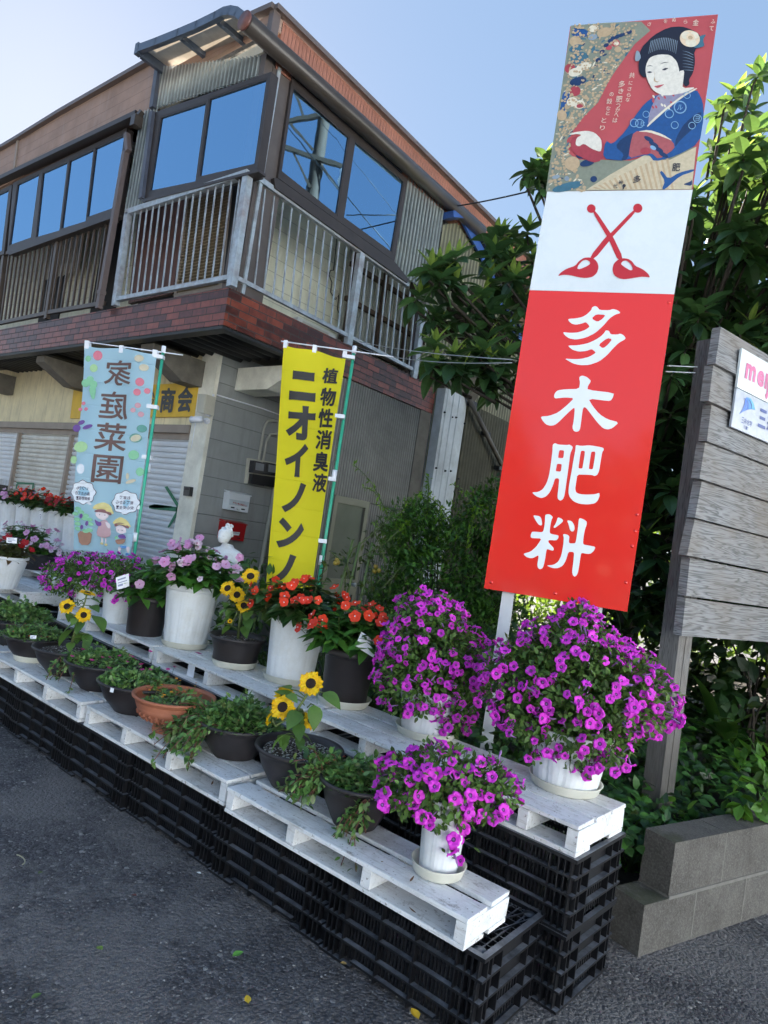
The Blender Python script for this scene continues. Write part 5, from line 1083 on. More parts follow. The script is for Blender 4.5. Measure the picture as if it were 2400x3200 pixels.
pallet('white pallet in the middle of the front row, under the terracotta bowl', -3.40, -2.205, 1.965, .27, ZF, .108, (-3.375, -3.02, -2.63, -2.228), 2, 0)
pallet('white pallet of the front row with the two flower sunflower bowl', -4.64, -3.445, 1.96, .28, ZF, .108, (-4.61, -4.25, -3.86, -3.468), 2, 0)
pallet('white pallet at the left end of the front row, cut by the picture edge', -5.9, -4.66, 1.98, .28, ZF, .112, (-5.87, -5.4, -5.0, -4.685), 2, 0)
pallet('white pallet at the street end of the upper row, under the big petunias', -2.25, -.832, UY(-1.54)+.035, .42, ZU, .108, (-2.228, -1.87, -1.05, -.856), 3, -.05)
pallet('white pallet in the middle of the upper row', -3.69, -2.275, UY(-2.98)+.045, .42, ZU, .108, (-3.665, -3.11, -2.7, -2.30), 3, -.05)
pallet('white pallet of the upper row under the tagged dark pot', -5.12, -3.71, UY(-4.4)+.05, .42, ZU, .108, (-5.09, -4.65, -4.22, -3.735), 3, -.05)
pallet('white pallet at the left edge carrying the white pot of red flowers', -6.95, -5.76, 2.62, .40, ZU, .11, (-6.9, -6.3, -5.785), 2, -.03)
pallet('white pallet far left with the pink flowered bowl', -7.4, -5.6, 3.05, .44, .6, .11, (-7.3, -6.9, -6.2, -5.63), 2, 0)
pallet('white pallet under the row of white pots by the shutter', -9.6, -6.75, 3.72, .5, .735, .115, (-9.5, -8.4, -7.4, -6.78), 2, 0)
b = MB()
for i in range(4): b.box((-9.5+i*.7, 3.75, 0), (-8.85+i*.7, 4.18, .733))
tag(b.build('display_stand', M['crate']), 'dark stand under the pallet of white pots', 'stand')

# ================================================================== plants: leaf and flower shapes
def leaf_shape(L=1., W=.36, n=5, fold=.25, droop=.25, tip=1.):
    V = []; F = []
    for i in range(n+1):
        t = i/n; w = W*.5*(math.sin(math.pi*min(1, t**.8))**.85 if 0 < t < 1 else .03); z = -droop*t*t
        V += [(t*L, -w, z+fold*w), (t*L, 0, z), (t*L, w, z+fold*w)]
    for i in range(n): a = 3*i; F += [(a, a+3, a+4, a+1), (a+1, a+4, a+5, a+2)]
    return np.array(V), F
LS = leaf_shape(1, .43, 5); LO = leaf_shape(1, .55, 3, .15, .15); LT = leaf_shape(1, .22, 3, .2, .3); LBig = leaf_shape(1, .34, 7, .35, .35); LH = leaf_shape(1, .72, 6, .18, .45)
def petals(n, r0, r1, w, lift=.15, cup=.0, seg=4):     # ring of petals about +Z
    V = []; F = []
    for i in range(n):
        a = 2*math.pi*i/n; o = len(V)
        for k in range(seg+1):
            t = k/seg; r = r0+(r1-r0)*t; ww = w*(.35+.65*math.sin(math.pi*(.15+.75*t))) if k < seg else w*.25
            for s in (-1, 0, 1):
                V.append((r*math.cos(a)-s*ww*math.sin(a), r*math.sin(a)+s*ww*math.cos(a), lift*r-cup*t*t+(-.06*r1 if s == 0 else 0)))
        for k in range(seg): q = o+3*k; F += [(q, q+3, q+4, q+1), (q+1, q+4, q+5, q+2)]
    return np.array(V), F
FLM = {}
def petunia_flower(name, mats, dia=.042, seed=0):
    r = np.random.default_rng(seed); b = MB(); N = 30; V = []; R_ = dia/2; rr = [.0, .13, .30, .65, .93, 1.0]
    for k, f in enumerate(rr):
        for j in range(N):
            a = 2*math.pi*j/N; lob = 1-.13*abs(math.cos(2.5*a))**3 if k >= 3 else 1
            z = R_*(-.25+.42*f**1.2 + (.10*math.sin(5*a+seed)*f if k >= 3 else 0)-(.2*(f > .95)))
            z += R_*.10*f*f*math.sin(a*2+seed*1.7)+R_*.07*(f > .6)*math.sin(a*9+seed); V.append((R_*f*lob*math.cos(a)*(1+.05*math.sin(a+seed)), R_*f*lob*math.sin(a), z+r.normal()*.0008))
    F1 = [(k*N+j, k*N+(j+1) % N, (k+1)*N+(j+1) % N, (k+1)*N+j) for k in (0, 1) for j in range(N)]
    F2 = [(k*N+j, k*N+(j+1) % N, (k+1)*N+(j+1) % N, (k+1)*N+j) for k in (2, 3, 4) for j in range(N)]
    b.add(V, F2, 0, True); b.add(V[:3*N], F1, 1, True)
    b.tube([(0, 0, -R_*.2), (0, 0, -R_*.9), (.003, .002, -R_*1.7)], [R_*.22, R_*.12, R_*.08], 6, 2)
    o = b.build(name, mats); me = o.data; bpy.data.objects.remove(o); return me
def impatiens_flower(name, mats, dia=.060):
    b = MB(); V = []; F = []
    for i in range(5):
        a = 2*math.pi*i/5+.3; o = len(V); rad = dia*.29; cx, cy_ = dia*.24*math.cos(a), dia*.24*math.sin(a)
        V.append((cx, cy_, .004))
        for j in range(12):
            t = 2*math.pi*j/12; x = rad*math.cos(t)*(1+.12*math.cos(t-0)); y = rad*math.sin(t)*1.05
            V.append((cx+x*math.cos(a)-y*math.sin(a), cy_+x*math.sin(a)+y*math.cos(a), .002+.004*math.cos(2*t)+.0012*i))
        F += [(o, o+1+j, o+1+(j+1) % 12) for j in range(12)]
    b.add(V, F, 0, True); b.lathe([(.0001, .012), (.003, .011), (.004, .006)], 8, 1); b.tube([(0, 0, 0), (0, .004, -.02), (0, .01, -.045)], .0015, 5, 2)
    o = b.build(name, mats); me = o.data; bpy.data.objects.remove(o); return me
def petal_mat(name, c, c2=None, tr=.3):
    a = NT(name); c = lin(c) if isinstance(c, str) else c; c2 = c2 or tuple(v*.8 for v in c); oi = a.n('ShaderNodeObjectInfo')
    a.col(a.mix(oi.outputs['Random'], c, c2)); a.set(Roughness=.55); t = a.n('ShaderNodeBsdfTranslucent'); t.inputs[0].default_value = (*c, 1)
    ms = a.n('ShaderNodeMixShader', i={0: tr}); a.l(a.b.outputs[0], ms.inputs[1]); a.l(t.outputs[0], ms.inputs[2]); a.l(ms.outputs[0], a.t.nodes['Material Output'].inputs[0]); return a.m
stemg = plain('green stem', (.085, .13, .03), .5, .3, 20)
pmag = petal_mat('magenta petal', (.86, .055, .76), (.70, .045, .70)); pdk = petal_mat('petunia throat', (.12, .008, .15)); plil = petal_mat('lilac tube', (.40, .20, .52))
pcal = [petunia_flower('flower', [pmag, pdk, plil], .045, s) for s in range(7)]
bud = MB(); bud.tube([(0, 0, 0), (.004, 0, .012), (.008, 0, .026), (.012, 0, .034)], [.0015, .003, .0045, .001], 6, 0); bo = bud.build('bud', [plil]); budm = bo.data; bpy.data.objects.remove(bo)
ored = impatiens_flower('flower', [petal_mat('vermilion petal', (.86, .060, .012), (.72, .032, .010)), M['whitep'], stemg], .053)
opink = impatiens_flower('flower', [petal_mat('pink petal', (.68, .30, .58), (.72, .46, .66)), petal_mat('rose eye', (.6, .06, .25)), stemg])
owhite = impatiens_flower('flower', [petal_mat('pale pink petal', (.74, .60, .72)), petal_mat('rose eye light', (.6, .1, .3)), stemg], .042)
ocrim = impatiens_flower('flower', [petal_mat('crimson petal', (.42, .008, .014)), M['red'], stemg])
def place_flower(me, root, pos, nrm, s=1., name='flower', spin=None):
    o = bpy.data.objects.new(name, me); COL.objects.link(o); o.parent = root
    q = Vector(nrm).to_track_quat('Z', 'Y'); o.rotation_mode = 'QUATERNION'
    from mathutils import Quaternion
    o.rotation_quaternion = q @ Quaternion((0, 0, 1), random.uniform(0, 6.28)); o.location = pos; o.scale = (s,)*3; return o

green_p = leafmat('petunia leaf', ['#2c4420', '#426327', '#5a8036', '#6f9044'], .55, .3); green_i = leafmat('impatiens leaf', ['#244621', '#38662c', '#4a8034', '#609640'], .35, .22, .5)
green_d = leafmat('dark impatiens leaf', ['#1e3420', '#2b5027', '#3b6632', '#4a482a'], .35, .2); green_s = leafmat('purslane leaf', ['#2f5026', '#486f34', '#618c45', '#7ca05a', '#6a7548'], .4, .15)
green_h = leafmat('sunflower leaf', ['#46692e', '#5a803a', '#6d9246'], .55, .3); yel = leafmat('sunflower petal', ['#f0bc00', '#fccf04', '#ffdc18'], .5, .3)
diskm = plain('sunflower disc', (.022, .010, .007), .9, .4, 90, bump=.6, bsc=300); bronze = leafmat('young bronze leaf', ['#5a3d24', '#4d4a22', '#6b5a2e'], .4, .3)

def petunia(root, z0, blobs, nleaf, nfl, droops=(), seed=1, fsize=1., sparse=1.):
    """blobs: ellipsoids (centre, radii); flowers sit on their outside. droops: hanging strands (start, end)."""
    r = np.random.default_rng(seed); vol = np.array([q[1][0]*q[1][1]*q[1][2] for q in blobs]); cum = vol**(2/3); cum = cum/cum.sum()
    P = []; Nn = []
    for (c, rad), f in zip(blobs, cum):
        n = int(nleaf*f); d = rdir(n, r); rr = r.uniform(.35, 1.02, n)**.45; rr = rr*(1+.16*np.sin(d[:, 0]*7+seed)*np.sin(d[:, 2]*6+d[:, 1]*5)); P.append(np.array(c)+d*rr[:, None]*np.array(rad)); Nn.append(d)
    P = np.concatenate(P); Nn = np.concatenate(Nn); keep = P[:, 2] > -.9*z0; P, Nn = P[keep], Nn[keep]
    b = MB(); dr = Nn*.7+rdir(len(P), r)*.8; up = Nn+np.array([0, 0, .8])+rdir(len(P), r)*.3
    b.inst(*LO, frames(P, dr, up, r.uniform(.018, .034, len(P))), 0)
    for c, rad in blobs:
        for d in rdir(26, r):
            d[2] = abs(d[2]) if r.random() < .6 else d[2]; e = np.array(c)+d*np.array(rad)*r.uniform(.85, 1.15); m_ = np.array(c)+(e-np.array(c))*.55+np.array([0, 0, .03]); s0 = np.array([0, 0, z0-.01])+r.normal(size=3)*[.03, .03, .005]
            b.tube([s0, m_, e], [.0022, .0018, .001], 4, 1, False)
    for s, e in droops:
        s, e = np.array(s), np.array(e); pts = [s+(e-s)*t+np.array([0, 0, .06*math.sin(math.pi*t)])*(1-t) for t in np.linspace(0, 1, 7)]; b.tube(pts, [.002]*6+[.001], 4, 1, False)
        k = 26; t = r.uniform(.1, 1, k); Q = np.array([np.array([np.interp(q, np.linspace(0, 1, 7), [p[i] for p in pts]) for i in range(3)]) for q in t])+r.normal(size=(k, 3))*.018
        b.inst(*LO, frames(Q, rdir(k, r)+[0, 0, -.2], rdir(k, r)*.5+[0, 0, 1], r.uniform(.018, .032, k)), 0)
    out_ = []                                             # stray shoots that stand out of the mound, each with leaves and a bloom or bud
    for c, rad in blobs:
        for d in rdir(int(9+30*rad[0]), r):
            if d[2] < -.5: continue
            s0 = np.array(c)+d*np.array(rad)*.8; e0 = np.array(c)+d*np.array(rad)*r.uniform(1.08, 1.26)+[0, 0, r.uniform(-.03, .03)]; b.tube([s0, (s0+e0)/2+[0, 0, .01], e0], [.0018, .0015, .001], 4, 1, False)
            Q = s0+(e0-s0)*r.uniform(.2, 1, (9, 1))+r.normal(size=(9, 3))*.006; b.inst(*LO, frames(Q, rdir(9, r)+d, rdir(9, r)*.4+[0, 0, 1], r.uniform(.014, .026, 9)), 0); out_.append((e0, d+np.array([0, -.2, .4])+r.normal(size=3)*.4))
    b.build('foliage', [green_p, stemg], root, True)
    # flowers
    fl = []
    for (c, rad), f in zip(blobs, cum):
        n = int(nfl*f*1.0); d = rdir(n*3, r); d = d[(d[:, 2] > -.75)][:n]
        for q in d:
            p = np.array(c)+q*np.array(rad)*r.uniform(.90, 1.20); nn = q/np.array(rad); nn /= np.linalg.norm(nn)
            ok = all((((p-np.array(c2))/np.array(r2))**2).sum() > .8 for c2, r2 in blobs if c2 is not c)
            if ok and all(np.linalg.norm(p-o_[0]) >.023*sparse for o_ in fl): fl.append((p, nn+np.array([0, 0, .35])+r.normal(size=3)*.5))
    for s, e in droops:
        s, e = np.array(s), np.array(e)
        for i in range(6): fl.append((e+(s-e)*r.uniform(0, .55)+r.normal(size=3)*.022, np.array([.2, -.8, .15])+r.normal(size=3)*.4))
    fl += out_; loc = np.array(root.location)
    fl.sort(key=lambda q: np.linalg.norm(np.array(q[0])+loc-CP)-(.25 if (q[1]@(CP-loc)) > 0 else 0))
    rest = MB()
    for i, (p, nn) in enumerate(fl):
        s = fsize*r.uniform(.78, 1.22)
        if r.random() < .10: me, nm = budm, 'bud'
        else: me, nm = pcal[i % 7], 'flower'
        if i < 96: place_flower(me, root, p, nn, s, nm)
        else:
            me = pcal[i % 7]; q = Vector(nn).to_track_quat('Z', 'Y').to_matrix()
            V = np.array([tuple(q @ (v.co*s)) for v in me.vertices])+p
            for m_ in (0, 1, 2): rest.add(V, [tuple(pl_.vertices) for pl_ in me.polygons if pl_.material_index == m_], m_, True)
    if rest.F: o = rest.build('flower_mass', [pmag, pdk, plil], root, True); o['kind'] = 'stuff'

def impatiens(root, z0, rad, h, nsh, fl, nfl, mat, seed=1, leaf=.085, cap_r=.14):
    r = np.random.default_rng(seed); b = MB(); P = []; Dd = []; U = []; S = []; tips = []
    for i in range(nsh):
        a = r.uniform(0, 6.283); q = math.sqrt(r.random()); hh = h*(1-.55*q**2)*r.uniform(.75, 1.08)
        tip = np.array([rad*q*math.cos(a), rad*q*math.sin(a), z0+hh]); base = np.array([cap_r*.5*q*math.cos(a), cap_r*.5*q*math.sin(a), z0-.01]); tips.append(tip)
        b.tube([base, (base+tip)/2+np.array([math.cos(a), math.sin(a), 0])*.02, tip], [.005, .004, .003], 5, 1, False)
        for lev in range(3):
            c = tip-(tip-base)/np.linalg.norm(tip-base)*lev*.042; k = 5 if lev < 2 else 4; a0 = r.uniform(0, 6.28)
            for j in range(k):
                t = a0+6.283*j/k; out = np.array([math.cos(t), math.sin(t), .35-.3*lev+r.normal()*.15])+.4*np.array([math.cos(a)*q, math.sin(a)*q, 0])
                P.append(c); Dd.append(out); U.append(np.array([0, 0, 1.])+r.normal(size=3)*.15); S.append(leaf*r.uniform(.75, 1.15)*(.75 if lev == 0 else 1))
    b.inst(*LS, frames(P, Dd, U, S), 0, True); b.build('foliage', [mat, stemg], root, True)
    tips = np.array(tips)
    for i in range(nfl):
        t = tips[r.integers(len(tips))]; d = np.array([t[0], t[1], .06]); p = t+np.array([r.normal()*.04, r.normal()*.04, r.uniform(-.02, .045)])+d/np.linalg.norm(d)*.03
        n = d/np.linalg.norm(d)*.7+np.array([.15, -.55, .45])*r.uniform(.3, 1.2)+r.normal(size=3)*.3
        place_flower(fl[int(r.integers(len(fl)))], root, p, n, r.uniform(.8, 1.15))

def purslane(root, z0, rad, seed=1, over=(), buds=None, n=900, ztop=.05, sc=1., zc=0.):
    r = np.random.default_rng(seed); b = MB(); q = np.sqrt(r.random(n)); a = r.uniform(0, 6.283, n)
    lump = 1+.5*np.sin(a*3+seed)*np.sin(q*5+seed*2)
    P = np.c_[rad*q*np.cos(a), rad*q*np.sin(a), z0+zc+ztop*(1-q**3)*lump*r.uniform(.3, 1, n)]
    D_ = rdir(n, r); D_[:, 2] = np.abs(D_[:, 2])*.8; D_ += np.c_[np.cos(a)*.5*q, np.sin(a)*.5*q, 0*q]
    b.inst(*LO, frames(P, D_, rdir(n, r)*.6+[0, 0, 1], r.uniform(.018, .034, n)*sc), 0)
    for s, e, k in over:                                  # trailing mats over the rim
        s, e = np.array(s), np.array(e)
        for i in range(k):
            ee = e+r.normal(size=3)*[.055, .04, .045]; ss = s+r.normal(size=3)*[.05, .03, .008]; mid = (ss+ee)/2+np.array([0, 0, .035]); T = np.linspace(0, 1, 8)[:, None]
            pts = (1-T)**2*ss+2*T*(1-T)*mid+T*T*ee; b.tube(pts, .0022, 4, 1, False); m_ = 22
            t = r.integers(0, 7, m_); f = r.random((m_, 1)); Q = pts[t]*(1-f)+pts[t+1]*f+r.normal(size=(m_, 3))*.006
            b.inst(*LO, frames(Q, rdir(m_, r)+(ee-ss)/np.linalg.norm(ee-ss)*.8, rdir(m_, r)*.5+[0, 0, 1], r.uniform(.018, .036, m_)*sc), 0)
    b.build('foliage', [green_s, plain('reddish stem', (.16, .06, .04), .5)], root, True)
    if buds:
        me, k, up = buds
        for i in range(k):
            i_ = r.integers(n); p = P[i_]+[0, 0, up*r.uniform(.3, 1)]; sb = MB(); place_flower(me, root, p, rdir(1, r)[0]*.4+[0, 0, 1], r.uniform(.6, 1))
def simple_flower(c, dia=.022, name='small flower'):
    m = petal_mat('petal '+name, c); b = MB(); b.add(*petals(5, .002, dia/2, dia*.3, .5, 0, 2), 0, True); b.tube([(0, 0, 0), (.002, 0, -.02), (0, .002, -.045)], .0012, 4, 1, False)
    o = b.build('flower', [m, stemg]); me = o.data; bpy.data.objects.remove(o); return me
fmag, fora, fredb = simple_flower((.62, .05, .30), .03, 'magenta purslane'), simple_flower((.75, .33, .03), .018, 'orange purslane'), simple_flower((.60, .07, .04), .013, 'red bud')

def sunflower_mesh(dia):
    b = MB(); R_ = dia/2; r = np.random.default_rng(5)
    for n, r1, lift, tw in ((14, 1., .08, 0), (14, .90, .24, .22)):
        V, F = petals(n, R_*.30, R_*r1, R_*.165, lift, R_*.02, 5); V = V*(1+.07*np.sin(np.arange(len(V))//18*2.3)[:, None]*[1, 1, 0]); V = V.copy(); c, s = math.cos(tw), math.sin(tw); V[:, :2] = V[:, :2]@np.array([[c, s], [-s, c]]); V[:, 2] += r.normal(size=len(V))*.0012; b.add(V, F, 0, False)
    b.lathe([(R_*.42, .002), (R_*.39, R_*.14), (R_*.28, R_*.19), (R_*.14, R_*.16), (.0001, R_*.13)], 24, 1); b.lathe([(R_*.50, 0), (R_*.44, -R_*.12), (R_*.1, -R_*.25)], 14, 2)
    o = b.build('flower_head', [yel, diskm, green_h]); me = o.data; bpy.data.objects.remove(o); return me
sunm = sunflower_mesh(.097)
def sunflower(root, z0, heads, leaves, main_top):
    b = MB(); 
    for p, n, s in heads:
        p = np.array(p); n = np.array(n, float); n /= np.linalg.norm(n); back = p-n*.012
        b.tube([(0, 0, z0-.01), (main_top[0]*.5, main_top[1]*.5, z0+(main_top[2]-z0)*.5), tuple(main_top), tuple(back-np.array([0, 0, .02])-n*.02), tuple(back)], [.009, .008, .007, .005, .006], 8, 0, True)
    b.build('stem', [plain('hairy stem', (.16, .21, .07), .6, .2)], root, True)
    b = MB(); P = np.array([l[0] for l in leaves]); D_ = np.array([l[1] for l in leaves], float); S = np.array([l[2] for l in leaves]); base = P*[.15, .15, 1]-[0, 0, .02]
    P = np.r_[P, P[rng.integers(len(P), size=7)]+rng.normal(size=(7, 3))*[.03, .03, .035]]; D_ = np.r_[D_, rng.normal(size=(7, 3))*[1, 1, .4]+[0, 0, -.2]]; S = np.r_[S, rng.uniform(.055, .09, 7)]; base = P*[.15, .15, 1]-[0, 0, .02]
    b.inst(*LH, frames(P, D_, np.tile([0, 0, 1.], (len(P), 1))+rng.normal(size=P.shape)*.2, S), 0, True)
    for p, q in zip(P, base): b.tube([q, (p+q)/2+np.array([0, 0, .01]), p], .003, 5, 1, False)
    b.build('foliage', [green_h, stemg], root, True)
    for p, n, s in heads: place_flower(sunm, root, p, n, s, 'flower_head')

# pots ----------------------------------------------------------------
def pot(root, prof, m, seg=40, facets=0, soilz=None, soilr=None, sm='soil', decor=False):
    b = MB()
    if facets:
        V = []; k = facets*4
        for r_, z in prof:
            for j in range(k):
                t = 2*math.pi*j/k; f = 1-.035*abs(math.sin(t*facets/2))**3 if z < prof[-3][1]-.04 else 1; V.append((r_*f*math.cos(t), r_*f*math.sin(t), z))
        b.add(V, [(i*k+j, i*k+(j+1) % k, (i+1)*k+(j+1) % k, (i+1)*k+j) for i in range(len(prof)-1) for j in range(k)], 0, False)
    else: b.lathe(prof, seg)
    o = b.build('pot', M[m], root, True)
    if soilz: b = MB(); b.lathe([(soilr, soilz), (soilr*.6, soilz+.006), (.001, soilz+.008)], 28); b.build('soil', M[sm], root, True)
    return o
BOWL = lambda R_, H, rb: [(rb*.98, 0), (rb, .004), (rb*1.12, H*.12), (R_*.78, H*.45), (R_*.88, H*.75), (R_*.90, H*.86), (R_*.97, H*.885), (R_, H*.93), (R_*.985, H), (R_*.93, H*.985), (R_*.87, H*.90), (R_*.82, H*.70), (R_*.7, H*.4)]
TALL = lambda R_, H, rb: [(rb, 0), (rb*1.02, .01), (R_*.95, H*.90), (R_*.95, H*.90), (R_, H*.93), (R_, H), (R_*.93, H), (R_*.90, H*.9), (R_*.85, H*.7)]
DARK = lambda R_, H, rb: [(rb*.97, 0), (rb, .006), (R_*.86, H*.84), (R_*.90, H*.87), (R_*.99, H*.88), (R_, H*.93), (R_*.98, H), (R_*.9, H), (R_*.86, H*.85), (R_*.8, H*.6)]
def saucer(lab, c, R_, H=.042):
    b = MB(); b.lathe([(.0001, .001), (R_*.82, .001), (R_*.88, .006), (R_*.97, H*.9), (R_, H), (R_*.965, H), (R_*.86, .010), (.0001, .007)], 36)
    o = tag(b.build('saucer', M['saucer']), lab, 'saucer', group='saucers under the pots'); o.location = c; return o
def grd(x, y, z, rb):                       # centre of a base whose front edge shows at this spot on a level z
    p = PZ(x, y, z); d = p-CP; d[2] = 0; d /= np.linalg.norm(d); return p+d*rb
def potted(name, lab, cat, x, y, z, rb, grp=None, sau=None, dxy=(0, 0)):
    c = grd(x, y, z, sau[0] if sau else rb); c = c+np.array([dxy[0], dxy[1], 0])
    if sau: saucer(sau[1], tuple(c), sau[0]); c = c+np.array([0, 0, .0085])
    return thing(name, lab, cat, tuple(c), grp)
ZM['z'] = (600, 1600, .48222); ZM['y'] = (1100, 1700, .66305); ZM['D'] = (0, 0, 2400/1659); ZM['A'] = (900, 2200, .48222)
def AT(root, k, x, y, dd=0.):                    # a spot at the depth of a thing, in the thing's own coordinates
    c = np.array(root.location) if not isinstance(root, np.ndarray) else root; n = CP-c; n[2] = 0; n = n/np.linalg.norm(n)
    return PPL(*px(k, x, y), c+n*dd, n)-c
CAMD = lambda root: (lambda v: v/np.linalg.norm(v))(CP-np.array(root.location))
# ------------------------------------------------------------------ front row (level z = .394)
Z1, Z2 = ZF+.103, ZU+.108
GP = 'potted plants of the front row'; GU = 'potted plants of the upper row'
def bowl(root, R_=.21, H=.17, rb=.105, m='potb', sm='soil', sz=.80): pot(root, BOWL(R_, H, rb), m, 48, 0, H*sz, R_*.80, sm)
def tagcard(root, quad, dd, lines=True, tilt=0.):    # thin printed card given by its four corners
    P = [np.array(AT(root, *q, dd)) for q in quad]; n = CAMD(root); P[2] = P[2]+n*tilt; P[3] = P[3]+n*tilt
    if np.cross(P[1]-P[0], P[3]-P[0])@n < 0: pass
    nn = np.cross(P[3]-P[0], P[1]-P[0]); nn /= np.linalg.norm(nn); nn = nn if nn@n > 0 else -nn
    b = MB(); b.slab(P, nn, .0016)
    if lines:
        L = lambda u, v: P[0]*(1-u)*(1-v)+P[1]*u*(1-v)+P[2]*u*v+P[3]*(1-u)*v+nn*.0006
        for v0, v1, u1 in ((.18, .30, .75), (.45, .52, .85), (.62, .78, .5)): b.slab([L(.12, v0), L(u1, v0), L(u1, v1), L(.12, v1)], nn, 0, m=1)
    return b.build('price_tag', [M['white'], plain('tag print', (.25, .28, .42), .6)], root, True)
t = potted('potted_purslane', 'dark bowl of bushy purslane at the left edge of the front row', 'potted plant', 38, 2022, Z1, .12, GP); bowl(t, .235, .18, .125)
purslane(t, .18, .22, 11, n=1300, ztop=.10, sc=1.25)
t = potted('potted_purslane', 'dark bowl of red budded purslane standing on a cream saucer', 'potted plant', 99, 2077, Z1, .11, GP, (.125, 'cream saucer under the front bowl of red budded purslane')); bowl(t, .195, .155, .10)
purslane(t, .15, .185, 12, [((-.1, -.1, .16), (-.21, -.12, .15), 4)], (fredb, 24, .03), 1000, .06)
tagcard(t, [('k', 315, 282), ('k', 380, 285), ('k', 372, 320), ('k', 312, 318)], .19)
t = sf = potted('potted_sunflower', 'wide dark bowl with a three headed sunflower in the front row', 'potted plant', 202, 2117, Z1, .105, GP); bowl(t, .215, .165, .105, sz=.82)
a = lambda k, x, y, d=0: tuple(AT(t, k, x, y, d)); cd = CAMD(t)
sunflower(t, .13, [(a('i', 435, 820, .03), cd+[-.45, 0, .05], 1.), (a('i', 542, 875, .05), cd+[.0, 0, 0], .97), (a('i', 565, 735, -.01), [0.1, .1, 1], 1.02)],
    [(a('i', 490, 960, .06), [-.7, -.35, -.45], .15), (a('i', 610, 880, -.02), [.9, .1, -.15], .14), (a('i', 540, 915, .04), [.3, -.5, -.3], .09), (a('i', 590, 815), [.9, 0, .1], .085), (a('i', 470, 870, -.03), [-.8, .3, -.2], .10), (a('i', 510, 990, .02), [-.6, .2, -.4], .09), (a('i', 560, 1000, .03), [.7, -.2, -.3], .09), (a('i', 580, 770, -.03), [.5, .4, .1], .07), (a('i', 500, 925, .05), [-.3, -.6, -.3], .10), (a('i', 545, 800, .02), [-.2, -.3, .3], .06)], a('i', 510, 900))
t = potted('potted_purslane', 'dark bowl of purslane with a pink flower trailing over its left rim', 'potted plant', 306, 2166, Z1, .105, GP); bowl(t, .215, .165, .105)
purslane(t, .15, .20, 14, [((-.13, -.1, .16), (-.33, -.15, .05), 7), ((-.05, -.17, .16), (-.02, -.24, .06), 3)], (fmag, 5, .06), 1100, .07)
t = potted('potted_purslane', 'dark bowl of striped pink purslane just left of the terracotta bowl', 'potted plant', 416, 2240, Z1, .105, GP); bowl(t, .215, .165, .105)
purslane(t, .15, .20, 15, [((.1, 0, .17), (.25, .02, .20), 3)], (fmag, 12, .13), 1300, .06)
b = MB(); q = AT(t, 'l', 138, 710, .22); b.obox(q, (.009, .004, 0), (.0005, -.001, 0), (0, 0, .011)); b.build('sticker', M['white'], t, True)
t = potted('terracotta_bowl', 'footed terracotta bowl with small yellow flowers', 'potted plant', 525, 2302, Z1, .085, GP)
RT_ = .205
pot(t, [(.083, 0), (.085, .006), (.082, .03), (.088, .045), (.125, .065), (.165, .10), (.178, .128), (.176, .13), (.182, .137), (.180, .14), (.186, .148), (.184, .151), (.19, .16), (.205, .172), (.207, .182), (.200, .185), (.188, .178), (.183, .166), (.187, .162), (.179, .152), (.182, .148), (.173, .138), (.165, .12)], 'terra', 48, 0, .128, .168)
purslane(t, .125, .15, 16, (), (fora, 22, .10), 420, .05)
b = MB(); r = np.random.default_rng(2)
for i in range(14):
    aa = -2.6+i*.22; 
    for j in range(5): th = aa+.03*math.cos(j*1.25); z = .088+.012*math.sin(j*1.25); rr = .156+(z-.088)*1.0; b.lathe([(.0001, .006), (.006, .004), (.009, 0)], 6); V = b.V[-1].copy(); d = np.array([math.cos(th), math.sin(th), -.25]); s = np.array([-math.sin(th), math.cos(th), 0]); b.V[-1] = np.array([rr*math.cos(th), rr*math.sin(th), z])+np.outer(V[:, 0], s)+np.outer(V[:, 1], [0, 0, 1])+np.outer(V[:, 2], d)
b.build('relief', M['terra'], t, True)
t = potted('potted_purslane', 'dark bowl of purslane spilling thickly over its left side beside the terracotta bowl', 'potted plant', 728, 2382, Z1, .10, GP); bowl(t, .20, .165, .10)
purslane(t, .15, .19, 17, [((-.12, -.05, .18), (-.26, -.13, .12), 26), ((-.15, -.08, .18), (-.31, -.15, .05), 18), ((-.03, -.17, .16), (-.05, -.25, .02), 9), ((-.1, -.14, .17), (-.2, -.22, .02), 12)], (fredb, 6, .03), 1700, .095, 1.15)
t = s8 = potted('potted_sunflower', 'dark bowl of speckled soil with a tall sunflower nearest the camera', 'potted plant', 915, 2480, Z1, .10, GP); bowl(t, .197, .17, .105, sm='perl', sz=.86)
cd = CAMD(t)
sunflower(t, .145, [(a('z', 770, 1112, .03), cd+[-.1, 0, .05], 1.12), (a('z', 588, 1265, .05), cd+[-.3, 0, .0], 1.12), (a('z', 600, 1185, -.05), cd+[-.3, .2, .5], .95), (a('z', 772, 1345, -.02), [.8, -.25, .15], .95), (a('z', 505, 1340, .0), [-.85, -.3, .1], .6)],
    [(a('z', 850, 1170, 0), [.95, .1, -.1], .10), (a('z', 790, 1250, .02), [.6, -.3, -.6], .10), (a('z', 690, 1290, .06), [.3, -.6, -.2], .095), (a('z', 690, 1370, .04), [.5, -.4, -.2], .08), (a('z', 635, 1450, .05), [-.1, -.6, -.3], .06), (a('z', 690, 1455, .04), [.7, -.3, -.3], .065), (a('z', 575, 1410, .02), [-.8, -.2, .0], .07), (a('z', 665, 1215, .0), [-.3, -.3, .3], .09), (a('z', 640, 1150, -.02), [-.8, 0, .2], .08), (a('z', 540, 1340), [-.8, -.1, -.2], .07), (a('z', 620, 1310, .02), [-.3, -.6, .1], .08)], a('z', 655, 1320))
t = potted('potted_purslane', 'dark pot of leafy purslane between the tall sunflower and the front petunia', 'potted plant', 1103, 2600, Z1, .085, GP); pot(t, BOWL(.165, .175, .088), 'potb', 44, 0, .14, .135)
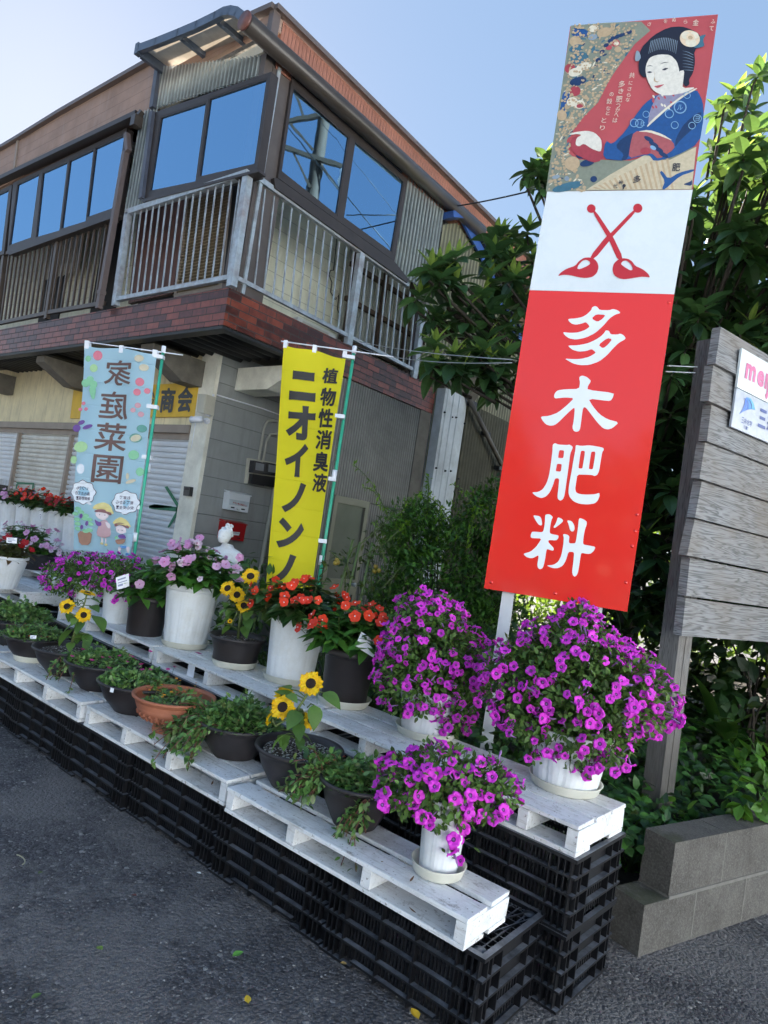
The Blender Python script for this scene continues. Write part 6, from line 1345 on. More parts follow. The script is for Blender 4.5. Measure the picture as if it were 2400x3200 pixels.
purslane(t, .15, .145, 19, [((-.08, -.05, .17), (-.17, -.08, .16), 22), ((.08, -.08, .16), (.06, -.13, .0), 10), ((-.1, -.1, .17), (-.22, -.12, .06), 12)], (fredb, 8, .03), 1000, .085, 1.15)
tagcard(t, [('A', 530, 378), ('A', 575, 382), ('A', 570, 425), ('A', 526, 418)], -.12)
t = potted('potted_petunia', 'slender white pot of magenta petunia in the front row', 'potted plant', 1360, 2768, Z1, .07, 'magenta petunias', (.098, 'cream saucer under the slender petunia pot of the front row'))
pot(t, TALL(.085, .255, .066), 'potw', 40, 10, .235, .075)
c = AT(t, 'D', 960, 1695); c2 = AT(t, 'D', 890, 1690); c3 = AT(t, 'D', 1045, 1705)
petunia(t, .25, [(tuple(c), (.155, .15, .125)), (tuple(c2), (.12, .12, .10)), (tuple(c3), (.11, .11, .10))], 2700, 170, [((.02, -.05, .24), tuple(AT(t, 'D', 975, 1850, .08))), ((.03, -.05, .24), tuple(AT(t, 'D', 1010, 1800, .07))), ((-.03, -.05, .25), tuple(AT(t, 'D', 840, 1720, .1)))], 3, .95)
# ------------------------------------------------------------------ upper row (level z = .6245)
t = potted('potted_petunia', 'white pot of purple petunia behind the two flowered sunflower', 'potted plant', 268, 1900, Z2, .085, 'magenta petunias'); pot(t, TALL(.13, .20, .09), 'potw', 40, 10, .18, .11)
petunia(t, .2, [(tuple(AT(t, 'D', 190, 1240)), (.27, .24, .16)), (tuple(AT(t, 'D', 135, 1250)), (.16, .16, .13))], 2300, 130, [((-.08, -.08, .2), tuple(AT(t, 'D', 155, 1310, .1)))], 5, .92, 1.25)
t = potted('potted_petunia', 'white pot of purple petunia left of the tagged dark pot', 'potted plant', 358, 1948, Z2, .08, 'magenta petunias'); pot(t, TALL(.115, .24, .09), 'potw', 40, 10, .22, .1)
b = MB(); petunia(t, .24, [(tuple(AT(t, 'D', 258, 1245)), (.20, .19, .15))], 1800, 80, [((.05, -.08, .24), tuple(AT(t, 'D', 268, 1310, .08)))], 6, .92, 1.25)
t = potted('potted_impatiens', 'dark pot of leafy impatiens with few flowers and a white card', 'potted plant', 448, 1990, Z2, .115, GU); pot(t, DARK(.150, .262, .118), 'potb', 44, 0, .225, .13)
impatiens(t, .23, .20, .22, 24, [opink], 6, green_i, 21, .12); tagcard(t, [('i', 750, 633), ('i', 835, 605), ('i', 838, 690), ('i', 758, 712)], .15)
t = potted('potted_impatiens', 'tall white pot of pink impatiens on a cream saucer', 'potted plant', 573, 2034, Z2, .105, GU, (.158, 'cream saucer under the tall white pot of pink impatiens')); pot(t, TALL(.176, .395, .132), 'potw', 40, 14, .34, .145)
impatiens(t, .36, .30, .27, 34, [opink, opink, owhite], 54, green_i, 22, .135, .15)
t = potted('potted_sunflower', 'dark bowl of four headed sunflower on a cream saucer in the upper row', 'potted plant', 728, 2097, Z2, .11, GU, (.142, 'cream saucer under the sunflower bowl of the upper row')); bowl(t, .172, .175, .118, sz=.84)
cd = CAMD(t)
sunflower(t, .13, [(a('z', 380, 418, .0), cd+[-.25, 0, .35], 1.15), (a('z', 232, 495, .04), cd+[-.5, 0, .15], 1.02), (a('z', 292, 537, .05), cd+[-.2, 0, .0], 1.0), (a('z', 335, 606, .06), cd, .92), (a('z', 246, 708, .03), cd+[-.3, 0, .2], .32)],
    [(a('z', 360, 590, -.02), [.6, -.4, -.4], .12), (a('z', 250, 600, .02), [-.6, -.3, -.5], .10), (a('z', 280, 440, -.03), [-.4, .2, .4], .09), (a('z', 330, 480, -.03), [.5, .3, .2], .10), (a('z', 270, 680, .03), [-.7, -.3, -.2], .08), (a('z', 360, 690, .03), [.6, -.4, -.2], .09), (a('z', 330, 740, .03), [.7, -.2, -.3], .08), (a('z', 250, 740, .02), [-.7, -.2, -.4], .07), (a('z', 300, 640, .03), [-.2, -.5, -.2], .10), (a('z', 420, 620, -.02), [.8, .2, -.3], .13)], a('z', 320, 600))
t = potted('potted_impatiens', 'tall white pot of vermilion impatiens on a cream saucer below the yellow banner', 'potted plant', 900, 2148, Z2, .105, GU, (.162, 'cream saucer under the tall white pot of vermilion impatiens')); pot(t, TALL(.163, .38, .133), 'potw', 40, 14, .33, .13)
impatiens(t, .345, .27, .22, 34, [ored], 34, green_d, 23, .135, .13)
t = potted('potted_impatiens', 'dark pot of vermilion impatiens with a blank white card', 'potted plant', 1068, 2222, Z2, .12, GU, (.146, 'cream saucer under the dark pot of vermilion impatiens')); pot(t, DARK(.150, .285, .118), 'potb', 44, 0, .245, .13)
impatiens(t, .255, .23, .25, 30, [ored], 28, green_i, 24, .125, .13)
tagcard(t, [('z', 1098, 776), ('z', 1212, 850), ('z', 1175, 946), ('z', 1056, 872)], .18, False, .03)
t = potted('potted_petunia', 'large mound of magenta petunia in a white pot, nearer the vermilion flowers', 'potted plant', 1325, 2325, Z2, .13, 'magenta petunias', (.150, 'cream saucer under the left of the two big petunias')); pot(t, TALL(.155, .22, .115), 'potw', 40, 12, .2, .13)
D_ = lambda x, y, d=0: tuple(AT(t, 'D', x, y, d))
petunia(t, .22, [(D_(935, 1410), (.24, .23, .19)), (D_(925, 1335, -.05), (.17, .17, .12)), (D_(900, 1470, .06), (.19, .18, .17)), (D_(985, 1450), (.17, .17, .18)), (D_(980, 1530, .05), (.10, .11, .12))], 6600, 470, [((0, -.1, .2), D_(880, 1530, .12)), ((.05, -.1, .2), D_(960, 1590, .12)), ((.08, -.1, .2), D_(1000, 1560, .1))], 7, .90)
t = potted('potted_petunia', 'biggest mound of magenta petunia at the street end of the upper row', 'potted plant', 1758, 2497, Z2, .13, 'magenta petunias', (.148, 'cream saucer under the biggest petunia')); pot(t, TALL(.165, .23, .125), 'potw', 40, 12, .21, .14)
petunia(t, .23, [(D_(1245, 1470), (.27, .25, .21)), (D_(1230, 1395, -.04), (.18, .18, .13)), (D_(1120, 1470, .02), (.15, .16, .17)), (D_(1360, 1500, -.02), (.17, .18, .17)), (D_(1260, 1580, .07), (.19, .17, .13)), (D_(1145, 1540, .05), (.12, .13, .12)), (D_(1250, 1345, -.06), (.09, .1, .08))], 9500, 620, [((.05, -.1, .22), D_(1230, 1660, .16)), ((.1, -.1, .22), D_(1310, 1650, .14)), ((.1, -.05, .22), D_(1270, 1680, .16)), ((-.1, -.1, .22), D_(1155, 1640, .14)), ((.2, 0, .3), D_(1430, 1560, .05)), ((.2, 0, .3), D_(1425, 1490, 0))], 8, .90)
for lab, kk, x, y, c in (('small pink plant label lying on the upper pallet', 'l', 885, 395, (.45, .05, .25)), ('seed packet picturing sunflowers tucked under the upper deck', 'l', 860, 525, (.45, .36, .03))):
    p = PZ(*px(kk, x, y), Z2 if c[0] == .45 and c[1] < .1 else ZU+.06); b = MB(); tt = thing('plant_label', lab, 'plant label', tuple(p))
    if c[1] < .1: b.obox((0, 0, .003), (.032, -.006, .0), (.004, .018, 0), (0, 0, .001), 0); b.obox((0, 0, .0045), (.027, -.005, .0), (.0025, .012, 0), (0, 0, .0006), 1)
    else: b.obox((0, -.03, 0), (.034, -.004, 0), (0, .0005, .0), (0, 0, .042), 1); b.obox((0, -.031, 0), (.038, -.004, 0), (0, .0005, 0), (0, 0, .046), 0)
    card = b.build('card', [M['white'], plain('label print '+lab[:6], c, .5, .6, 70)], tt, True)
# small terracotta pot behind the big petunia
p = PZ(1672, 2380, .45); tt = thing('terracotta_pot', 'small empty terracotta pot behind the upper pallet', 'flower pot', (p[0], p[1]+.06, .30)); pot(tt, [(.045, 0), (.062, .13), (.07, .13), (.07, .16), (.062, .16), (.055, .12)], 'terra', 28, 0, .12, .055)
b = MB(); b.box((p[0]-.12, p[1]-.06, .0), (p[0]+.14, p[1]+.2, .299)); tag(b.build('concrete_block', M['block']), 'concrete block under the small terracotta pot', 'block')
# ------------------------------------------------------------------ far left group
GL_ = 'potted plants at the far left back'
t = potted('potted_impatiens', 'white pot of dark red flowers at the left picture edge', 'potted plant', 3, 1840, ZU+.11, .105, GL_); pot(t, TALL(.175, .27, .115), 'potw', 40, 12, .23, .15)
impatiens(t, .23, .20, .17, 22, [ocrim], 12, leafmat('olive leaf', ['#3a3a1e', '#54482a', '#44522a', '#6b4a38'], .5, .2), 31, .10)
tagcard(t, [('j', 68, 595), ('j', 178, 600), ('j', 174, 660), ('j', 66, 650)], .15)
t = potted('potted_impatiens', 'low dark bowl of pink impatiens on the far left pallet', 'potted plant', 107, 1782, .711, .14, GL_); bowl(t, .20, .16, .13); impatiens(t, .14, .20, .13, 22, [opink, owhite], 26, green_i, 32, .085, .15); tagcard(t, [('j', 250, 672), ('j', 274, 668), ('j', 268, 745), ('j', 246, 745)], .22)
p = np.array(t.location)
tt = thing('potted_impatiens', 'dark pot of pale pink impatiens behind the low dark bowl', 'potted plant', (p[0]-.75, p[1]+.22, .711), GL_); pot(tt, DARK(.17, .24, .13), 'potb', 40, 0, .2, .15); impatiens(tt, .21, .25, .16, 24, [owhite, opink], 22, green_i, 33, .09, .14)
for i, (sx, fl, lab) in enumerate(((30, [opink, owhite], 'pink and white impatiens'), (88, [ored], 'orange red impatiens, left'), (140, [ored], 'orange red impatiens with a white card'), (196, [ocrim, ored], 'crimson impatiens'), (246, [ocrim], 'crimson flowers half hidden behind the blue banner'))):
    x = PY(sx, 1660, 4.0)[0]; tt = thing('potted_impatiens', 'white pot of %s, before the shutter' % lab, 'potted plant', (x, 3.97, .8505), 'white pots in the row before the shutter'); pot(tt, TALL(.165, .41, .125), 'potw', 40, 12, .36, .14)
    impatiens(tt, .36, .26, .22, 24, fl, 30, green_d, 40+i, .11, .16)
    if i == 2: tagcard(tt, [('j', 405, 350), ('j', 428, 335), ('j', 442, 408), ('j', 418, 415)], .2)
b = MB(); p = PZ(165, 1985, .40); tt = thing('potted_purslane', 'mauve bowl of purslane behind the red budded bowl', 'potted plant', (p[0]-.05, p[1]+.1, .2605), GL_); pot(tt, BOWL(.2, .19, .12), 'potb', 40, 0, .16, .16); purslane(tt, .16, .19, 29, (), (fredb, 8, .03), 800, .08, 1.2)

# ------------------------------------------------------------------ white plaster bust before the grey wall
def ball(mb, c, r_): mb.lathe([(r_*math.sin(t_)+.0001, -r_*math.cos(t_)) for t_ in np.linspace(0, math.pi, 6)], 9, c=tuple(c))
c = PD(712, 1700, 5.25); st = thing('bust_statue', 'white plaster bust of a woman with piled hair, head bowed', 'statue', (c[0], c[1], 0))
dv = CAMD(st); dv[2] = 0; dv /= np.linalg.norm(dv); sd_ = np.array([-dv[1], dv[0], 0])          # facing (towards the camera, turned left), side
fwd = dv*.80-np.array([RT[0], RT[1], 0])*.55; fwd /= np.linalg.norm(fwd); sd_ = np.array([-fwd[1], fwd[0], 0])
zc_ = lambda y: AT(st, 's', 700, y)[2]
zt_, zch, zsh = zc_(1650), zc_(1697), zc_(1712)
hc = AT(st, 's', 708, 1676); ax_ = AT(st, 's', 706, 1735); H_ = (zc_(1652)-zc_(1700))
b = MB(); K = 28; rings = []
def ring(cx, rx, ry, face=0.):
    V = []
    for j in range(K):
        t_ = 2*math.pi*j/K; x, y = math.cos(t_), math.sin(t_); f = 1+face*max(0, x)**14
        V.append(np.asarray(cx)+fwd*rx*x*f+sd_*ry*y)
    return np.array(V)
b0 = np.array([ax_[0], ax_[1], 0]); zb0 = zsh-.26
for z, rx, ry in ((zb0, .07, .11), (zb0+.06, .075, .125), (zb0+.13, .085, .15), (zb0+.18, .085, .165), (zsh-.035, .075, .16), (zsh-.01, .055, .12), (zsh+.008, .042, .06), (zsh+.03, .038, .042)): rings.append(ring(b0+[0, 0, z], rx, ry))
b1 = np.array([hc[0], hc[1], 0])+fwd*.012
for f, rx, ry, fc_ in ((.02, .038, .035, .1), (.08, .055, .043, .12), (.16, .062, .050, .05), (.24, .066, .056, .10), (.34, .068, .060, .26), (.42, .070, .062, .16), (.52, .072, .065, .02), (.62, .074, .068, .03), (.74, .076, .068, 0), (.86, .066, .060, 0), (.95, .045, .045, 0), (1.0, .012, .012, 0)):
    rings.append(ring(b1+[0, 0, zch+H_*f*.98]+fwd*(.02*(1-f)), rx*H_/.125*.82, ry*H_/.125*.82, fc_))
b.loft(rings); b.build('body', M['plaster'], st, True)
b = MB(); r = np.random.default_rng(8); hc2 = b1+[0, 0, zch+H_*.9]
hcn = b1+[0, 0, zch+H_*.60]
for i in range(150):
    d = rdir(1, r)[0]
    if d@fwd > .45-.5*(d[2] < .3) or d[2] < -.25: continue
    ball(b, hcn+d*[.047, .047, .052], r.uniform(.009, .013))
q = hcn+[0, 0, .062]-fwd*.022
for i in range(24): d = rdir(1, r)[0]*[.024, .024, .018]; ball(b, q+d, r.uniform(.009, .013))
b.build('hair', M['plaster'], st, True)
b = MB()
for s in (-1, 1): e_p = b1+[0, 0, zch+H_*.46]+fwd*.060+sd_*s*.024; b.bar(e_p-sd_*.010, e_p+sd_*.010, .006, .003)
e_p = b1+[0, 0, zch+H_*.17]+fwd*.068; b.bar(e_p-sd_*.011, e_p+sd_*.011, .006, .003); b.build('face_shadow_lines', plain('painted shade grey', (.42, .42, .42), .8), st, True)  # grey bars paint in the shade of the eyes and mouth
b = MB(); b.lathe([(.13, 0), (.13, .04), (.10, .06), (.09, zb0-.03), (.12, zb0)], 28, c=(ax_[0], ax_[1], 0)); b.build('pedestal', M['plaster'], st, True)

# ------------------------------------------------------------------ loquat tree, shrubs and undergrowth on the right
tree_o = thing('loquat_tree', 'big loquat tree with long dark leaves and pale young shoots behind the tall sign', 'tree', (-2.2, 6.6, .2)); TL_ = np.array(tree_o.location)
b = MB(); lq = lambda k, x, y, D: PD(*px(k, x, y), D)-TL_
trunk_top = np.array([.0, -.1, 1.6]); crown_c = np.array([.15, -.2, 3.2])
b.tube([(0, 0, -.3), (.03, 0, .8), tuple(trunk_top), (.1, -.1, 2.6), tuple(crown_c), (.3, 0, 4.3)], [.15, .12, .11, .085, .06, .02], 10)
limbs = [[trunk_top, lq('m', 1250, 1930, 6.2), lq('m', 900, 1800, 6.1), lq('m', 700, 1720, 6.0), lq('m', 550, 1580, 5.9), lq('m', 430, 1460, 5.85), lq('m', 330, 1350, 5.8)],
         [trunk_top, lq('m', 1250, 1990, 6.3), lq('m', 900, 1900, 6.2), lq('m', 560, 1820, 6.1), lq('m', 450, 1670, 6.0), lq('m', 340, 1550, 5.9)]]
for L in limbs: b.tube(L, list(np.linspace(.045, .012, len(L))), 7)
LQ_ = []                                          # shoot tips: (position, how young)
rl = np.random.default_rng(12)
for x, y, D, s in ((930, 580, 5.75, 1), (905, 640, 5.8, .7), (985, 610, 5.8, .6), (965, 570, 5.9, 1), (1000, 660, 6, .5), (955, 690, 5.9, .2), (1065, 545, 6.1, .6), (1085, 510, 6.2, 1), (1110, 560, 6.3, .5), (1060, 600, 6.1, 1), (1105, 600, 6.1, 1), (1130, 650, 6.2, .3), (1050, 680, 6.1, .8), (1010, 720, 6.0, .2), (1075, 720, 6.2, .2), (940, 745, 5.6, 1), (980, 770, 5.5, 1), (1030, 770, 5.6, 1), (1090, 770, 5.7, 1), (1000, 800, 5.5, .2), (1060, 830, 5.7, .2), (1120, 720, 6.2, .3), (1150, 560, 6.3, .8), (1140, 500, 6.4, .8), (1170, 600, 6.4, .3), (1175, 340, 6.6, .5), (1165, 370, 6.6, 0), (1180, 395, 6.6, 0), (1045, 640, 6.2, .2), (1120, 800, 5.9, .2),
                   (1640, 160, 6.0, 1), (1590, 205, 6.2, 1), (1555, 240, 6.4, 1), (1625, 240, 6.1, .7), (1580, 300, 6.3, 1), (1540, 330, 6.4, 1), (1630, 320, 6.0, .9), (1605, 360, 6.1, .6), (1650, 390, 5.9, .5), (1560, 390, 6.2, .5), (1500, 420, 6.5, .5), (1545, 470, 6.2, .3), (1600, 450, 6.0, .4), (1650, 470, 5.8, .6), (1575, 530, 6.0, .2), (1630, 560, 5.8, .2), (1530, 580, 6.2, .2), (1500, 640, 6.2, .2), (1570, 640, 5.8, .8), (1620, 700, 4.9, .9), (1490, 760, 5.8, .7), (1480, 830, 5.7, .2), (1480, 980, 5.5, .8), (1465, 1060, 5.6, .1), (1470, 700, 6, .2), (1500, 900, 5.6, .2), (1440, 1150, 5.6, .2), (1430, 1250, 5.5, .1)):
    LQ_.append((PD(x*2400/1659, y*2400/1659, D)-TL_, s))
for p_, s_ in list(LQ_)[:30]:
    for k in range(1): LQ_.append((p_+rl.normal(size=3)*[.10, .10, .09], s_*.6*(k == 0)))
for i in range(900):
    p = np.array([rl.uniform(.1, 2.4), rl.uniform(-1.8, 1.4), 0]); top_ = 4.7-.35*abs(p[0]-.9); p[2] = rl.uniform(1.1, top_)
    if i < 50: p = np.array([rl.uniform(-.9, .3), rl.uniform(-1., .8), rl.uniform(1.8, 4.1)])
    LQ_.append((p, .45*(rl.random() < .3)+.5*(p[2] > top_-.5)))
sh = np.array([q[0] for q in LQ_]); P = [[], []]; Dn = [[], []]; U_ = [[], []]; S_ = [[], []]
for p, yv in LQ_:
    n = rl.integers(9, 14); axis = np.array([0, 0, 1.])+rl.normal(size=3)*.25
    for j in range(n):
        f = j/n; t_ = j*2.4; el = .5-1.55*f+rl.normal()*.15; d = np.array([math.cos(t_)*math.cos(el), math.sin(t_)*math.cos(el), math.sin(el)])+axis*.1
        P[0].append(p-axis*.05*f*1.5); Dn[0].append(d); U_[0].append([0, 0, 1.]+rl.normal(size=3)*.2); S_[0].append(rl.uniform(.15, .25))
    for j in range(int(round(yv*5))):
        t_ = j*2.4+.5; el = 1.1-.12*j+rl.normal()*.1; d = np.array([math.cos(t_)*math.cos(el), math.sin(t_)*math.cos(el), math.sin(el)])
        P[1].append(p+axis*.01); Dn[1].append(d); U_[1].append(-np.array([math.cos(t_), math.sin(t_), -.3])); S_[1].append(rl.uniform(.14, .20))
    tgt = p*.45+crown_c*.55*np.array([.6, .6, .8]); b.tube([p, p-axis*.12, (p-axis*.12)*.7+tgt*.3-[0, 0, .08]], [.006, .010, .016], 5)
for i in range(34):
    p = sh[rl.integers(len(sh))]-[0, 0, .2]; q = crown_c*[1, 1, rl.uniform(.5, 1)]; b.tube([p, p*.6+q*.4-[0, 0, .12], q*.75+p*.25, q], [.010, .018, .026, .04], 6)
b.build('trunk', M['bark'], tree_o, True)
b = MB(); b.inst(*leaf_shape(1, .47, 6, .22, .25), frames(P[0], Dn[0], U_[0], S_[0]), 0, False); b.inst(*leaf_shape(1, .3, 5, .3, .1), frames(P[1], Dn[1], U_[1], S_[1]), 1, False)
b.build('crown', [leafmat('loquat leaf', ['#263f2a', '#355436', '#456c42', '#587f4a'], .32, .3, .5), leafmat('young loquat leaf', ['#7d9a40', '#9db552', '#8aa850'], .5, .45)], tree_o, True)

def shrub(nm, lab, cat, c, blobs, n, shape, size, cols, seed, stems=20, gap=.0, grp=None, sm='bark'):
    t = thing(nm, lab, cat, tuple(c), grp); r = np.random.default_rng(seed); b = MB(); P = []; Nn = []
    for cc, rad, f in blobs:
        k = int(n*f); d = rdir(k, r); rr = r.uniform(.25, 1.0, k)**.5*(1+.18*np.sin(d[:, 0]*9+seed)*np.sin(d[:, 2]*8)); P.append(np.array(cc)+d*rr[:, None]*np.array(rad)); Nn.append(d)
    P = np.concatenate(P); Nn = np.concatenate(Nn); cl = np.sin(P[:, 0]*13+seed)*np.sin(P[:, 1]*11)*np.sin(P[:, 2]*12); k = cl > -.35+gap; P, Nn = P[k], Nn[k]
    b.inst(*shape, frames(P, Nn*.6+rdir(len(P), r)*.8+[0, 0, .15], Nn*.4+rdir(len(P), r)*.5+[0, 0, .8], r.uniform(.7, 1.3, len(P))*size), 0); b.build('foliage', [leafmat(nm+' leaf %d' % seed, cols, .45, .28)], t, True)
    b = MB()
    for i in range(stems): e = P[r.integers(len(P))]; s = np.array([r.normal()*.08, r.normal()*.08, 0]); b.tube([s, s*.6+e*.4+[0, 0, .15], e], [.012, .008, .003], 5)
    if stems: b.build('stems', M[sm], t, True)
    return t
c = PD(1390, 1800, 5.0); c[2] = .1
sb = shrub('leafy_shrub', 'tangled green shrub with small leaves between the corrugated column and the tall sign', 'shrub', c, [((-.02, 0, 1.15), (.60, .45, .55), .38), ((.15, .1, .75), (.72, .5, .55), .36), ((-.25, -.1, 1.5), (.26, .25, .28), .1), ((.25, .1, 1.65), (.25, .25, .3), .08), ((-.3, -.2, .7), (.4, .35, .4), .08)], 24000, leaf_shape(1, .42, 2, .2, .2), .046, ['#244219', '#335a20', '#467626', '#5f9230'], 51, 70)
# bright long shoots of the shrub
b = MB(); r = np.random.default_rng(4)
for k in range(26):
    s = np.array([r.uniform(-.5, .5), r.uniform(-.35, .2), r.uniform(1.3, 1.6)]); e = s+np.array([r.uniform(-.35, .2), r.uniform(-.15, .1), r.uniform(.15, .38)]); T = np.linspace(0, 1, 8)[:, None]; pts = s+(e-s)*T+np.array([0, 0, .06])*np.sin(T*3.1)
    b.tube(pts, .003, 4, 1, False); Q = np.repeat(pts, 4, 0)+r.normal(size=(32, 3))*.006; b.inst(*leaf_shape(1, .4, 2, .2, .2), frames(Q, rdir(32, r)+(e-s), rdir(32, r)*.5+[0, 0, 1], r.uniform(.028, .048, 32)), 0)
b.build('young_shoots', [leafmat('bright shoot leaf', ['#5d8a1e', '#79a52a', '#8cb436'], .45, .4), stemg], sb, True)
D0 = [((0, 0, .8), (.8, .6, .7), .5), ((.5, .2, 1.0), (.6, .6, .8), .3), ((-.5, 0, .7), (.5, .5, .6), .2)]
hd = ['#0e1c0d', '#152a12', '#1d3a17', '#29491c']
shrub('dark_shrub', 'dark broad leaved shrub behind the timber billboard post', 'shrub', (-.75, 5.2, .3), [((0, 0, 1.0), (.7, .6, .8), .5), ((.6, .3, 1.2), (.7, .6, .9), .5)], 2600, LO, .11, hd, 52, 30, .1)
shrub('dark_shrub', 'dark shrub under the loquat behind the tall sign', 'shrub', (-1.75, 5.6, .2), [((0, 0, .7), (.6, .5, .6), 1)], 1800, LO, .085, hd, 53, 20, .15)
shrub('hedge_shrub', 'shrub behind the boards of the timber billboard', 'shrub', (.25, 6.3, .3), D0, 2600, LO, .13, hd, 54, 20)
shrub('herb', 'leafy herb between the bust and the yellow banner', 'plant', np.array([*PD(790, 1790, 4.7)[:2], 0]), [((0, 0, .95), (.20, .2, .30), .6), ((-.1, 0, .55), (.3, .25, .45), .4)], 420, LO, .07, ['#22401c', '#2f5626', '#4a7030'], 55, 14, sm='bamboo')
shrub('herb', 'weedy plants behind the sunflower and vermilion pots', 'plant', np.array([-3.0, 3.45, 0]), [((0, 0, .45), (.9, .3, .5), 1)], 1500, LT, .08, ['#1c3316', '#2a4a1e', '#3a5c26'], 56, 30, sm='bamboo')
shrub('herb', 'low weeds behind the left big petunia', 'plant', np.array([-1.9, 3.6, 0.05]), [((0, 0, .5), (.7, .4, .55), 1)], 1700, LT, .09, ['#16290f', '#213d17', '#31551f'], 57, 30, sm='bamboo')
# tomato plants on stakes
t = thing('tomato_plant', 'spindly tomato vine on green stakes before the glazed door', 'plant', tuple(np.r_[PD(1120, 1800, 4.8)[:2], 0])); tb = AT
b = MB()
for p, q in (((1190, 1275), (1085, 1680)), ((1335, 1290), (1240, 1760)), ((1245, 1290), (1180, 1560))): p, q = AT(t, 'g', *p), AT(t, 'g', *q); b.tube([p, q+(q-p)*1.1], .009, 6)
b.build('stake', M['bamboo'], t, True)
b = MB(); V_ = [[(1100, 1700), (1120, 1500), (1160, 1340), (1280, 1250), (1420, 1150), (1470, 1080)], [(1180, 1560), (1160, 1440), (1100, 1390), (1060, 1400)], [(1290, 1700), (1400, 1500), (1420, 1330), (1380, 1200), (1370, 1130)], [(1330, 1700), (1360, 1500), (1340, 1380), (1440, 1310), (1490, 1250)], [(1350, 1640), (1470, 1560), (1540, 1450)], [(940, 1560), (990, 1480), (1000, 1420)]]
r = np.random.default_rng(6); LP = []
for L in V_:
    pts = [AT(t, 'g', *p)+r.normal(size=3)*.02 for p in L]; b.tube(pts, .005, 5, 1); 
    for p, q in zip(pts, pts[1:]):
        for k in range(9): LP.append(p+(q-p)*r.random()+r.normal(size=3)*.035)
b.inst(*LO, frames(LP, rdir(len(LP), r)+[0, 0, -.4], rdir(len(LP), r)*.5+[0, 0, 1], r.uniform(.03, .06, len(LP))), 0); b.build('vine', [leafmat('tomato leaf', ['#24351a', '#36491f', '#4c5a2a'], .6, .3), stemg], t, True)
for x, y in ((1072, 1422), (1062, 1445), (1080, 1440), (1360, 1470), (1385, 1500), (1350, 1505)):
    b = MB(); c = AT(t, 'g', x, y, .03); b.lathe([(.0001, -.017), (.012, -.013), (.018, 0), (.013, .012), (.0001, .015)], 12, c=tuple(c)); b.build('tomato', M['tomato'], t, True)
# ground cover on the bank behind the block wall
r = np.random.default_rng(9); b = MB(); n = 5200; s = r.uniform(-.3, 3.2, n); tt_ = r.uniform(.12, 2.2, n); P = w0*[1, 1, 0]+np.outer(s, WD)+np.outer(tt_, WN)
P[:, 2] = .33+np.minimum(.75, (tt_-.1)*.55)*(.65+.35*np.sin(s*5)*np.sin(tt_*7))*r.uniform(.25, 1, n)+.05*r.random(n)
b.inst(*LO, frames(P, rdir(n, r)*[1, 1, .5]+[.3, -.6, -.1], rdir(n, r)*.4+[.2, -.4, .8], r.uniform(.035, .085, n)), 0)
tag(b.build('ground_cover', [leafmat('ground cover leaf', ['#13240f', '#1d3a18', '#2a5222', '#3d6a2c', '#4f7f35'], .4, .25)]), 'ivy and weeds covering the bank behind the block wall', 'ground cover', kind='stuff')
b = MB(); n = 2600; P = np.c_[r.uniform(-4.9, -.9, n), r.uniform(3.05, 6.5, n), r.uniform(.03, .3, n)]; P = P[P[:, 1] < 6.8]; n = len(P)
b.inst(*LT, frames(P, rdir(n, r)*[.6, .6, .3]+[0, 0, .7], rdir(n, r), r.uniform(.06, .17, n)), 0)
tag(b.build('grass', [leafmat('garden grass', ['#1a2d12', '#263f18', '#365420'], .5, .3)]), 'rough grass and weeds on the garden soil behind the pallets', 'grass', kind='stuff')
def strap(lab, c, n, L, seed, cols=('#1d3a18', '#2c5220', '#426a2a', '#5a7a34'), wd=.16):
    r = np.random.default_rng(seed); t = thing('strap_leaved_plant', lab, 'plant', tuple(c), 'broad strap leaved plants'); b = MB(); P = r.normal(size=(n, 3))*[.06, .06, 0]; a_ = r.uniform(0, 6.28, n); el = r.uniform(.5, 1.35, n)
    D_ = np.c_[np.cos(a_)*np.cos(el), np.sin(a_)*np.cos(el), np.sin(el)]; b.inst(*leaf_shape(1, wd, 8, .3, .55), frames(P, D_, -np.c_[np.cos(a_), np.sin(a_), -.3*np.ones(n)]*1., r.uniform(.6, 1.15, n)*L), 0, True); b.build('foliage', [leafmat('strap leaf %d' % seed, list(cols), .4, .25)], t, True)
for lab, x, y, z, L in (('strap leaved plant right below the timber boards', 2290, 2110, .55, .62), ('strap leaved plant left of the billboard post', 2000, 2050, .55, .6), ('strap leaved plant at the right edge, below the boards', 2390, 2230, .5, .5)):
    p = PD(x, y, 4.5 if x > 2100 else 5.0); strap(lab, (p[0], p[1], p[2]-.45), 22, L, int(x))
for lab, x, y, D, n, sz in (('bright green weed on the bank at the right edge above the wall', 2365, 2440, 3.3, 120, .085), ('small clump of leaves at the foot of the billboard post', 2060, 2570, 3.35, 60, .06)):
    p = PD(x, y, D); shrub('weed', lab, 'plant', (p[0], p[1], p[2]-.15), [((0, 0, .14), (.14, .12, .16), 1)], n, LO, sz, ['#35601f', '#4b7d28', '#659a35'], int(x), 0, sm='bamboo')
p = PZ(*px('w', 735, 1150), .02); shrub('weed', 'mossy yellow green tuft between the crates and the block wall', 'plant', (p[0]-.03, p[1]+.08, .03), [((0, 0, .12), (.05, .10, .16), 1)], 260, LT, .05, ['#3f6a1e', '#5d8a26', '#86a83a'], 77, 5, sm='bamboo')

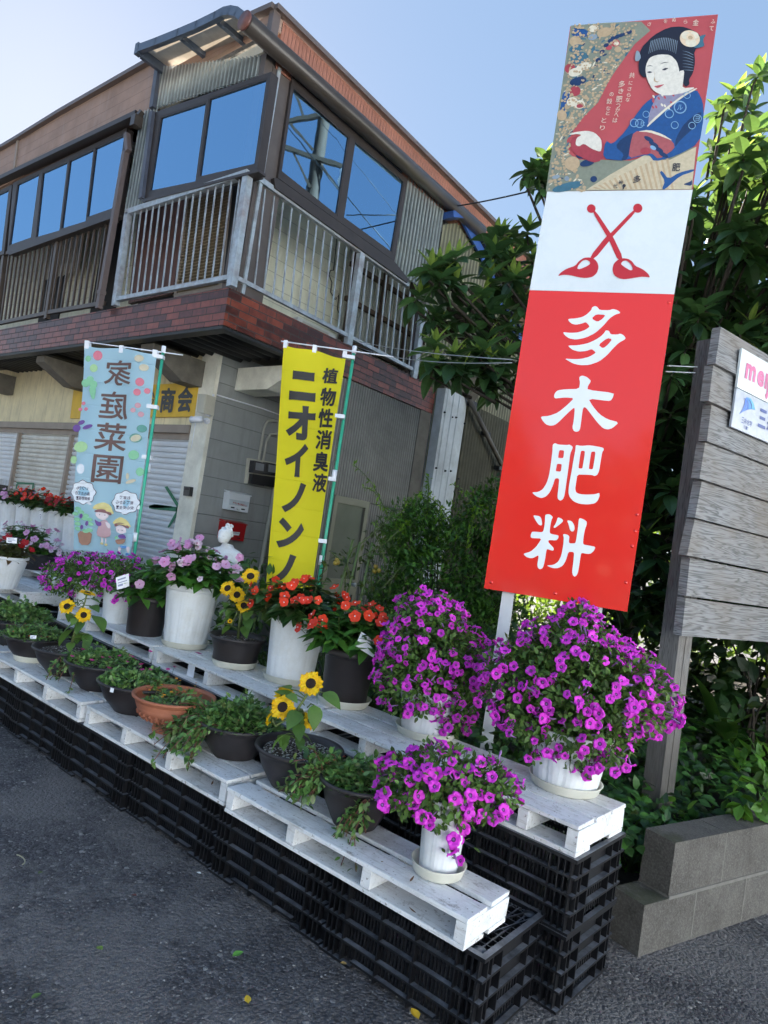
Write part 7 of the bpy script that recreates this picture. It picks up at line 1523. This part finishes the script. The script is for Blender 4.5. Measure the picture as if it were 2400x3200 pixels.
# ------------------------------------------------------------------ small things: wires, fallen leaves, the utility pole seen in the window
def wire(lab, pts, r_=.006, m='wire', sag=.05):
    b = MB(); p, q = map(np.array, pts); T = np.linspace(0, 1, 14); b.tube([p+(q-p)*s-np.array([0, 0, sag*4*s*(1-s)]) for s in T], r_, 5); tag(b.build('wire', M[m]), lab, 'wire')
wire('dark service cable from the gutter to the loquat tree', (R_('m', 575, 480, .12), PD(*px('m', 1700, 230), 6.6)), .009, 'wire', .02)
wire('upper of the thin pale wires between the balcony and the tall sign', (PX(*px('e', 835, 750), XC+.02), SP(-.05)(1600, 1124)), .003, 'wirew', .03)
wire('lower of the thin pale wires between the balcony and the tall sign', (PX(*px('e', 860, 795), XC+.02), SP(-.05)(1600, 1134)), .003, 'wirew', .06)
p1, p2 = BP('n', 130, 650, .0), BP('n', 100, 732, .0)
wire('upper thin wire from the tall sign to the billboard post', (SP(-.05)(2085, 1143), p1), .003, 'wirew', 0); wire('lower thin wire from the tall sign to the billboard post', (SP(-.05)(2080, 1161), p2), .003, 'wirew', 0)
fl_ = [((310, 2973), '#6d8a35', 'curled green leaf on the asphalt', .022), ((742, 2991), '#5f9a3c', 'fresh green leaf on the asphalt', .028), ((772, 3133), '#c9a92a', 'round yellow leaf on the asphalt', .022), ((620, 2735), '#c9d2d6', 'scrap of white paper near the crates', .014), ((125, 2735), '#5c6a3a', 'small olive leaf on the asphalt', .018), ((418, 2806), '#5c2a22', 'reddish dry leaf on the asphalt', .018), ((112, 3123), '#4d6a30', 'dull green leaf near the bottom left', .02), ((1295, 3178), '#c8a428', 'yellow leaf near the front crate corner', .03), ((1072, 3020), '#a58a55', 'tan leaf beside the crates', .018)]
for i, (q, c, lab, s) in enumerate(fl_):
    p = PZ(*q, .012); b = MB(); V, F = leaf_shape(1, .7, 4, .35, -.15); a_ = i*1.3; Rm = np.array([[math.cos(a_), -math.sin(a_), 0], [math.sin(a_), math.cos(a_), 0], [0, 0, 1]]); b.add((V-[.5, 0, 0])*s*1.45@Rm.T+[0, 0, .008], F)
    o = b.build('fallen_leaf' if 'paper' not in lab else 'paper_scrap', plain('litter %d' % i, lin(c), .6), None); o.location = p; tag(o, lab, 'leaf' if 'paper' not in lab else 'paper', 'litter on the asphalt')
p = PZ(58, 2700, .012); b = MB(); b.tube([p+np.array([math.cos(t_)*.05-.03, math.sin(t_)*.03, .004]) for t_ in np.linspace(.2, 2.4, 9)], .0025, 5); tag(b.build('dry_twig', plain('dry straw', (.42, .40, .26), .7)), 'curved dry stalk on the asphalt at the left', 'twig', 'litter on the asphalt')
b = MB(); r = np.random.default_rng(21); n = 900
for i in range(n):
    q = (r.uniform(0, 1900), r.uniform(2350, 3200)); p = PZ(*q, .008)
    if p[1] > 1.9: continue
    s = r.uniform(.002, .006)*(1+.8*(r.random() < .05)); d = rdir(6, r)*s*[1, 1, .6]; V = np.array([(s, 0, 0), (0, s*.8, 0), (-s*.9, 0, 0), (0, -s, 0), (0, 0, s*.5), (0, 0, -s*.4)])+d*.25+p; b.add(V, [(0, 1, 4), (1, 2, 4), (2, 3, 4), (3, 0, 4), (1, 0, 5), (2, 1, 5), (3, 2, 5), (0, 3, 5)], int(r.random() < .3))
tag(b.build('loose_grit', [plain('grey grit', (.10, .10, .105), .85, .5, 90), plain('pale grit', (.30, .30, .30), .85, .3, 90)]), 'loose grit scattered over the asphalt', 'grit', kind='stuff')
dlm = plain('dry leaf bits', (.16, .075, .03), .8, .4, 50); k_ = 0
for i, (q, z, lab) in enumerate((((1085, 2636), Z1, 'dry brown petal on the front pallet left of the petunia'), ((1280, 2758), Z1, 'dry brown petal before the slender pot saucer'), ((1300, 2856), ZF+.018, 'curled brown bit on the lower board of the end pallet'), ((1196, 2694), Z1, 'dry brown petal on the deck above the middle stringer'), ((790, 2355), Z1, 'dry leaf bit under the spilling purslane'), ((660, 2455), ZF+.018, 'dry leaf bit on the lower board of the middle pallet'))):
    p = PZ(*q, z); b = MB(); V, F = leaf_shape(1, .3, 4, .4, -.4); b.add(V*.028, F); o = b.build('dry_petal', dlm); o.location = p+np.array([0, 0, .003]); o.rotation_euler = (0, 0, i*1.7); tag(o, lab, 'petal', 'litter on the pallets')
# utility pole across the street: the right window mirrors it
def RF(x, y, T):
    d = ray(*px('c', x, y)); P0 = R_('c', x, y, -.03); t_ = np.linalg.norm(P0-CP)/np.linalg.norm(d); q = d*[-1, 1, 1]; return P0+q*(T-t_)
up_ = thing('utility_pole', 'concrete utility pole with steel cross arms across the street', 'utility pole', tuple(np.r_[RF(590, 860, 17)[:2], 0])); P0 = RF(590, 860, 17)
b = MB(); b.tube([(P0[0], P0[1], 0), (P0[0], P0[1], P0[2]+9)], [.20, .13], 20); part(b, 'pole', 'galvpole', up_)
for (p, q) in (((380, 752), (785, 888)), ((405, 585), (650, 540))): b = MB(); b.bar(RF(*p, 16.8), RF(*q, 16.8), .10, .10); part(b, 'cross_arm', 'galvpole', up_)
b = MB()
for p, q in (((440, 380), (505, 550)), ((415, 590), (560, 770)), ((440, 790), (545, 1010)), ((620, 870), (760, 1060))): b.bar(RF(*p, 16.8), RF(*q, 16.8), .05, .05)
part(b, 'brace', 'galvpole', up_)
b = MB(); q = RF(750, 945, 16.8); b.tube([q+[0, 0, .25], q+[0, 0, .15], q+[0, 0, .05], q-[0, 0, .1], q-[0, 0, .25]], [.03, .09, .05, .09, .04], 10); part(b, 'insulator', 'whitep', up_)
for lab, p, q in (('street cable mirrored in the upper left of the window', (400, 620), (760, 1060)), ('street cable mirrored across both panes', (600, 860), (1085, 1430)), ('street cable mirrored low in the right pane', (780, 1190), (1150, 1190)), ('street cable mirrored thinly in the left pane', (450, 380), (1100, 1180))):
    b = MB(); b.tube([RF(*p, 16), RF(*q, 16)], .014 if 'thin' not in lab else .006, 5); tag(b.build('street_cable', M['wire']), lab, 'cable', 'street cables')
wire('thin white cable hanging down the pillar from the security camera', (PY(*px('u', 1220, 1030), YS-.06), PY(*px('u', 1115, 1660), YS-.06)), .004, 'white', .01)
